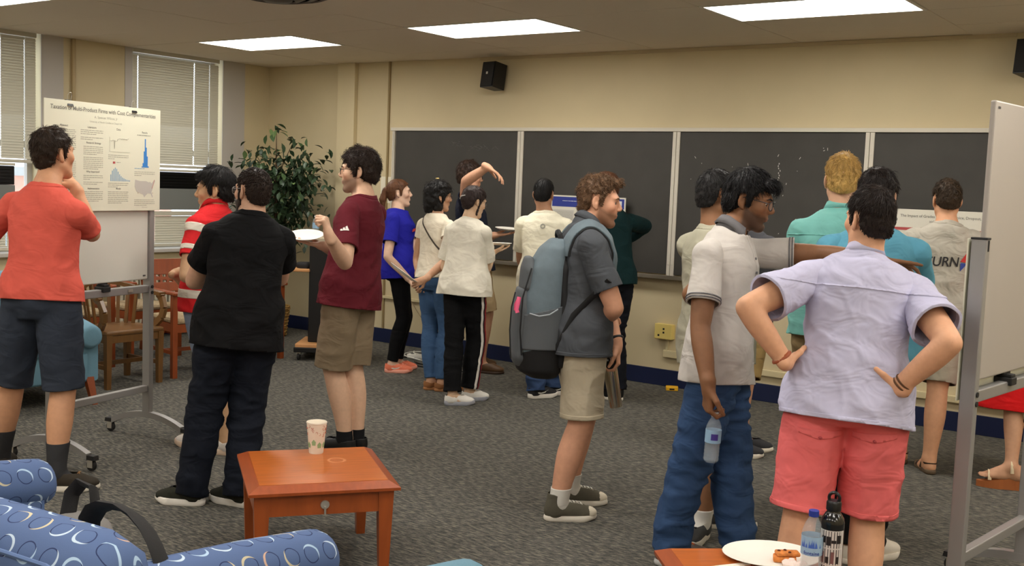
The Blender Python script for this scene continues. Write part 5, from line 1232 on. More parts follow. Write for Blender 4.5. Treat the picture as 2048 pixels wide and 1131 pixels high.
            for k, (tt, w, up) in enumerate(((0, 1, -.002), (.35, 1, .0012), (.7, .75, .0018), (1.0, .12, .0008))):
                c0 = p+fl*LL*tt+nn*(up-(LL*tt)**2/(2*.105*hs)+LL*lf*math.sin(tt*2.2)); w = w*tw*hs
                VV[:, k*3] = c0+sd*w; VV[:, k*3+1] = c0-sd*w; VV[:, k*3+2] = c0+nn*w*.9
            base = np.array([(r_*3+e, r_*3+(e+1) % 3, r_*3+3+(e+1) % 3, r_*3+3+e) for r_ in range(3) for e in range(3)])
            FF = (base[None]+12*np.arange(n)[:, None, None]).reshape(-1, 4)
            s.add('hair_strands', VV.reshape(-1, 3), FF, m, parent=o)['kind'] = 'stuff'
        # eyebrows
        for sd in (-1, 1):
            b = MB().tube([tuple(s.hp(sd*.012, .0940, .0225)-s.root_inv), tuple(s.hp(sd*.024, .0930, .027)-s.root_inv), tuple(s.hp(sd*.037, .0885, .0275)-s.root_inv), tuple(s.hp(sd*.050, .078, .022)-s.root_inv)], [.0036*hs, .0042*hs, .0036*hs, .0015*hs], 6)
            b.build('eyebrow', m, s.root, True)
        return o
    def beard(s, rgb, t=.006):
        hs = s.hs; m = hair_mat(rgb); pr = head_prims(s.C, s.hR, hs, s.fem)
        def mod(P, D):
            q = s.hq(P); D = D-t*hs+vnoise(q, 90, 5)*.002
            x = np.abs(q[:, 0]); zl = np.interp(q[:, 1], [-.04, -.012, .005, .022, .05, .075, .12], [-.2, -.0, .01, -.035, -.05, -.046, -.043])
            cut = np.maximum(q[:, 2]-zl, -.128-q[:, 2]); lip = .013-np.sqrt((x*.55)**2+((q[:, 2]+.066)*1.0)**2); cut = np.maximum(cut, np.where(q[:, 1] > .07, lip, -1))
            cut = np.maximum(cut, -.010-q[:, 1])*.8*hs
            return -_smin(-D, -cut, .004)
        lo = s.C-.16*hs; hi = s.C+.16*hs
        V, F, _ = nets(*field(pr, .0045, lo, hi, mod=mod, grow=0)[:3]); return s.add('beard', V, F, m)
    def glasses(s, rgb=(30, 26, 26), w=.026, h=.019, r=.0016, rimless=False):
        m = mat('glasses_%d_%d_%d' % rgb, rgb, .3, metal=.3); R0 = s.root_inv; t = s.hs
        b = MB()
        for sd in (-1, 1):
            pts = [tuple(s.hp(sd*(.032+w*math.copysign(abs(math.cos(a))**.7, math.cos(a))), .1035-.35*max(0, math.cos(a)*w), -.001+h*math.copysign(abs(math.sin(a))**.8, math.sin(a)))-R0) for a in np.linspace(0, 2*math.pi, 18, endpoint=False)]
            b.tube(pts, r*t, 6, closed=True)
            b.tube([tuple(s.hp(sd*(.032+w), .094, .008)-R0), tuple(s.hp(sd*.0735, .072, .011)-R0), tuple(s.hp(sd*.0805, -.012, .016)-R0), tuple(s.hp(sd*.0795, -.034, .004)-R0)], r*t*1.1, 6)
        b.tube([tuple(s.hp(-.0065, .1035, .004)-R0), tuple(s.hp(0, .1065, .006)-R0), tuple(s.hp(.0065, .1035, .004)-R0)], r*t, 6)
        o = b.build('glasses', m, s.root, True)
        for sd in (-1, 1):
            v = [tuple(s.hp(sd*(.032+w*.95*math.cos(a)), .1025-.35*max(0, math.cos(a)*w)*.95, -.001+h*.93*math.sin(a))-R0) for a in np.linspace(0, 2*math.pi, 16, endpoint=False)]
            l = MB(); vs = [l.bm.verts.new(p) for p in v]; l.bm.faces.new(vs); l.build('lens', mat('lens_glass', (235, 240, 240), .05, alpha=.10), o)
        return o
    # ---------------------------------------------------------------- ray-cast helpers
    def conform(s, V, origin, ux, uy, dirv, src, off=.003):
        """press flat points (x, y) on to the garment: ray from origin + x*ux + y*uy along dirv"""
        d = getattr(s, src); g = d['g']; F = d['F']; 
        if F.shape[1] == 4: F = np.concatenate([F[:, [0, 1, 2]], F[:, [0, 2, 3]]])
        keep = (g[F] > -.02).any(1); bvh = BVHTree.FromPolygons([Vector(p) for p in d['V']], F[keep].tolist()); out = []
        dv = Vector(nrm(dirv)); last = None
        for x, y in V:
            p = Vector(A3(origin)+A3(ux)*x+A3(uy)*y); hit = bvh.ray_cast(p-dv*.3, dv, .8)[0]
            if hit is None: hit = last or p
            last = hit; out.append(np.array(hit-dv*off))
        return np.array(out, np.float32)
    def print_mesh(s, name, me, origin, ux, uy, dirv, m, src='sh', off=.003, parent=None):
        n = len(me.vertices); co = np.zeros(n*3, np.float32); me.vertices.foreach_get('co', co); co = co.reshape(-1, 3)
        V = s.conform(co[:, :2], origin, ux, uy, dirv, src, off)-s.root_inv; me.vertices.foreach_set('co', V.ravel()); me.update()
        return link(name, me, m, parent or s.shirt_obj)
# ------------------------------------------------------------------ shoes
def foot_outline(P2, ln=1.0, wd=1.0):
    """signed distance to a shoe print: heel behind the origin, toe along +y"""
    x, y = P2[:, 0], P2[:, 1]
    def cap(a, b, r0, r1):
        a = np.array(a)*[wd, ln]; b = np.array(b)*[wd, ln]; ab = b-a; q = np.stack([x, y], 1)-a; t = np.clip((q@ab)/(ab@ab), 0, 1); return np.linalg.norm(q-t[:, None]*ab, axis=1)-(r0+(r1-r0)*t)*wd
    d = _smin(cap((0, -.035), (.004, .05), .034, .034), cap((.004, .05), (.004, .115), .036, .047), .03); return _smin(d, cap((.004, .12), (-.002, .165), .045, .033), .03)
SHOES = {}
def shoe_mesh(style):
    """two meshes in foot space (x outward for the right foot, y toe, z up, origin under the ankle)"""
    if style in SHOES: return SHOES[style]
    h = .0052; high = style == 'hightop'; low = style in ('slip', 'loafer', 'flat')
    st = .030 if style in ('runner', 'chunky') else (.024 if style != 'loafer' else .016)
    pr = [Ell((0, -.028, .050), (.033, .040, .055), None, .03), Ell((.002, .06, .042), (.036, .085, .040), None, .03), Ell((.002, .135, .034), (.042, .062, .032), None, .03), Cone((0, .0, .07), (.002, .09, .05), .036, .032, .03)]
    topz = .125 if high else (.072 if not low else .062)
    if high: pr += [Cone((0, -.016, .05), (0, -.012, .15), .041, .043, .02)]
    else: pr += [Cone((0, -.018, .05), (0, -.016, .11), .040, .042, .02)]
    V, F, _ = nets(*field(pr, h)[:3]); V = smooth(V, F, 1)
    g = np.minimum(V[:, 2]-st*.8, topz+np.where(V[:, 1] > .0, V[:, 1]*.45, np.maximum(-.02, -V[:, 1])*.3)-V[:, 2]); g = np.minimum(g, .085+V[:, 1]*0+(.05 if high else 0)-V[:, 2]+.0)
    V2, F2, _, _ = clip_tris(V, F, g)
    # sole
    n = 44; lo = np.array([-.07, -.09]); gx = np.linspace(-.065, .07, n); 
    ths = np.linspace(0, 2*math.pi, 48, endpoint=False); c = np.array([.002, .06]); ring = []
    for th in ths:
        d = np.array([math.cos(th), math.sin(th)]); ts = np.linspace(0, .2, 400); q = c+ts[:, None]*d; sd = foot_outline(q); ring.append(q[np.argmax(sd > 0)])
    ring = np.array(ring); b = MB()
    prof = [(.95, 0.0), (1.0, .004), (1.02, st*.5), (1.0, st), (.96, st+.004), (.85, st+.004)]
    rows = []
    for f, z in prof:
        toe = np.clip((ring[:, 1]-.12)/.07, 0, 1); zz = z+toe**2*(.010 if style in ('runner', 'chunky', 'sneaker_grey') else .004)
        if style in ('runner', 'chunky'): zz = zz+np.where(z > .01, np.clip((-ring[:, 1]-.0)/.07, 0, 1)*.010, 0)
        rows.append([b.bm.verts.new((c[0]+(x-c[0])*f, c[1]+(y-c[1])*f, q)) for (x, y), q in zip(ring, zz)])
    for A, B in zip(rows[:-1], rows[1:]):
        for i in range(48): b.bm.faces.new((A[i], A[(i+1) % 48], B[(i+1) % 48], B[i]))
    b.bm.faces.new(list(reversed(rows[0]))); b.bm.faces.new(rows[-1])
    sm = bpy.data.meshes.new('sole'); b.bm.to_mesh(sm); b.bm.free(); sm.polygons.foreach_set('use_smooth', [True]*len(sm.polygons)); sm.set_sharp_from_angle(angle=.9)
    lz = MB()
    if style not in ('loafer', 'flat', 'sandal'):
        bv = BVHTree.FromPolygons([Vector(p) for p in V2], F2.tolist()); k = 0
        ny = 6 if high else 5
        for i in range(ny):
            yy = .045+i*.0145 if not high else .022+i*.018
            for sg in (-1, 1):
                a = []
                for t in np.linspace(-1, 1, 5):
                    x = .018*t*sg+.002; y = yy+.005*t
                    hit = bv.ray_cast(Vector((x, y, .3)), Vector((0, 0, -1)))[0]
                    if hit: a.append(tuple(hit+Vector((0, 0, .0015))))
                if len(a) > 2: lz.tube(a, .0026, 5)
        hit = bv.ray_cast(Vector((0, .042, .3)), Vector((0, 0, -1)))[0]
        if hit:
            for sg in (-1, 1): lz.tube([tuple(hit), tuple(hit+Vector((sg*.014, -.004, .012))), tuple(hit+Vector((sg*.028, .006, .004))), tuple(hit+Vector((sg*.012, .004, .002)))], .0024, 5)
    lm = bpy.data.meshes.new('laces'); lz.bm.to_mesh(lm); lz.bm.free(); lm.polygons.foreach_set('use_smooth', [True]*len(lm.polygons))
    SHOES[style] = (V2, F2, sm, lm); return SHOES[style]
def put_shoes(p, style, upper, sole, lace=None, label=None, swoosh=None, toe=None, only=None):
    for A, t, sd in ((p.AL, p.j['tL'], -1), (p.AR, p.j['tR'], 1)):
        V2, F2, sm, lm = shoe_mesh(style); sc = p.s*(.94 if p.fem else 1.02)
        key = ('up', style, upper.name)
        if key not in SHOES:
            o = np_mesh('shoe', V2, F2, upper, p.root, solid=.004); SHOES[key] = o.data
        else:
            o = link('shoe', SHOES[key], None, p.root); md = o.modifiers.new('thickness', 'SOLIDIFY'); md.thickness = .004; md.offset = -1; md.use_rim_only = True
        f = nrm([t[0], t[1], 0]); x = np.cross(f, [0, 0, 1])*1.0
        lift = max(0.0, float(A[2])-.078*p.s) ; pit = p.j.get('pitch'+('L' if sd < 0 else 'R'), 0)
        M = Matrix(((x[0]*sd, f[0], 0, A[0]-p.root_inv[0]), (x[1]*sd, f[1], 0, A[1]-p.root_inv[1]), (0, 0, 1, lift), (0, 0, 0, 1))) @ Matrix.Rotation(math.radians(pit), 4, 'X') @ Matrix.Scale(sc, 4)
        if label: o['label'] = label
        o.matrix_local = M
        for nm, me, mt in (('sole', sm, sole), ('laces', lm, lace)):
            if mt is None or len(me.vertices) == 0: continue
            k2 = (nm, style, mt.name)
            if k2 not in SHOES: me2 = me.copy(); me2.materials.append(mt); SHOES[k2] = me2
            link(nm, SHOES[k2], None, o)
        if swoosh is not None:
            bv = BVHTree.FromPolygons([Vector(q) for q in V2], F2.tolist()); pts = [(-.01, .052), (.0, .042), (.02, .036), (.06, .046), (.095, .066), (.055, .053), (.025, .048), (.01, .052)]
            for side in (-1, 1):
                b = MB(); vs = []
                for y, z in pts:
                    hit = bv.ray_cast(Vector((side*.2, y, z)), Vector((-side, 0, 0)))[0]
                    if hit: vs.append(b.bm.verts.new(hit+Vector((side*.0015, 0, 0))))
                if len(vs) > 2: b.bm.faces.new(vs); b.build('swoosh_mark', swoosh, o)
                else: b.bm.free()
        if toe is not None:
            F3 = F2[(V2[F2].mean(1)[:, 1] > .15) & (V2[F2].mean(1)[:, 2] < .065)]
            k3 = ('toe', style, toe.name)
            if len(F3): np_mesh('toe_cap', V2+vnormals(V2, F2)*.0015, F3, toe, o)
def sock(p, side, m, z1, r=1.0):
    """a sock: the lower leg and foot grown by a few millimetres, cut at z1 above the ankle"""
    A = p.AL if side == 'L' else p.AR; K = p.KL if side == 'L' else p.KR; k = p.k
    pr = limb(K, A, [.053*k, .056*k, .056*k, .047*k, .039*k, .035*k], .02, 0, bend=-p.hfw*.012*k)+foot_prims(A, p.j['tL' if side == 'L' else 'tR'], p.s, True)[:3]
    lo = A-.16; hi = A+.12; hi[2] = A[2]+z1+.03; V, F, _ = nets(*field(pr, .008, lo, hi, grow=.0045)[:3]); V, F, _, _ = clip_tris(V, F, A[2]+z1-V[:, 2]); V, F, _, _ = clip_tris(V, F, V[:, 2]-.03)
    p.add('sock', V, F, m, .003)

# joint positions of everyone in the room (metres)
POSE = {
    'red': {'H': 1.81, 'P': (-5.1192, 3.0559, 0.9503), 'N': (-5.148, 3.0982, 1.5132), 'C': (-5.188, 3.1666, 1.694), 'SL': (-5.2993, 3.0224, 1.4251), 'SR': (-4.9862, 3.1586, 1.3952), 'EL': (-5.5341, 2.927, 1.2091), 'WL': (-5.4279, 3.1093, 1.3799), 'palm_left': ((0.57, 0.7398, 0.3575), (0.7263, 0.522, 0.4472), {'curl': 0.8}), 'ER': (-5.1951, 3.3906, 1.2793), 'WR': (-5.3033, 3.3587, 1.5262), 'palm_right': ((-0.7423, -0.1643, 0.6497), (-0.7355, -0.1178, -0.6672), {'curl': 0.75}), 'HL': (-5.2, 3.0138, 0.9503), 'HR': (-5.0384, 3.0979, 0.9503), 'KL': (-5.3238, 3.0172, 0.5137), 'AL': (-5.4467, 3.0205, 0.0807), 'tL': (-0.713, 0.7003), 'KR': (-5.0243, 3.1206, 0.5076), 'AR': (-4.9568, 3.0392, 0.0807), 'tR': (0.6735, 0.7401), 'hf': (-0.1311, 0.989, 0.0872), 'hu': (0.0, 0.0, 1.0), 'hroll': 0, 'near': 1},
    'stripe': {'H': 1.69, 'P': (-5.1111, 4.1031, 0.8873), 'N': (-5.1219, 4.1541, 1.4128), 'C': (-5.1477, 4.1636, 1.5279), 'SL': (-5.0737, 3.9806, 1.3283), 'SR': (-5.1666, 4.3112, 1.3283), 'EL': (-5.016, 3.8645, 1.0456), 'WL': (-5.088, 4.1075, 1.0403), 'palm_left': ((-0.5288, -0.7691, 0.3589), (0.9628, 0.2703, 0.0), {'curl': 0.5}), 'ER': (-5.2987, 4.2241, 1.0606), 'WR': (-5.2694, 3.9741, 1.0305), 'palm_right': ((-0.5356, 0.8445, 0.0), (0.9628, 0.2703, 0.0), {'curl': 0.5}), 'HL': (-5.1027, 4.0187, 0.8873), 'HR': (-5.1194, 4.1876, 0.8873), 'KL': (-5.0121, 4.0532, 0.4796), 'AL': (-4.9223, 4.0875, 0.0753), 'tL': (-0.9347, -0.3531), 'KR': (-5.1569, 4.1207, 0.4803), 'AR': (-5.1245, 4.0611, 0.0753), 'tR': (-0.9936, -0.0984), 'hf': (-0.7902, -0.6109, -0.0523), 'hu': (0.0, 0.0, 1.0), 'hroll': 0, 'near': 1, 'hscale': 1.07},
    'black': {'H': 1.69, 'P': (-4.1514, 3.5173, 0.8873), 'N': (-4.1476, 3.5788, 1.4128), 'C': (-4.1614, 3.5978, 1.546), 'SL': (-4.2377, 3.4368, 1.3176), 'SR': (-4.059, 3.6972, 1.3066), 'EL': (-4.4413, 3.4707, 1.0851), 'WL': (-4.4322, 3.7236, 1.0993), 'palm_left': ((0.3933, 0.9194, 0.0), (0.8244, -0.566, 0.0), {'curl': 0.4}), 'ER': (-4.2316, 3.8516, 1.0991), 'WR': (-4.4845, 3.8349, 1.0953), 'palm_right': ((-0.6452, -0.764, 0.0), (0.8244, -0.566, 0.0), {'curl': 0.4}), 'HL': (-4.1994, 3.4473, 0.8873), 'HR': (-4.1034, 3.5873, 0.8873), 'KL': (-4.2635, 3.413, 0.4796), 'AL': (-4.2724, 3.3415, 0.0753), 'tL': (-0.915, -0.4016), 'KR': (-4.1406, 3.5671, 0.4754), 'AR': (-4.091, 3.4887, 0.0753), 'tR': (-0.9896, -0.1332), 'hf': (-0.9915, 0.1109, 0.0349), 'hu': (0.0, 0.0, 1.0), 'hroll': 0, 'near': 1},
    'maroon': {'H': 1.8, 'P': (-4.511, 4.6611, 0.945), 'N': (-4.4901, 4.7386, 1.5048), 'C': (-4.5398, 4.7367, 1.6721), 'SL': (-4.4379, 4.5519, 1.4152), 'SR': (-4.549, 4.9004, 1.4152), 'EL': (-4.3017, 4.3985, 1.1551), 'WL': (-4.2289, 4.1958, 1.318), 'palm_left': ((-0.2173, -0.1562, 0.9635), (-0.9108, -0.4129, 0.0), {'curl': 1.15}), 'ER': (-4.7057, 4.8521, 1.1274), 'WR': (-4.6762, 4.6, 1.2196), 'palm_right': ((-0.6746, -0.7237, 0.1454), (-0.1592, -0.1145, 0.9806), {'curl': 0.12}), 'HL': (-4.4865, 4.574, 0.945), 'HR': (-4.5354, 4.7481, 0.945), 'KL': (-4.5326, 4.5545, 0.5068), 'AL': (-4.4382, 4.5746, 0.0802), 'tL': (-0.9814, -0.1849), 'KR': (-4.5084, 4.6948, 0.5081), 'AR': (-4.425, 4.6585, 0.0802), 'tR': (-0.9617, -0.27), 'hf': (-0.8318, -0.5549, 0.0), 'hu': (0.0, 0.0, 1.0), 'hroll': 0, 'near': 1},
    'bluew': {'H': 1.65, 'P': (-6.1155, 6.8996, 0.8662), 'N': (-6.1658, 6.9211, 1.3794), 'C': (-6.1707, 6.9472, 1.5215), 'SL': (-6.2234, 7.0428, 1.2969), 'SR': (-6.0919, 6.7925, 1.2969), 'EL': (-6.0458, 7.0443, 1.0141), 'WL': (-5.8987, 6.903, 0.8337), 'palm_left': ((0.3298, 0.237, -0.9138), (0.4647, -0.8849, 0.0), {'curl': 0.4}), 'ER': (-6.0322, 6.6646, 0.9942), 'WR': (-5.8949, 6.8013, 0.803), 'palm_right': ((0.6963, 0.5005, -0.5145), (0.9874, 0.1582, 0.0), {'curl': 0.5}), 'HL': (-6.1749, 6.9576, 0.8662), 'HR': (-6.0561, 6.8417, 0.8662), 'KL': (-6.1107, 7.0037, 0.4698), 'AL': (-6.1425, 6.9514, 0.0735), 'tL': (0.5644, 0.8269), 'KR': (-6.0247, 6.8796, 0.465), 'AR': (-6.088, 6.8203, 0.0735), 'tR': (0.7233, 0.6913), 'hf': (0.6971, 0.7144, 0.0698), 'hu': (0.0, 0.0, 1.0), 'hroll': 0},
    'jeansw': {'H': 1.63, 'P': (-5.436, 6.5815, 0.8558), 'N': (-5.4788, 6.6076, 1.3627), 'C': (-5.476, 6.6401, 1.5144), 'SL': (-5.611, 6.619, 1.2811), 'SR': (-5.3328, 6.5878, 1.2811), 'EL': (-5.6897, 6.64, 0.9925), 'WL': (-5.5355, 6.516, 0.8488), 'palm_left': ((-0.0131, -0.5817, -0.8133), (0.7904, -0.6126, 0.0), {'curl': 0.7}), 'ER': (-5.2447, 6.4634, 1.0228), 'WR': (-5.2794, 6.2609, 0.8903), 'palm_right': ((-0.742, -0.5333, -0.4061), (-0.41, 0.9121, 0.0), {'curl': 0.7}), 'HL': (-5.5176, 6.5907, 0.8558), 'HR': (-5.3544, 6.5724, 0.8558), 'KL': (-5.4443, 6.536, 0.4626), 'AL': (-5.3715, 6.4817, 0.0727), 'tL': (0.5644, 0.8269), 'KR': (-5.3079, 6.5753, 0.4591), 'AR': (-5.2717, 6.4965, 0.0727), 'tR': (0.634, 0.7745), 'hf': (0.5049, 0.8631, -0.0523), 'hu': (0.0, 0.0, 1.0), 'hroll': 0},
    'stripew': {'H': 1.61, 'P': (-4.9372, 6.3195, 0.8452), 'N': (-4.9551, 6.3626, 1.346), 'C': (-4.9411, 6.4023, 1.4922), 'SL': (-5.0898, 6.3423, 1.2654), 'SR': (-4.8147, 6.3691, 1.2654), 'EL': (-5.1727, 6.3653, 0.9819), 'WL': (-5.2244, 6.5767, 1.0867), 'palm_left': ((0.2515, 0.9678, 0.0), (0.0, 0.0, 1.0), {'curl': 0.35}), 'ER': (-4.857, 6.4709, 0.9904), 'WR': (-4.9497, 6.6634, 1.1029), 'palm_right': ((0.3401, 0.9017, 0.2669), (-0.2568, -0.1846, 0.9487), {'curl': 0.1}), 'HL': (-5.0179, 6.3116, 0.8452), 'HR': (-4.8564, 6.3273, 0.8452), 'KL': (-4.9482, 6.2256, 0.4569), 'AL': (-4.8792, 6.1402, 0.0718), 'tL': (0.634, 0.7745), 'KR': (-4.8794, 6.4047, 0.4591), 'AR': (-4.8897, 6.3509, 0.0718), 'tR': (0.4128, 0.9125), 'hf': (0.2739, 0.9325, -0.2419), 'hu': (0.0, 0.0, 1.0), 'hroll': 0},
    'raised': {'H': 1.79, 'P': (-5.6649, 7.4144, 0.9397), 'N': (-5.7825, 7.3927, 1.4964), 'C': (-5.7885, 7.4244, 1.6857), 'SL': (-5.8568, 7.5526, 1.4084), 'SR': (-5.671, 7.2396, 1.4084), 'EL': (-5.7144, 7.514, 1.114), 'WL': (-5.4863, 7.398, 1.1951), 'palm_left': ((0.808, 0.5808, 0.0995), (0.0, 0.0, 1.0), {'curl': 0.1}), 'ER': (-5.5379, 7.0518, 1.644), 'WR': (-5.2991, 7.0231, 1.7634), 'palm_right': ((0.6999, 0.5031, -0.507), (-0.3016, -0.2168, -0.9285), {'curl': 0.25}), 'HL': (-5.7109, 7.4917, 0.9397), 'HR': (-5.619, 7.337, 0.9397), 'KL': (-5.6911, 7.5562, 0.5064), 'AL': (-5.7758, 7.5578, 0.0798), 'tL': (0.6988, 0.7161), 'KR': (-5.537, 7.3988, 0.5134), 'AR': (-5.5709, 7.392, 0.0798), 'tR': (0.9005, 0.4334), 'hf': (0.6336, 0.774, -0.0349), 'hu': (0.0, 0.0, 1.0), 'hroll': 0},
    'whiteboy': {'H': 1.68, 'P': (-4.6664, 6.9485, 0.882), 'N': (-4.6947, 6.9867, 1.4045), 'C': (-4.7216, 6.999, 1.5613), 'SL': (-4.8418, 6.9016, 1.3203), 'SR': (-4.5385, 7.0595, 1.3203), 'EL': (-4.9143, 6.9988, 1.036), 'WL': (-4.9455, 7.1811, 0.8649), 'palm_left': ((-0.1236, 0.7235, -0.6791), (0.8873, 0.4621, 0.0), {}), 'ER': (-4.6096, 7.2265, 1.0701), 'WR': (-4.7427, 7.3146, 0.8751), 'palm_right': ((-0.5282, 0.3496, -0.7738), (-0.8873, -0.4621, -0.0), {}), 'HL': (-4.7414, 6.9094, 0.882), 'HR': (-4.5915, 6.9875, 0.882), 'KL': (-4.669, 6.8624, 0.4768), 'AL': (-4.5971, 6.8157, 0.0749), 'tL': (0.4128, 0.9125), 'KR': (-4.6217, 7.061, 0.4781), 'AR': (-4.5862, 7.0082, 0.0749), 'tR': (0.4128, 0.9125), 'hf': (-0.3474, 0.9282, -0.1392), 'hu': (0.0, 0.0, 1.0), 'hroll': 0},
    'green': {'H': 1.75, 'P': (-4.2096, 7.2168, 0.9188), 'N': (-4.2682, 7.2359, 1.463), 'C': (-4.312, 7.2376, 1.6279), 'SL': (-4.3323, 7.071, 1.3756), 'SR': (-4.1853, 7.3946, 1.3756), 'EL': (-4.4859, 7.225, 1.1381), 'WL': (-4.489, 7.3255, 0.8956), 'palm_left': ((-0.012, 0.3827, -0.9238), (0.4132, 0.909, 0.0), {}), 'ER': (-4.2072, 7.7136, 1.3378), 'WR': (-4.3838, 7.6017, 1.179), 'palm_right': ((-0.8642, -0.1912, -0.4655), (-0.4304, -0.3093, -0.848), {'curl': 0.3}), 'HL': (-4.246, 7.1368, 0.9188), 'HR': (-4.1733, 7.2968, 0.9188), 'KL': (-4.2717, 7.1954, 0.4948), 'AL': (-4.1877, 7.2033, 0.078), 'tL': (-0.9669, 0.2484), 'KR': (-4.1964, 7.2835, 0.4908), 'AR': (-4.1141, 7.2232, 0.078), 'tR': (-0.8235, 0.5653), 'hf': (-0.9811, 0.1623, -0.0872), 'hu': (0.0, 0.0, 1.0), 'hroll': 0},
    'backpack': {'H': 1.72, 'P': (-2.7995, 4.5207, 0.903), 'N': (-2.8098, 4.5484, 1.4379), 'C': (-2.7654, 4.5957, 1.5607), 'SL': (-2.9246, 4.6746, 1.3516), 'SR': (-2.6917, 4.4133, 1.3516), 'EL': (-2.811, 4.7498, 1.0659), 'WL': (-2.6867, 4.6955, 0.8464), 'palm_left': ((0.0967, 0.0695, -0.9929), (-0.8661, -0.4999, 0.0), {'curl': 0.75, 'thumb': 0.8}), 'ER': (-2.5662, 4.4478, 1.0631), 'WR': (-2.7344, 4.6221, 0.9741), 'palm_right': ((-0.1388, 0.986, 0.092), (0.2994, -0.0172, -0.954), {'curl': 0.3}), 'HL': (-2.8614, 4.5811, 0.903), 'HR': (-2.7375, 4.4602, 0.903), 'KL': (-2.8301, 4.6571, 0.4897), 'AL': (-2.8912, 4.6384, 0.0767), 'tL': (0.7468, 0.6655), 'KR': (-2.7279, 4.4549, 0.4817), 'AR': (-2.7922, 4.3745, 0.0767), 'tR': (0.6735, 0.7401), 'hf': (0.8662, 0.4942, -0.0698), 'hu': (0.0, 0.0, 1.0), 'hroll': 0, 'near': 1},
    'gray': {'H': 1.73, 'P': (-2.1643, 4.7277, 0.9083), 'N': (-2.2175, 4.7499, 1.4463), 'C': (-2.2226, 4.7787, 1.6082), 'SL': (-2.3695, 4.819, 1.3598), 'SR': (-2.0484, 4.6737, 1.3598), 'EL': (-2.145, 4.957, 1.1813), 'WL': (-2.1643, 4.7275, 1.0619), 'palm_left': ((-0.0743, -0.8846, -0.4603), (0.9125, -0.4128, 0.0), {}), 'ER': (-2.2821, 4.6649, 1.1438), 'WR': (-2.2592, 4.8735, 0.9911), 'palm_right': ((0.088, 0.8039, -0.5882), (-0.9125, 0.4128, -0.0), {}), 'HL': (-2.2437, 4.7636, 0.9083), 'HR': (-2.0849, 4.6918, 0.9083), 'KL': (-2.1764, 4.8359, 0.4961), 'AL': (-2.1528, 4.8105, 0.0771), 'tL': (0.9005, 0.4334), 'KR': (-2.0852, 4.6797, 0.4846), 'AR': (-2.1236, 4.5837, 0.0771), 'tR': (0.097, -0.9968), 'hf': (0.5333, 0.8429, -0.0872), 'hu': (0.0, 0.0, 1.0), 'hroll': 0, 'near': 1},
    'polo': {'H': 1.735, 'P': (-1.9559, 4.3216, 0.9109), 'N': (-1.9695, 4.3722, 1.4505), 'C': (-1.913, 4.4434, 1.5975), 'SL': (-1.9601, 4.5401, 1.3636), 'SR': (-1.9746, 4.188, 1.3636), 'EL': (-1.6596, 4.6469, 1.3778), 'WL': (-1.4002, 4.6271, 1.3705), 'palm_left': ((0.9452, 0.3253, -0.0288), (0.0578, -0.081, -0.995), {'fingers': [0.05, 0.3, 0.45, 0.5], 'curl': 0.2}), 'ER': (-1.9373, 4.0666, 1.0708), 'WR': (-1.8443, 3.9803, 0.8435), 'palm_right': ((-0.029, 0.0407, -0.9988), (0.6819, 0.7315, 0.0), {'curl': 0.95, 'thumb': 0.8}), 'HL': (-1.9867, 4.4032, 0.9109), 'HR': (-1.9251, 4.2401, 0.9109), 'KL': (-1.9046, 4.3759, 0.4924), 'AL': (-1.8232, 4.3489, 0.0773), 'tL': (0.8595, 0.5105), 'KR': (-2.0032, 4.2131, 0.4924), 'AR': (-2.0807, 4.1864, 0.0773), 'tR': (0.5644, 0.8269), 'hf': (0.9557, 0.2326, -0.1736), 'hu': (0.0, 0.0, 1.0), 'hroll': 0, 'near': 1},
    'blond': {'H': 1.84, 'P': (-1.8712, 5.4984, 0.966), 'N': (-1.8878, 5.5505, 1.5382), 'C': (-1.8971, 5.5785, 1.7118), 'SL': (-2.0512, 5.4556, 1.4461), 'SR': (-1.7191, 5.6286, 1.4461), 'EL': (-2.1258, 5.6437, 1.1747), 'WL': (-2.0839, 5.8883, 1.0538), 'palm_left': ((0.1517, 0.8861, -0.438), (0.8873, 0.4621, 0.0), {}), 'ER': (-1.7872, 5.8428, 1.1929), 'WR': (-1.9123, 6.0495, 1.0595), 'palm_right': ((-0.4531, 0.749, -0.4835), (-0.8873, -0.4621, -0.0), {}), 'HL': (-1.9533, 5.4556, 0.966), 'HR': (-1.7891, 5.5411, 0.966), 'KL': (-1.923, 5.4602, 0.5162), 'AL': (-1.8507, 5.382, 0.082), 'tL': (-0.713, 0.7003), 'KR': (-1.7781, 5.5613, 0.5158), 'AR': (-1.7124, 5.475, 0.082), 'tR': (-0.097, 0.9968), 'hf': (-0.3509, 0.9374, 0.0), 'hu': (0.0, 0.0, 1.0), 'hroll': 0, 'near': 1},
    'bluet': {'H': 1.76, 'P': (-1.5096, 4.9869, 0.924), 'N': (-1.5501, 5.0192, 1.4714), 'C': (-1.5469, 5.0545, 1.6357), 'SL': (-1.7117, 4.9337, 1.3833), 'SR': (-1.3755, 5.0942, 1.3833), 'EL': (-1.8185, 5.1337, 1.152), 'WL': (-1.7666, 5.2099, 0.9046), 'palm_left': ((0.1964, 0.2884, -0.9372), (0.903, 0.431, 0.0), {}), 'ER': (-1.4139, 5.3581, 1.1995), 'WR': (-1.4053, 5.2182, 0.9757), 'palm_right': ((0.0, 0.0, -1.0), (-0.903, -0.431, -0.0), {'curl': 0.9}), 'HL': (-1.5895, 4.9488, 0.924), 'HR': (-1.4296, 5.0251, 0.924), 'KL': (-1.545, 4.8589, 0.4995), 'AL': (-1.5009, 4.7697, 0.0784), 'tL': (-0.5808, 0.814), 'KR': (-1.4258, 4.9327, 0.4995), 'AR': (-1.422, 4.8412, 0.0784), 'tR': (0.4128, 0.9125), 'hf': (-0.0613, 0.9844, -0.1736), 'hu': (0.0, 0.0, 1.0), 'hroll': 0, 'near': 1},
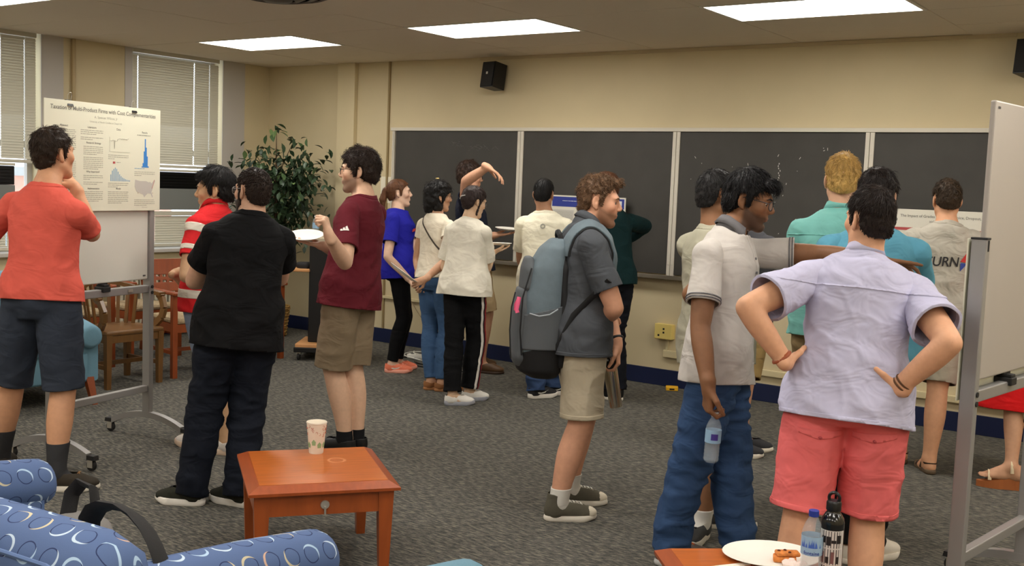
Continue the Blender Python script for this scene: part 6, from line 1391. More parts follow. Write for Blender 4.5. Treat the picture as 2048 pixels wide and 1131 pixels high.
    'turn': {'H': 1.755, 'P': (-1.7344, 6.8862, 0.9214), 'N': (-1.7104, 7.0013, 1.4672), 'C': (-1.7354, 7.0534, 1.6316), 'SL': (-1.8695, 6.8879, 1.3809), 'SR': (-1.5589, 7.0783, 1.3809), 'EL': (-1.9362, 6.9017, 1.0653), 'WL': (-1.9267, 7.1236, 0.9239), 'palm_left': ((0.0363, 0.8428, -0.537), (0.8528, 0.5227, 0.0), {}), 'ER': (-1.4784, 7.0701, 1.0683), 'WR': (-1.5692, 7.2383, 0.8873), 'palm_right': ((-0.345, 0.6388, -0.6877), (-0.8528, -0.5227, -0.0), {}), 'HL': (-1.8096, 6.8401, 0.9214), 'HR': (-1.6591, 6.9323, 0.9214), 'KL': (-1.8661, 6.8964, 0.4989), 'AL': (-1.8466, 6.829, 0.0782), 'tL': (-0.6494, 0.7601), 'KR': (-1.6476, 6.8123, 0.4981), 'AR': (-1.6361, 6.6933, 0.0782), 'tR': (-0.5078, 0.8618), 'hf': (-0.4596, 0.8825, -0.1045), 'hu': (0.0, 0.0, 1.0), 'hroll': 0, 'near': 1},
    'lilac': {'H': 1.665, 'P': (-1.2675, 3.9452, 0.8741), 'N': (-1.2678, 4.0275, 1.3919), 'C': (-1.2701, 4.057, 1.5466), 'SL': (-1.4412, 3.9298, 1.3182), 'SR': (-1.0944, 4.0954, 1.2778), 'EL': (-1.566, 3.6677, 1.2204), 'WL': (-1.4375, 3.7488, 1.0222), 'palm_left': ((-0.1561, 0.9877, 0.0), (0.8447, 0.2623, -0.4666), {'curl': 0.3, 'thumb': 0.0}), 'ER': (-0.9104, 3.8903, 1.1438), 'WR': (-1.0797, 3.8963, 0.9602), 'palm_right': ((-0.9799, 0.1249, 0.1554), (-0.3685, -0.8524, -0.371), {'curl': 0.3, 'thumb': 0.0}), 'HL': (-1.365, 3.9068, 0.8741), 'HR': (-1.1701, 3.9836, 0.8741), 'KL': (-1.3786, 3.8324, 0.4725), 'AL': (-1.3922, 3.7587, 0.0742), 'tL': (-0.7712, 0.6352), 'KR': (-1.178, 3.9883, 0.4663), 'AR': (-1.1465, 3.8936, 0.0742), 'tR': (-0.01, 1.0016), 'hf': (-0.8028, 0.5935, 0.0349), 'hu': (0.0, 0.0, 1.0), 'hroll': 0, 'near': 1},
    'redskirt': {'H': 1.66, 'P': (-1.2186, 7.0019, 0.8715), 'N': (-1.2257, 7.0546, 1.3878), 'C': (-1.2426, 7.081, 1.609), 'SL': (-1.305, 6.9289, 1.3047), 'SR': (-1.1441, 7.1633, 1.3047), 'EL': (-1.3873, 7.1849, 1.1598), 'WL': (-1.3527, 7.3683, 0.995), 'palm_left': ((0.139, 0.7368, -0.6617), (0.5653, 0.8235, 0.0), {}), 'ER': (-1.1195, 7.4361, 1.1696), 'WR': (-1.1247, 7.4116, 0.9218), 'palm_right': ((-0.021, -0.0985, -0.9949), (-0.5653, -0.8235, -0.0), {}), 'HL': (-1.2658, 6.9332, 0.8715), 'HR': (-1.1714, 7.0707, 0.8715), 'KL': (-1.2176, 6.7842, 0.4962), 'AL': (-1.1699, 6.6365, 0.124), 'tL': (-0.9617, -0.27), 'KR': (-1.1198, 6.864, 0.4962), 'AR': (-1.0685, 6.6591, 0.124), 'tR': (-0.9954, 0.0762), 'hf': (-0.909, 0.4132, 0.0), 'hu': (0.0, 0.0, 1.0), 'hroll': 0},
    'hidden': {'H': 1.66, 'P': (-2.7816, 6.5035, 0.8715), 'N': (-2.8173, 6.5357, 1.3878), 'C': (-2.8421, 6.5578, 1.6196), 'SL': (-2.9754, 6.5725, 1.3046), 'SR': (-2.6477, 6.4885, 1.3046), 'EL': (-2.742, 6.6549, 1.1256), 'WL': (-2.6258, 6.5064, 0.963), 'palm_left': ((0.4667, -0.5964, -0.6531), (0.9704, -0.2487, 0.0), {}), 'ER': (-2.7968, 6.3378, 1.0848), 'WR': (-2.6878, 6.191, 0.9157), 'palm_right': ((0.4376, -0.5894, -0.6791), (-0.9704, 0.2487, -0.0), {}), 'HL': (-2.8626, 6.5243, 0.8715), 'HR': (-2.7006, 6.4827, 0.8715), 'KL': (-2.7774, 6.453, 0.4711), 'AL': (-2.693, 6.3823, 0.074), 'tL': (0.7583, 0.6524), 'KR': (-2.6839, 6.3342, 0.4711), 'AR': (-2.6673, 6.1869, 0.074), 'tR': (0.6988, 0.7161), 'hf': (0.4128, 0.9125, 0.0), 'hu': (0.0, 0.0, 1.0), 'hroll': 0},
}

# ------------------------------------------------------------------ dressing everyone
M_SOLEW = mat('white_sole', (226, 218, 204), .6); M_LACEW = mat('white_lace', (232, 228, 220), .8); M_LACEB = mat('black_lace', (24, 24, 26), .8)
def pants_side(p, lb, w0, w1, out=1):
    """mask for a strip down the outer side of one leg"""
    d = p.pt; V = d['V']; Hh, K, A = (p.HL, p.KL, p.AL) if lb == 1 else (p.HR, p.KR, p.AR); sd = -1 if lb == 1 else 1
    t1 = nrm(K-Hh); t2 = nrm(A-K); z = V[:, 2]; up_ = z > K[2]
    c = np.where(up_[:, None], Hh+((V-Hh)@t1)[:, None]*t1, K+((V-K)@t2)[:, None]*t2); q = V-c
    lat = q@p.hrt*sd; fw = q@p.hfw
    return [np.where((np.isin(d['lab'], (lb, lb+2)) | ((d['lab'] == 0) & (((V-p.P)@p.hrt)*sd > .1))) & (lat > .0), .02, -.02), fw-w0, w1-fw]
def pocket_flap(p, cx, cz, w, h, m, name='pocket_flap', point=True, tilt=0.0):
    """back pocket flap on the seat of the shorts, cx to the right, cz above the hip line"""
    d = p.pt; q = d['V']-p.P; x = q@p.hrt-cx; z = q[:, 2]-cz-tilt*x; back = (q@p.hfw) < 0
    bot = -h*(1-.45*np.abs(x)/(w/2)) if point else np.full(len(x), -h)
    return p.band(name, [-(q@p.hfw), w/2-np.abs(x), -z, z-bot], m, .004, 'pt', .006)
def button(p, cx, cz, m, r=.007):
    d = p.pt; q = d['V']-p.P; x = q@p.hrt-cx; z = q[:, 2]-cz; return p.band('button', np.where((q@p.hfw) < 0, r-np.sqrt(x*x+z*z), -1), m, .007, 'pt', .003)
def side_pocket(p, m): pass
# --- man in the red shirt, far left
p = Person('red', POSE['red'], 'tall man in coral red shirt and navy shorts, hands at his chin, seen from behind', (214, 150, 112), bw=.95)
cm = cloth_mat('coral', (212, 92, 78)); p.shirt('tshirt', cm, hem=.01, sleeve=.66, loose=.006, seed=2, wr=.007); p.neck_rib(cm)
sm = cloth_mat('slate_chino', (52, 58, 70)); p.pants('shorts', sm, kind='shorts', cut=1.0, loose=.006, seed=4)
for cx in (-.085, .085): pocket_flap(p, cx, .055, .13, .014, sm, 'pocket_edge', False)
p.hair((48, 34, 24), top=.024, side=.009, dz=.0, mess=.005, tufts=340, tlen=.04)
put_shoes(p, 'sneaker', cloth_mat('dark_canvas', (58, 52, 44)), M_SOLEW, mat('tan_lace', (150, 110, 66), .8))
for q in 'LR': sock(p, q, cloth_mat('charcoal_sock', (56, 56, 58)), .16)
# --- man in the striped polo
p = Person('stripe', POSE['stripe'], 'man in red and white striped polo with crossed arms, behind the man in black', (206, 156, 116), limbs=.95)
p.shirt('polo_shirt', cloth_mat('red_knit', (196, 36, 40)), hem=-.14, sleeve=.62, loose=.004, seed=7, neck=.08)
d = p.sh; wm = cloth_mat('white_knit_stripe', (206, 200, 186)); hz = d['ghem']/p.s
for a, b_ in ((.085, .135), (.43, .475)): p.band('stripe', [np.where(d['lab'] == 0, .02, -.02), hz-a, b_-hz], wm, .0012)
for lb in (1, 2):
    mk = d['lab'] == lb
    for a, b_ in ((.028, .058), (.14, .19)): p.band('stripe', [np.where(mk, .02, -.02), d['gs']-a, b_-d['gs']], wm, .0012)
p.collar(cloth_mat('red_knit', (196, 36, 40)))
p.pants('denim_shorts', cloth_mat('light_denim', (134, 148, 172)), kind='shorts', cut=.93, loose=.0, seed=3)
p.hair((22, 20, 20), top=.030, side=.014, mess=.004, tufts=420, tlen=.05, lift=.15, extra=[('e', (0, .05, .088), (.058, .04, .024))])
put_shoes(p, 'runner', mat('white_mesh', (222, 214, 206), .8, bump=(500, .3, .001)), mat('offwhite_sole', (214, 190, 168), .6), M_LACEW)
# --- man in the black shirt
p = Person('black', POSE['black'], 'bearded man in black t-shirt and dark jeans with crossed arms, seen from behind', (206, 152, 122), bw=1.05, bd=1.1, limbs=1.08, stubble=((60, 44, 36), .5))
cm = cloth_mat('black_cotton', (13, 13, 15), wr=.5); p.shirt('tshirt', cm, hem=-.20, sleeve=.58, loose=.012, seed=11, wr=.008); p.neck_rib(cm)
jm = cloth_mat('dark_denim', (20, 24, 34), wr=.5); p.pants('jeans', jm, kind='jeans', cut=1.06, loose=.004, seed=9, wr=.008)
for cx in (-.09, .09): pocket_flap(p, cx, .03, .14, .15, jm, 'back_pocket', True)
p.hair((40, 28, 22), top=.006, side=.006, mess=.0015, tufts=500, tlen=.012, tw=.003, lift=.1, recede=.05, dz=.002); p.beard((34, 24, 20), .009); p.glasses((150, 150, 150), rimless=True)
put_shoes(p, 'runner', cloth_mat('olive_knit', (44, 44, 36)), mat('bright_sole', (232, 226, 216), .6), M_LACEB)
MB().tube([tuple(p.N+p.up*.035+(p.rt*math.cos(a)+p.fw*math.sin(a))*.066*p.s+p.fw*.012-p.up*.0-p.root_inv) for a in np.linspace(0, 2*math.pi, 24, endpoint=False)], .0018, 6, closed=True).build('necklace', mat('cord_brown', (60, 36, 26), .7), p.root)
# --- man in maroon eating
p = Person('maroon', POSE['maroon'], 'man in maroon t-shirt and khaki shorts with glasses, eating from a plate', (220, 168, 136), bw=.99, stubble=((92, 68, 54), .75))
cm = cloth_mat('maroon', (92, 26, 36)); p.shirt('tshirt', cm, hem=-.14, sleeve=.72, loose=.008, seed=21, wr=.007, belly=.02); p.neck_rib(cm)
sm = cloth_mat('khaki', (128, 112, 90)); p.pants('shorts', sm, kind='shorts', cut=.99, loose=.008, seed=14, flare=.004); pocket_flap(p, -.085, .06, .12, .012, sm, 'pocket_edge', False)
p.hair((44, 32, 26), top=.030, side=.020, mess=.008, mf=42, tufts=520, tlen=.035, lift=.55)
p.glasses((34, 28, 28)); put_shoes(p, 'sneaker', M_BLACK, mat('dark_sole', (40, 36, 34), .7), M_LACEB)
for q in 'LR': sock(p, q, cloth_mat('black_sock', (24, 24, 26)), .06)
lg = MB(); d = p.sh; S, E = p.SL, p.EL; c = S+(E-S)*.42; a = nrm(E-S); out = nrm(-F_CAM-a*np.dot(-F_CAM, a)); ux = np.cross(-out, a)*-1
me = bpy.data.meshes.new('sleeve_logo'); b = bmesh.new()
for k, (x0, w, h) in enumerate(((-.024, .012, .014), (-.008, .012, .022), (.008, .012, .032))):
    vs = [b.verts.new(q) for q in ((x0, -.016, 0), (x0+w+.006, -.016, 0), (x0+w*.2+.003, -.016+h, 0), (x0-.006+.002, -.016+h*.75, 0))]; b.faces.new(vs)
b.to_mesh(me); b.free(); p.print_mesh('sleeve_logo', me, c, R_CAM, -a, -out, mat('logo_white', (226, 222, 216), .8))
# --- woman in the blue shirt
p = Person('bluew', POSE['bluew'], 'woman with a long ponytail in royal blue shirt and black leggings', (226, 176, 146), fem=True)
cm = cloth_mat('royal_blue', (34, 34, 150)); p.shirt('tshirt', cm, hem=-.14, sleeve=.62, loose=.022, seed=31, wr=.006, neck=.10, flare=.01)
p.pants('leggings', cloth_mat('black_legging', (10, 10, 12)), kind='slim', cut=.93, loose=.005, seed=33, wr=.002)
p.hair((96, 62, 40), top=.014, side=.012, mess=.002, tufts=160, tlen=.04, lift=.05, aniso=(1, .4, 1), extra=[('e', (0, -.115, .03), (.022, .024, .022)), ('c', (0, -.125, .03), (0, -.155, -.05), .026, .03), ('c', (0, -.155, -.05), (0, -.15, -.17), .03, .014)])
put_shoes(p, 'runner', mat('coral_mesh', (238, 128, 96), .7), mat('coral_sole', (244, 168, 146), .6), mat('coral_lace', (250, 180, 156), .8), swoosh=M_WHITE)
me = text_mesh('~~', .05); rr = random.Random(5); b = bmesh.new()
for k in range(9): bmesh.ops.create_cube(b, size=1, matrix=trans(-.055+k*.0135, rr.uniform(-.004, .004), 0) @ Matrix.Diagonal((.0125, rr.uniform(.018, .034), .0002, 1)))
b.to_mesh(me); b.free(); p.print_mesh('chest_print', me, p.P+p.up*p.L*.66+p.fw*.12, p.rt, p.up, -p.fw, mat('coral_print', (238, 84, 74), .8), off=.004)
# --- woman in jeans, hands behind her back
p = Person('jeansw', POSE['jeansw'], 'woman with dark curly hair in white top and blue jeans, hands clasped behind her back', (206, 150, 116), fem=True, bw=1.04)
p.shirt('top', cloth_mat('cream_jersey', (222, 212, 192)), hem=.04, sleeve=.34, loose=.004, seed=41, neck=.092)
p.pants('jeans', cloth_mat('mid_denim', (64, 92, 128), wr=.4), kind='slim', cut=.95, loose=.008, seed=43, wr=.003)
p.hair((20, 18, 18), top=.026, side=.026, mess=.010, mf=34, tufts=420, tlen=.04, lift=.6, dz=-.03, extra=[('e', (0, -.06, -.045), (.085, .075, .075)), ('e', (.045, -.03, -.09), (.045, .045, .05)), ('e', (-.045, -.035, -.09), (.045, .05, .05)), ('e', (0, -.08, -.10), (.06, .05, .05))])
q = MB(); q.lathe([(0, -.008), (.012, -.006), (.016, 0), (.012, .006), (0, .008)], 12); o = q.build('hair_clip', mat('clip_yellow', (200, 170, 90), .4), p.root, True); o.location = tuple(p.hp(-.03, -.02, .150)-p.root_inv)
p.glasses((60, 40, 40)); d = p.sh; u_ = (d['V']-(p.SL*.55+p.N*.45))@nrm(p.rt+p.up*.9); g = .006-np.abs(u_); p.band('bag_strap', [-((d['V']-p.N)@p.fw), g], mat('thin_strap', (60, 50, 40), .6), .004)
put_shoes(p, 'flat', mat('tan_leather', (150, 100, 60), .6), mat('cork_sole', (168, 116, 72), .7), None)
# --- woman in side-striped trousers
p = Person('stripew', POSE['stripew'], 'woman with pinned-up hair in white t-shirt and black side-striped trousers', (224, 176, 140), fem=True, bw=1.02)
p.shirt('tshirt', cloth_mat('white_cotton', (226, 220, 204)), hem=-.10, sleeve=.74, loose=.026, seed=51, slr=1.1)
p.pants('trousers', cloth_mat('black_crepe', (11, 11, 13)), kind='jeans', cut=.93, loose=.008, seed=53, fl=1.06, wr=.004)
for a, b_, m in ((-.034, -.014, mat('stripe_white', (220, 214, 206), .8)), (-.013, .004, mat('stripe_dark', (40, 14, 20), .8)), (.005, .022, mat('stripe_red', (150, 30, 36), .8))):
    o = p.band('side_stripe', pants_side(p, 2, a, b_), m, .0035, 'pt', .002)
p.hair((46, 34, 32), top=.014, side=.012, mess=.003, tufts=200, tlen=.04, lift=.12, dz=-.02, extra=[('e', (.0, -.10, .0), (.038, .03, .04)), ('c', (.06, .0, .0), (.055, .01, -.10), .016, .01), ('c', (-.06, .0, .0), (-.055, .01, -.10), .016, .01)])
q = MB(); q.tube([tuple(p.hp(-.03, -.125, -.01)-p.root_inv), tuple(p.hp(0, -.142, .008)-p.root_inv), tuple(p.hp(.03, -.125, .022)-p.root_inv)], .004, 6).build('hair_clasp', mat('clasp_grey', (180, 174, 172), .4), p.root)
p.glasses((40, 34, 34)); put_shoes(p, 'chunky', mat('white_knit', (228, 224, 216), .8), mat('grey_sole', (150, 152, 160), .5), M_LACEW)
# --- man with the raised arm
p = Person('raised', POSE['raised'], 'man with glasses raising his arm with drooping hand in front of the left chalkboard', (222, 160, 126))
p.shirt('polo_shirt', cloth_mat('navy_cotton', (30, 34, 50)), hem=-.14, sleeve=.5, loose=.006, seed=61)
p.pants('shorts', cloth_mat('khaki_tan', (186, 162, 124)), kind='shorts', cut=.95, loose=.004, seed=63)
p.hair((52, 36, 28), top=.028, side=.012, mess=.005, tufts=300, tlen=.04); p.glasses((30, 26, 26))
put_shoes(p, 'loafer', mat('brown_leather', (92, 66, 42), .5), mat('dark_leather_sole', (60, 42, 28), .6), mat('leather_lace', (60, 40, 26), .7))
# --- boy in the cream shirt
p = Person('whiteboy', POSE['whiteboy'], 'young man with black hair in cream t-shirt and jeans facing the blue-topped poster', (186, 132, 100), limbs=.92, bw=.95)
cm = cloth_mat('cream_tee', (224, 218, 196)); p.shirt('tshirt', cm, hem=-.20, sleeve=.68, loose=.016, seed=71); p.neck_rib(cm)
p.pants('jeans', cloth_mat('blue_denim', (48, 66, 98), wr=.45), kind='jeans', cut=1.04, loose=.010, seed=73, wr=.008)
p.hair((16, 15, 16), top=.018, side=.006, mess=.002, tufts=320, tlen=.04, lift=.08)
put_shoes(p, 'runner', mat('black_mesh', (30, 30, 32), .7), mat('white_runner_sole', (226, 220, 210), .6), M_LACEB, swoosh=M_WHITE)
b = bmesh.new(); bmesh.ops.create_circle(b, segments=20, radius=.020, cap_ends=False); 
me = bpy.data.meshes.new('back_emblem'); vs = [b.verts.new((math.cos(a)*.017, math.sin(a)*.013, 0)) for a in np.linspace(0, 2*math.pi, 20, endpoint=False)]; b.verts.ensure_lookup_table()
for i in range(20): b.faces.new((b.verts[i], b.verts[(i+1) % 20], vs[(i+1) % 20], vs[i]))
b.to_mesh(me); b.free(); p.print_mesh('back_emblem', me, p.P+p.up*p.L*.82-p.fw*.15, p.rt, p.up, p.fw, mat('emblem_grey', (150, 148, 136), .8), off=.004)
# --- person in dark green
p = Person('green', POSE['green'], 'person in dark green long-sleeved sweater with hand on hip beside the blue-topped poster', (206, 150, 120))
p.shirt('sweater', cloth_mat('bottle_green', (14, 40, 42)), hem=-.06, long=.96, loose=.008, seed=81)
p.pants('trousers', cloth_mat('midnight', (18, 20, 28)), kind='jeans', cut=1.0, loose=.004, seed=83)
p.hair((84, 52, 34), top=.016, side=.014, mess=.003, tufts=200, dz=-.02); put_shoes(p, 'sneaker', M_BLACK, M_SOLEW, M_LACEB)
# --- man with the backpack
p = Person('backpack', POSE['backpack'], 'man in charcoal polo and beige shorts wearing a grey backpack, looking right', (222, 156, 122), bw=1.06, bd=1.04, limbs=1.06, stubble=((112, 76, 54), .8))
cm = cloth_mat('charcoal_knit', (74, 77, 82)); p.shirt('polo_shirt', cm, hem=-.17, sleeve=.70, loose=.010, seed=91, neck=.078, slr=1.04); p.collar(cm); p.hem_band(cm, .018)
sm = cloth_mat('stone_chino', (196, 184, 160)); p.pants('shorts', sm, kind='shorts', cut=.93, loose=.006, seed=93); 
for lb in (1, 2): p.band('hem_stitch', [np.where(p.pt['lab'] == lb, .022-p.pt['g'], -1), -p.wcoord(p.pt['V'])-.12], sm, .002, 'pt', .003)
p.hair((98, 72, 50), top=.026, side=.0075, dz=.006, mess=.006, mf=48, tufts=460, tlen=.026, lift=.6, seed=8, extra=[('e', (0, .075, .10), (.05, .03, .02))])
put_shoes(p, 'hightop', cloth_mat('grey_canvas', (92, 88, 76)), M_SOLEW, M_LACEW, toe=mat('rubber_toe', (222, 212, 192), .6))
for q in 'LR': sock(p, q, cloth_mat('white_sock', (214, 210, 202)), .085, 1.02)
wv = p.WL; ax = nrm(p.WL-p.EL)
MB().tube([tuple(wv-ax*.035+(nrm(np.cross(ax, [0, 0, 1]))*math.cos(a)+nrm(np.cross(ax, np.cross(ax, [0, 0, 1])))*math.sin(a))*.036-p.root_inv) for a in np.linspace(0, 2*math.pi, 20, endpoint=False)], .008, 8, closed=True).build('wristwatch', M_BLACK, p.root, True)
# --- man in the light grey shirt behind
p = Person('gray', POSE['gray'], 'man with glasses in light grey-green t-shirt, mostly behind the man in the pale polo', (150, 100, 70), stubble=((60, 44, 36), .55))
cm = cloth_mat('sage_grey', (176, 172, 152)); p.shirt('tshirt', cm, hem=-.16, sleeve=.66, loose=.008, seed=101); p.neck_rib(cm)
p.pants('shorts', cloth_mat('olive_khaki', (132, 120, 88)), kind='shorts', cut=.98, loose=.004, seed=103)
p.hair((30, 28, 28), top=.020, side=.006, dz=.008, mess=.003, tufts=300, tlen=.03); p.glasses((40, 24, 24))
put_shoes(p, 'runner', mat('grey_knit', (66, 66, 66), .8, bump=(300, .6, .003)), mat('pale_sole', (216, 208, 192), .6), M_LACEB)
for q in 'LR': sock(p, q, cloth_mat('white_sock', (214, 210, 202)), .07)
# --- man in the pale polo pointing
p = Person('polo', POSE['polo'], 'man with glasses in pale grey polo and jeans pointing across, water bottle in hand', (140, 92, 62), stubble=((46, 34, 28), .75), lip=(150, 92, 80))
cm = cloth_mat('oatmeal_knit', (196, 190, 184)); gm = cloth_mat('grey_rib', (110, 108, 110)); p.shirt('polo_shirt', cm, hem=-.18, sleeve=.66, loose=.008, seed=111, neck=.080, slr=1.05); p.collar(gm)
p.cuffs(gm, .010, .003, .004); p.cuffs(gm, .022, .003, .016)
d = p.sh; q = d['V']-p.N; p.band('placket', [q@p.fw, .016-np.abs(q@p.rt), (q@p.up)+.20], cm, .004)
for k in range(2):
    c = p.conform([(0, -.10-.06*k)], p.N+p.fw*.25, p.rt, p.up, -p.fw, 'sh', .006)[0]-p.root_inv; o = MB().lathe([(0, -.002), (.006, -.002), (.006, .002), (0, .002)], 10).build('button', gm, p.shirt_obj); o.location = tuple(c); o.rotation_euler = Vector(p.fw).to_track_quat('Z', 'Y').to_euler()
p.pants('jeans', cloth_mat('worn_denim', (52, 76, 112), wr=.5), kind='jeans', cut=1.05, loose=.010, seed=113, wr=.009)
p.hair((18, 16, 18), top=.034, side=.016, mess=.004, mf=40, tufts=520, tlen=.05, lift=.22, extra=[('e', (0, .068, .085), (.062, .042, .028)), ('e', (0, .088, .074), (.052, .022, .018))]); p.glasses((44, 40, 44), r=.0018)
put_shoes(p, 'sneaker', mat('orange_grey', (120, 110, 104), .7), mat('grey_white_sole', (190, 188, 184), .6), mat('orange_lace', (226, 120, 60), .7))
# --- blond man in teal
p = Person('blond', POSE['blond'], 'tall blond man in aqua long-sleeved shirt facing the chalkboard', (222, 164, 130), bw=1.0)
cm = cloth_mat('aqua_poplin', (128, 196, 188), .75); p.shirt('dress_shirt', cm, hem=-.10, long=.97, loose=.014, seed=121, neck=.078); p.collar(cm)
d = p.sh; q = d['V']-p.N; w = p.wcoord(d['V'])/p.L; p.band('yoke_seam', [-(q@p.fw), (w-.795)*p.L, (.806-w)*p.L], cm, .003)
p.pants('trousers', cloth_mat('tan_chino', (150, 128, 92)), kind='jeans', cut=1.0, loose=.006, seed=123)
p.hair((196, 158, 92), top=.028, side=.0075, mess=.005, mf=46, tufts=420, tlen=.028, lift=.35, dz=.012); put_shoes(p, 'sneaker', mat('white_canvas', (222, 214, 200), .8), M_SOLEW, M_LACEW)
# --- man in the sky-blue tee
p = Person('bluet', POSE['bluet'], 'dark-haired man in sky blue t-shirt and black trousers behind the man in lilac', (216, 158, 126), bw=1.04, limbs=1.0)
cm = cloth_mat('sky_blue', (98, 164, 190)); p.shirt('tshirt', cm, hem=-.16, sleeve=.72, loose=.012, seed=131); p.neck_rib(cm)
p.pants('trousers', cloth_mat('black_twill', (12, 12, 14)), kind='jeans', cut=1.0, loose=.002, seed=133); p.hair((32, 24, 22), top=.022, side=.012, mess=.004, tufts=300, tlen=.035)
put_shoes(p, 'sneaker', mat('white_canvas', (222, 214, 200), .8), M_SOLEW, M_LACEW)
# --- man with the lettered shirt
p = Person('turn', POSE['turn'], 'man in grey t-shirt with lettering across the back, light shorts and sandals', (214, 150, 112), shod=False)
cm = cloth_mat('stone_tee', (170, 164, 152), wr=.5); p.shirt('tshirt', cm, hem=-.26, sleeve=.66, loose=.018, seed=141, wr=.010); p.neck_rib(cm)
p.pants('shorts', cloth_mat('pale_grey_chino', (164, 156, 140)), kind='shorts', cut=.93, loose=.006, seed=143); p.hair((54, 40, 26), top=.024, side=.0075, mess=.005, tufts=380, tlen=.026, lift=.4, dz=.012)
up = p.up; og = p.P+up*p.L*.545-p.fw*.2
me = text_mesh('TURN', .082, True, 'RIGHT'); p.print_mesh('back_lettering', me, og+p.rt*.068, p.rt*.92, up, p.fw, mat('print_black', (36, 34, 36), .8), off=.005)
for pts, m in (((( .0, .032), (.046, .026), (.03, .085)), mat('print_red', (190, 52, 48), .8)), (((.002, .024), (.048, .022), (.008, -.028)), mat('print_blue', (46, 66, 140), .8))):
    b = bmesh.new(); n = 5
    A_, B_, C_ = [np.array(q) for q in pts]; grid = {}
    for i in range(n+1):
        for k in range(n+1-i): grid[i, k] = b.verts.new(tuple(A_+(B_-A_)*i/n+(C_-A_)*k/n)+(0,))
    for i in range(n):
        for k in range(n-i):
            b.faces.new((grid[i, k], grid[i+1, k], grid[i, k+1]))
            if i+k < n-1: b.faces.new((grid[i+1, k], grid[i+1, k+1], grid[i, k+1]))
    me = bpy.data.meshes.new('back_emblem'); b.to_mesh(me); b.free(); p.print_mesh('back_emblem', me, og+p.rt*.074, p.rt, up, p.fw, m, off=.005)
b = bmesh.new()
for k in range(3): bmesh.ops.create_cube(b, size=1, matrix=trans(0, -k*.012, 0) @ Matrix.Diagonal((.03+.012*k, .0035, .0002, 1)))
me = bpy.data.meshes.new('size_print'); b.to_mesh(me); b.free(); p.print_mesh('size_print', me, p.P+up*p.L*.92-p.fw*.2, p.rt, up, p.fw, mat('emblem_grey', (150, 148, 136), .8), off=.004)
for A, t in ((p.AL, p.j['tL']), (p.AR, p.j['tR'])):
    f = np.array(nrm([t[0], t[1], 0])); x = np.cross(f, [0, 0, 1]); sm_ = shoe_mesh('sandal')[2].copy(); sm_.materials.append(mat('sandal_sole', (96, 78, 58), .8)); o = link('sandal', sm_, None, p.root)
    o.matrix_local = Matrix(((x[0], f[0], 0, A[0]-p.root_inv[0]), (x[1], f[1], 0, A[1]-p.root_inv[1]), (0, 0, 1, 0), (0, 0, 0, 1)))
    for yy, h_, w_ in ((.10, .030, .046), (.03, .078, .040)):
        MB().tube([(w_*math.cos(a), yy-.02*math.sin(a), .022+h_*math.sin(a)) for a in np.linspace(0, math.pi, 10)], .009, 6, flat=.35).build('strap', mat('sandal_strap', (66, 48, 36), .8), o)
    MB().tube([(.036*math.cos(a), -.024-.026*math.sin(a), .062) for a in np.linspace(0, math.pi, 10)], .010, 6, flat=.35).build('heel_strap', mat('sandal_strap', (66, 48, 36), .8), o)
# --- man in lilac shirt, hands on hips
p = Person('lilac', POSE['lilac'], 'man in lilac short-sleeved shirt and coral shorts with hands on his hips, seen from behind', (222, 158, 120), bw=1.07, bd=1.10, limbs=1.08)
cm = cloth_mat('lilac_oxford', (192, 190, 216), .75, wr=.5); p.shirt('dress_shirt', cm, hem=-.12, sleeve=.66, loose=.016, seed=151, wr=.009, neck=.078, slr=1.12); p.collar(cm, h=.04); p.cuffs(cm, .03, .003)
d = p.sh; q = d['V']-p.N; w = p.wcoord(d['V'])/p.L; p.band('yoke_seam', [-(q@p.fw), (w-.795)*p.L, (.806-w)*p.L], cm, .0035); p.hem_band(cm, .015)
sm = cloth_mat('coral_chino', (224, 108, 108), wr=.5); p.pants('shorts', sm, kind='shorts', cut=.99, loose=.010, seed=153, wr=.008, flare=.004)
for cx, tl in ((-.095, -.05), (.095, .06)): pocket_flap(p, cx, -.085, .15, .035, sm, tilt=tl); button(p, cx, -.112, mat('coral_button', (180, 70, 76), .5))
for lb in (1, 2): p.band('hem_stitch', [np.where(p.pt['lab'] == lb, .02-p.pt['g'], -1), -p.wcoord(p.pt['V'])-.12], sm, .002, 'pt', .003)
p.hair((36, 26, 22), top=.026, side=.008, dz=.006, mess=.004, tufts=560, tlen=.032, lift=.14); put_shoes(p, 'sneaker', mat('white_canvas', (222, 214, 200), .8), M_SOLEW, M_LACEW)
for W, E, mm, nm in ((p.WL, p.EL, mat('watch_brown', (150, 74, 40), .5), 'wristwatch'), (p.WR, p.ER, mat('bracelet_brown', (96, 64, 38), .7), 'bracelet')):
    ax = nrm(W-E); u = nrm(np.cross(ax, [0, 0, 1])); v = np.cross(ax, u); k = MB()
    for off in ((-.03,) if nm == 'wristwatch' else (-.035, -.02)): k.tube([tuple(W+ax*off+(u*math.cos(a)+v*math.sin(a))*.036*p.s-p.root_inv) for a in np.linspace(0, 2*math.pi, 22, endpoint=False)], .0085 if nm == 'wristwatch' else .005, 8, closed=True, flat=.5)
    k.build(nm, mm, p.root, True)
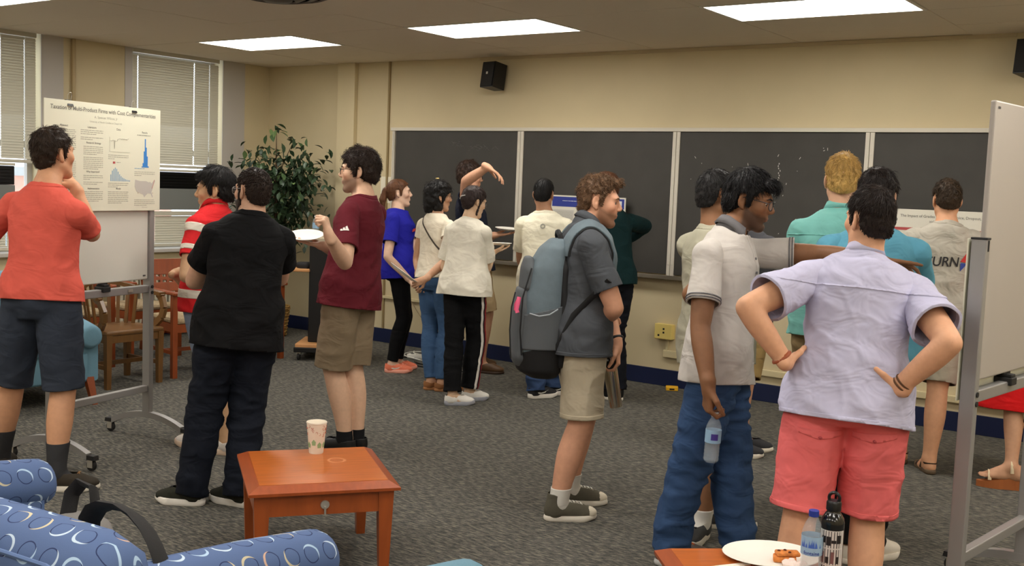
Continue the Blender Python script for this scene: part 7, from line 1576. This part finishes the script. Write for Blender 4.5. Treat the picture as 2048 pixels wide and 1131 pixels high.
# --- woman in the red skirt behind the right board
p = Person('redskirt', POSE['redskirt'], 'woman in red skirt and cork wedge sandals, hidden behind the right whiteboard', (204, 146, 112), fem=True, shod=False)
p.shirt('top', cloth_mat('red_jersey', (196, 24, 26)), hem=-.02, sleeve=.5, seed=161)
L0 = Loft(p.P, p.N, p.hrt, [(-1.0, .31, .27, 0), (-.5, .25, .21, 0), (-.25, .205, .165, 0), (0, .185, .138, -.016), (.25, .15, .115, 0)], .03); V, F, lab = nets(*field([L0], .012)[:3]); w = p.wcoord(V)
N_ = vnormals(V, F); th = np.arctan2((V-p.P)@p.hrt, (V-p.P)@p.hfw); V = V+N_*(np.sin(th*11)*.010*np.clip(-w/.3, 0, 1))[:, None]
V2, F2, _, _ = clip_tris(V, F, np.minimum(.2*p.L-w, w+.88*p.L)); p.add('skirt', V2, F2, cloth_mat('red_skirt', (200, 22, 24)), .008)
p.hair((60, 40, 30), top=.016, side=.016, tufts=120, dz=-.03)
for A, t in ((p.AL, p.j['tL']), (p.AR, p.j['tR'])):
    f = np.array(nrm([t[0], t[1], 0])); x = np.cross(f, [0, 0, 1]); b = MB(); ring = [(.034*math.cos(a)*(1.15 if math.sin(a) > 0 else .9), .06+.118*math.sin(a)) for a in np.linspace(0, 2*math.pi, 28, endpoint=False)]
    lo_, hi_ = [], []
    for xx, yy in ring: hz = .035+.05*np.clip((.14-yy)/.2, 0, 1); lo_.append(b.bm.verts.new((xx*.95, yy, 0))); hi_.append(b.bm.verts.new((xx, yy, hz)))
    for i in range(28): b.bm.faces.new((lo_[i], lo_[(i+1) % 28], hi_[(i+1) % 28], hi_[i]))
    b.bm.faces.new(list(reversed(lo_))); b.bm.faces.new(hi_); o = b.build('wedge_sandal', mat('wedge_cork', (176, 104, 56), .7), p.root)
    o.matrix_local = Matrix(((x[0], f[0], 0, A[0]-p.root_inv[0]), (x[1], f[1], 0, A[1]-p.root_inv[1]), (0, 0, 1, 0), (0, 0, 0, 1)))
    for yy, z0, h_ in ((.11, .05, .045), (-.005, .10, .07)): MB().tube([(.042*math.cos(a), yy, z0+h_*math.sin(a)) for a in np.linspace(0, math.pi, 10)], .012, 6, flat=.3).build('strap', mat('cream_strap', (214, 196, 164), .7), o)
# --- someone hidden behind the man in the pale polo
p = Person('hidden', POSE['hidden'], 'person in dark grey top and tan shorts, almost wholly hidden behind the pale polo', (190, 134, 104))
p.shirt('tshirt', cloth_mat('dark_grey_tee', (66, 66, 70)), hem=-.12, sleeve=.66, seed=171); p.pants('shorts', cloth_mat('tan_short', (150, 126, 82)), kind='shorts', cut=.98, seed=173)
p.hair((30, 26, 26), tufts=120); put_shoes(p, 'sneaker', mat('charcoal_canvas', (48, 48, 52), .8), M_SOLEW, M_LACEB)

# ------------------------------------------------------------------ things in people's hands and on their backs
def axes(o, x, y, z):
    return Matrix(((x[0], y[0], z[0], o[0]), (x[1], y[1], z[1], o[1]), (x[2], y[2], z[2], o[2]), (0, 0, 0, 1)))
def along(o, zdir, hint=(0, 0, 1)):
    z = nrm(zdir); x = np.cross(hint, z)
    if np.linalg.norm(x) < 1e-3: x = np.cross((1, 0, 0), z)
    x = nrm(x); return axes(o, x, np.cross(z, x), z)
def hand_of(p, side):
    h = p.j['palm_left' if side == 'L' else 'palm_right']; W = p.WL if side == 'L' else p.WR; d = nrm(h[0]); n = np.array(h[1]); n = nrm(n-np.dot(n, d)*d); return np.array(W, float), d, n
UPV = np.array([0, 0, 1.])
# plate of the man in maroon
W, d, n = hand_of(PEOPLE['maroon'], 'R'); plate('paper_plate', along(W+d*.115+n*.034, nrm(UPV-.26*F_CAM)), 'white paper plate held up by the man in maroon', .108)
W, d, n = hand_of(PEOPLE['jeansw'], 'R'); c = W+d*.075+n*.01
plate('paper_plate', along(c-R_CAM*.10+UPV*.065-F_CAM*.02, nrm(R_CAM*.56+UPV*.8+F_CAM*.12)), 'white paper plate held edge-on behind the back of the woman in jeans', .125)
W, d, n = hand_of(PEOPLE['raised'], 'L'); plate('paper_plate', along(W+d*.12+n*.036, nrm(UPV+.05*R_CAM-.05*F_CAM)), 'white paper plate in the hand of the man with the raised arm', .11)
W, d, n = hand_of(PEOPLE['stripew'], 'R'); plate('paper_plate', along(W+d*.09+n*.036, nrm(UPV+.03*F_CAM)), 'small white paper plate held by the woman in striped trousers', .085)
W, d, n = hand_of(PEOPLE['red'], 'R'); M = along(W+d*.08+n*.03-UPV*.03, UPV); t = empty('paper_cup', (0, 0, 0), 0, 'small white paper cup held at the mouth of the man in red', 'cup'); t.matrix_world = M
MB().lathe([(0, .002), (.024, 0), (.034, .085), (.036, .087), (.033, .087), (.023, .006), (0, .006)], 24).build('cup', M_PLATE, t, True)
# steel tumbler of the man with the backpack
W, d, n = hand_of(PEOPLE['backpack'], 'L'); ax = nrm(-UPV+.20*R_CAM); g = W+d*.085+n*.045; M = along(g+ax*.23, -ax)
t = empty('steel_tumbler', (0, 0, 0), 0, 'brushed steel tumbler with black lid held by the man with the backpack', 'tumbler'); t.matrix_world = M
MB().lathe([(0, .002), (.030, 0), (.0325, .004), (.0355, .20), (.0355, .205), (0, .205)], 28).build('body', mat('brushed_steel', (200, 194, 182), .24, metal=.95), t, True)
MB().lathe([(.0358, .203), (.0375, .207), (.0375, .235), (.033, .243), (0, .243)], 28).build('lid', M_BLACK, t, True); MB().tube([(.03, 0, .235), (.04, 0, .262), (.0, 0, .272), (-.03, 0, .238)], .005, 8).build('lid_handle', M_BLACK, t, True)
# water bottle of the man in the pale polo
W, d, n = hand_of(PEOPLE['polo'], 'R'); g = W+d*.115+n*.028; bt, lb = water_bottle(along(g-UPV*.192-F_CAM*.0, nrm(UPV+.04*R_CAM)), 'half-full clear water bottle hanging from the hand of the man in the pale polo', (230, 232, 236), fill=.5)
b = MB(); th0 = math.atan2(-.6, .1)
for k in range(7): th = 2.75+k*.13; q = [b.bm.verts.new((math.cos(th+dx)*.0327, math.sin(th+dx)*.0327, .095+dz)) for dx, dz in ((-.065, 0), (.065, 0), (.065, .026), (-.065, .026))]; b.bm.faces.new(q)
b.build('label_print', mat('label_violet', (66, 54, 140), .5), lb)
# teal bottle of the man in sky blue
W, d, n = hand_of(PEOPLE['bluet'], 'R'); t = empty('teal_bottle', (0, 0, 0), 0, 'dark translucent teal bottle hanging beside the man in sky blue', 'bottle'); t.matrix_world = along(W+d*.10+n*.02-UPV*.25, UPV)
MB().lathe([(0, .003), (.033, 0), (.037, .006), (.037, .16), (.033, .18), (.022, .195), (.021, .205)], 24).build('body', mat('teal_glass', (60, 92, 96), .1, alpha=.75), t, True); MB().lathe([(.022, .2), (.025, .203), (.025, .235), (0, .238)], 20).build('cap', M_BLACK, t, True)
# backpack
p = PEOPLE['backpack']; up = nrm(p.up*.8+UPV*.5); rt = nrm(p.rt-up*np.dot(p.rt, up)); fw = np.cross(up, rt)
bk = nrm(-fw); base = np.array(p.P-p.up*p.L*.33-p.fw*.205*p.s, float)
t = empty('backpack', tuple(base), 0, 'grey-blue backpack with black bottom and pink ribbon on the back of the man in charcoal', 'backpack')
M_BPG = mat('pack_slate', (98, 112, 120), .75, noise=(30, .08), bump=(400, .3, .0015)); M_BPD = mat('pack_grey', (84, 88, 92), .8, bump=(400, .3, .0015)); M_BPB = mat('pack_black', (20, 20, 22), .75)
def bp_mesh(name, st, k0, m, shift=(0, 0, 0), parent=None, n=2.6, clip=None, off=0.0):
    a = np.array([0, 0, 0], np.float32)+np.array(shift, np.float32); L0 = Loft(a, a+np.array(up, np.float32), rt, st, .02, n=n); V, F, _ = nets(*field([L0], .009)[:3]); V = smooth(V, F, 3)
    if clip is not None: V = V+vnormals(V, F)*off; V, F, _, _ = clip_tris(V, F, clip(V@up, V@rt, V@fw))
    return np_mesh(name, V, F, m, parent or t, solid=.004 if clip is not None else 0)
ST = [(-.03, .10, .07, .02), (0, .145, .105, 0), (.10, .155, .115, -.01), (.34, .155, .11, .0), (.50, .145, .095, .02), (.60, .12, .07, .05), (.645, .08, .04, .07)]
bp_mesh('main_body', ST, 0, M_BPG)
bp_mesh('bottom_panel', ST, 0, M_BPB, clip=lambda u, r, f: .12+.35*(f+.02)-u, off=.004)
bp_mesh('front_pocket', [(.02, .09, .03, 0), (.06, .125, .05, 0), (.30, .125, .05, 0), (.40, .10, .03, 0)], 0, M_BPD, shift=bk*.092)
bp_mesh('front_pocket_upper', [(.36, .09, .025, 0), (.40, .115, .04, 0), (.50, .105, .035, 0), (.55, .08, .02, 0)], 0, M_BPD, shift=bk*.072)
bp_mesh('side_pocket', ST, 0, M_BPD, clip=lambda u, r, f: np.minimum(np.minimum(r-.085, .30+.25*f-u), u-.11), off=.010)
q = lambda u, r, f: tuple(up*u+rt*r+fw*f)
MB().tube([q(.285, .162, -.075), q(.275, .178, -.03), q(.285, .178, .02), q(.31, .165, .06)], .004, 6).build('pocket_piping', mat('pack_piping', (150, 158, 164), .7), t, True)
MB().tube([q(.08, .128, -.10), q(.2, .148, -.115), q(.36, .148, -.11), q(.5, .12, -.07)], .004, 6).build('zipper', M_BPB, t, True)
MB().tube([q(.06, .108, -.15), q(.2, .120, -.162), q(.31, .118, -.158), q(.38, .09, -.14)], .0035, 6).build('zipper', M_BPB, t, True)
rb = MB().tube([q(.36, .13, -.125), q(.33, .14, -.13), q(.30, .135, -.135), q(.285, .14, -.13)], .010, 6, flat=.4).build('ribbon', mat('ribbon_pink', (226, 92, 130), .7), t, True)
MB().tube([q(.36, .13, -.125), q(.325, .125, -.14), q(.295, .12, -.14)], .007, 6, flat=.4).build('ribbon_tail', mat('ribbon_pink', (226, 92, 130), .7), rb, True)
MB().tube([q(.61, -.05, .085), q(.665, -.045, .07), q(.685, 0, .065), q(.665, .045, .07), q(.61, .05, .085)], .013, 8, flat=.5).build('top_handle', M_BPB, t, True)
bp_mesh('back_pad', [(.02, .12, .03, 0), (.1, .14, .035, 0), (.5, .13, .035, 0), (.62, .09, .03, 0)], 0, M_BPB, shift=fw*.095)
# shoulder straps lie on the shirt
d_ = p.sh; V = d_['V']; x = (V-p.N)@p.rt; z = (V-p.P)@p.up; yv = (V-p.N)@p.fw
for sd in (-1, 1):
    cx = sd*.115*p.s
    for nm, hw, off, m in (('strap_backing', .036, .006, M_BPB), ('shoulder_strap', .029, .013, M_BPG)):
        Vs, Fs = V+d_['N']*off, d_['F']; att = np.stack([hw-np.abs(x-cx-.0), (z-p.L*.60)+.0*yv+np.where(yv > 0, 0, -p.L*.12), d_['gn']-.01], 1).astype(np.float32)
        for i in range(3): Vs, Fs, att, _ = clip_tris(Vs, Fs, att[:, i], att)
        if len(Fs): np_mesh(nm, Vs-base.astype(np.float32), Fs, m, t, solid=.006)
# lower webbing from the pack under the arm to the front
for sd in (-1, 1):
    pts = [q(.10, sd*.14, .06)]
    c = p.conform([(0, 0)], p.P+p.up*p.L*.36+p.rt*sd*.5, p.rt, p.up, -p.rt*sd, 'sh', .008)[0]; e = p.conform([(0, 0)], p.P+p.up*p.L*.56+p.rt*sd*.5+p.fw*.075, p.rt, p.up, -p.rt*sd, 'sh', .008)[0]
    s0 = p.conform([(0, 0)], p.P+p.up*p.L*.22+p.rt*sd*.5-p.fw*.07, p.rt, p.up, -p.rt*sd, 'sh', .010)[0]
    MB().tube([pts[0], tuple(s0-base), tuple(c-base), tuple(e-base)], .015, 6, flat=.35).build('webbing', M_BPB, t, True)
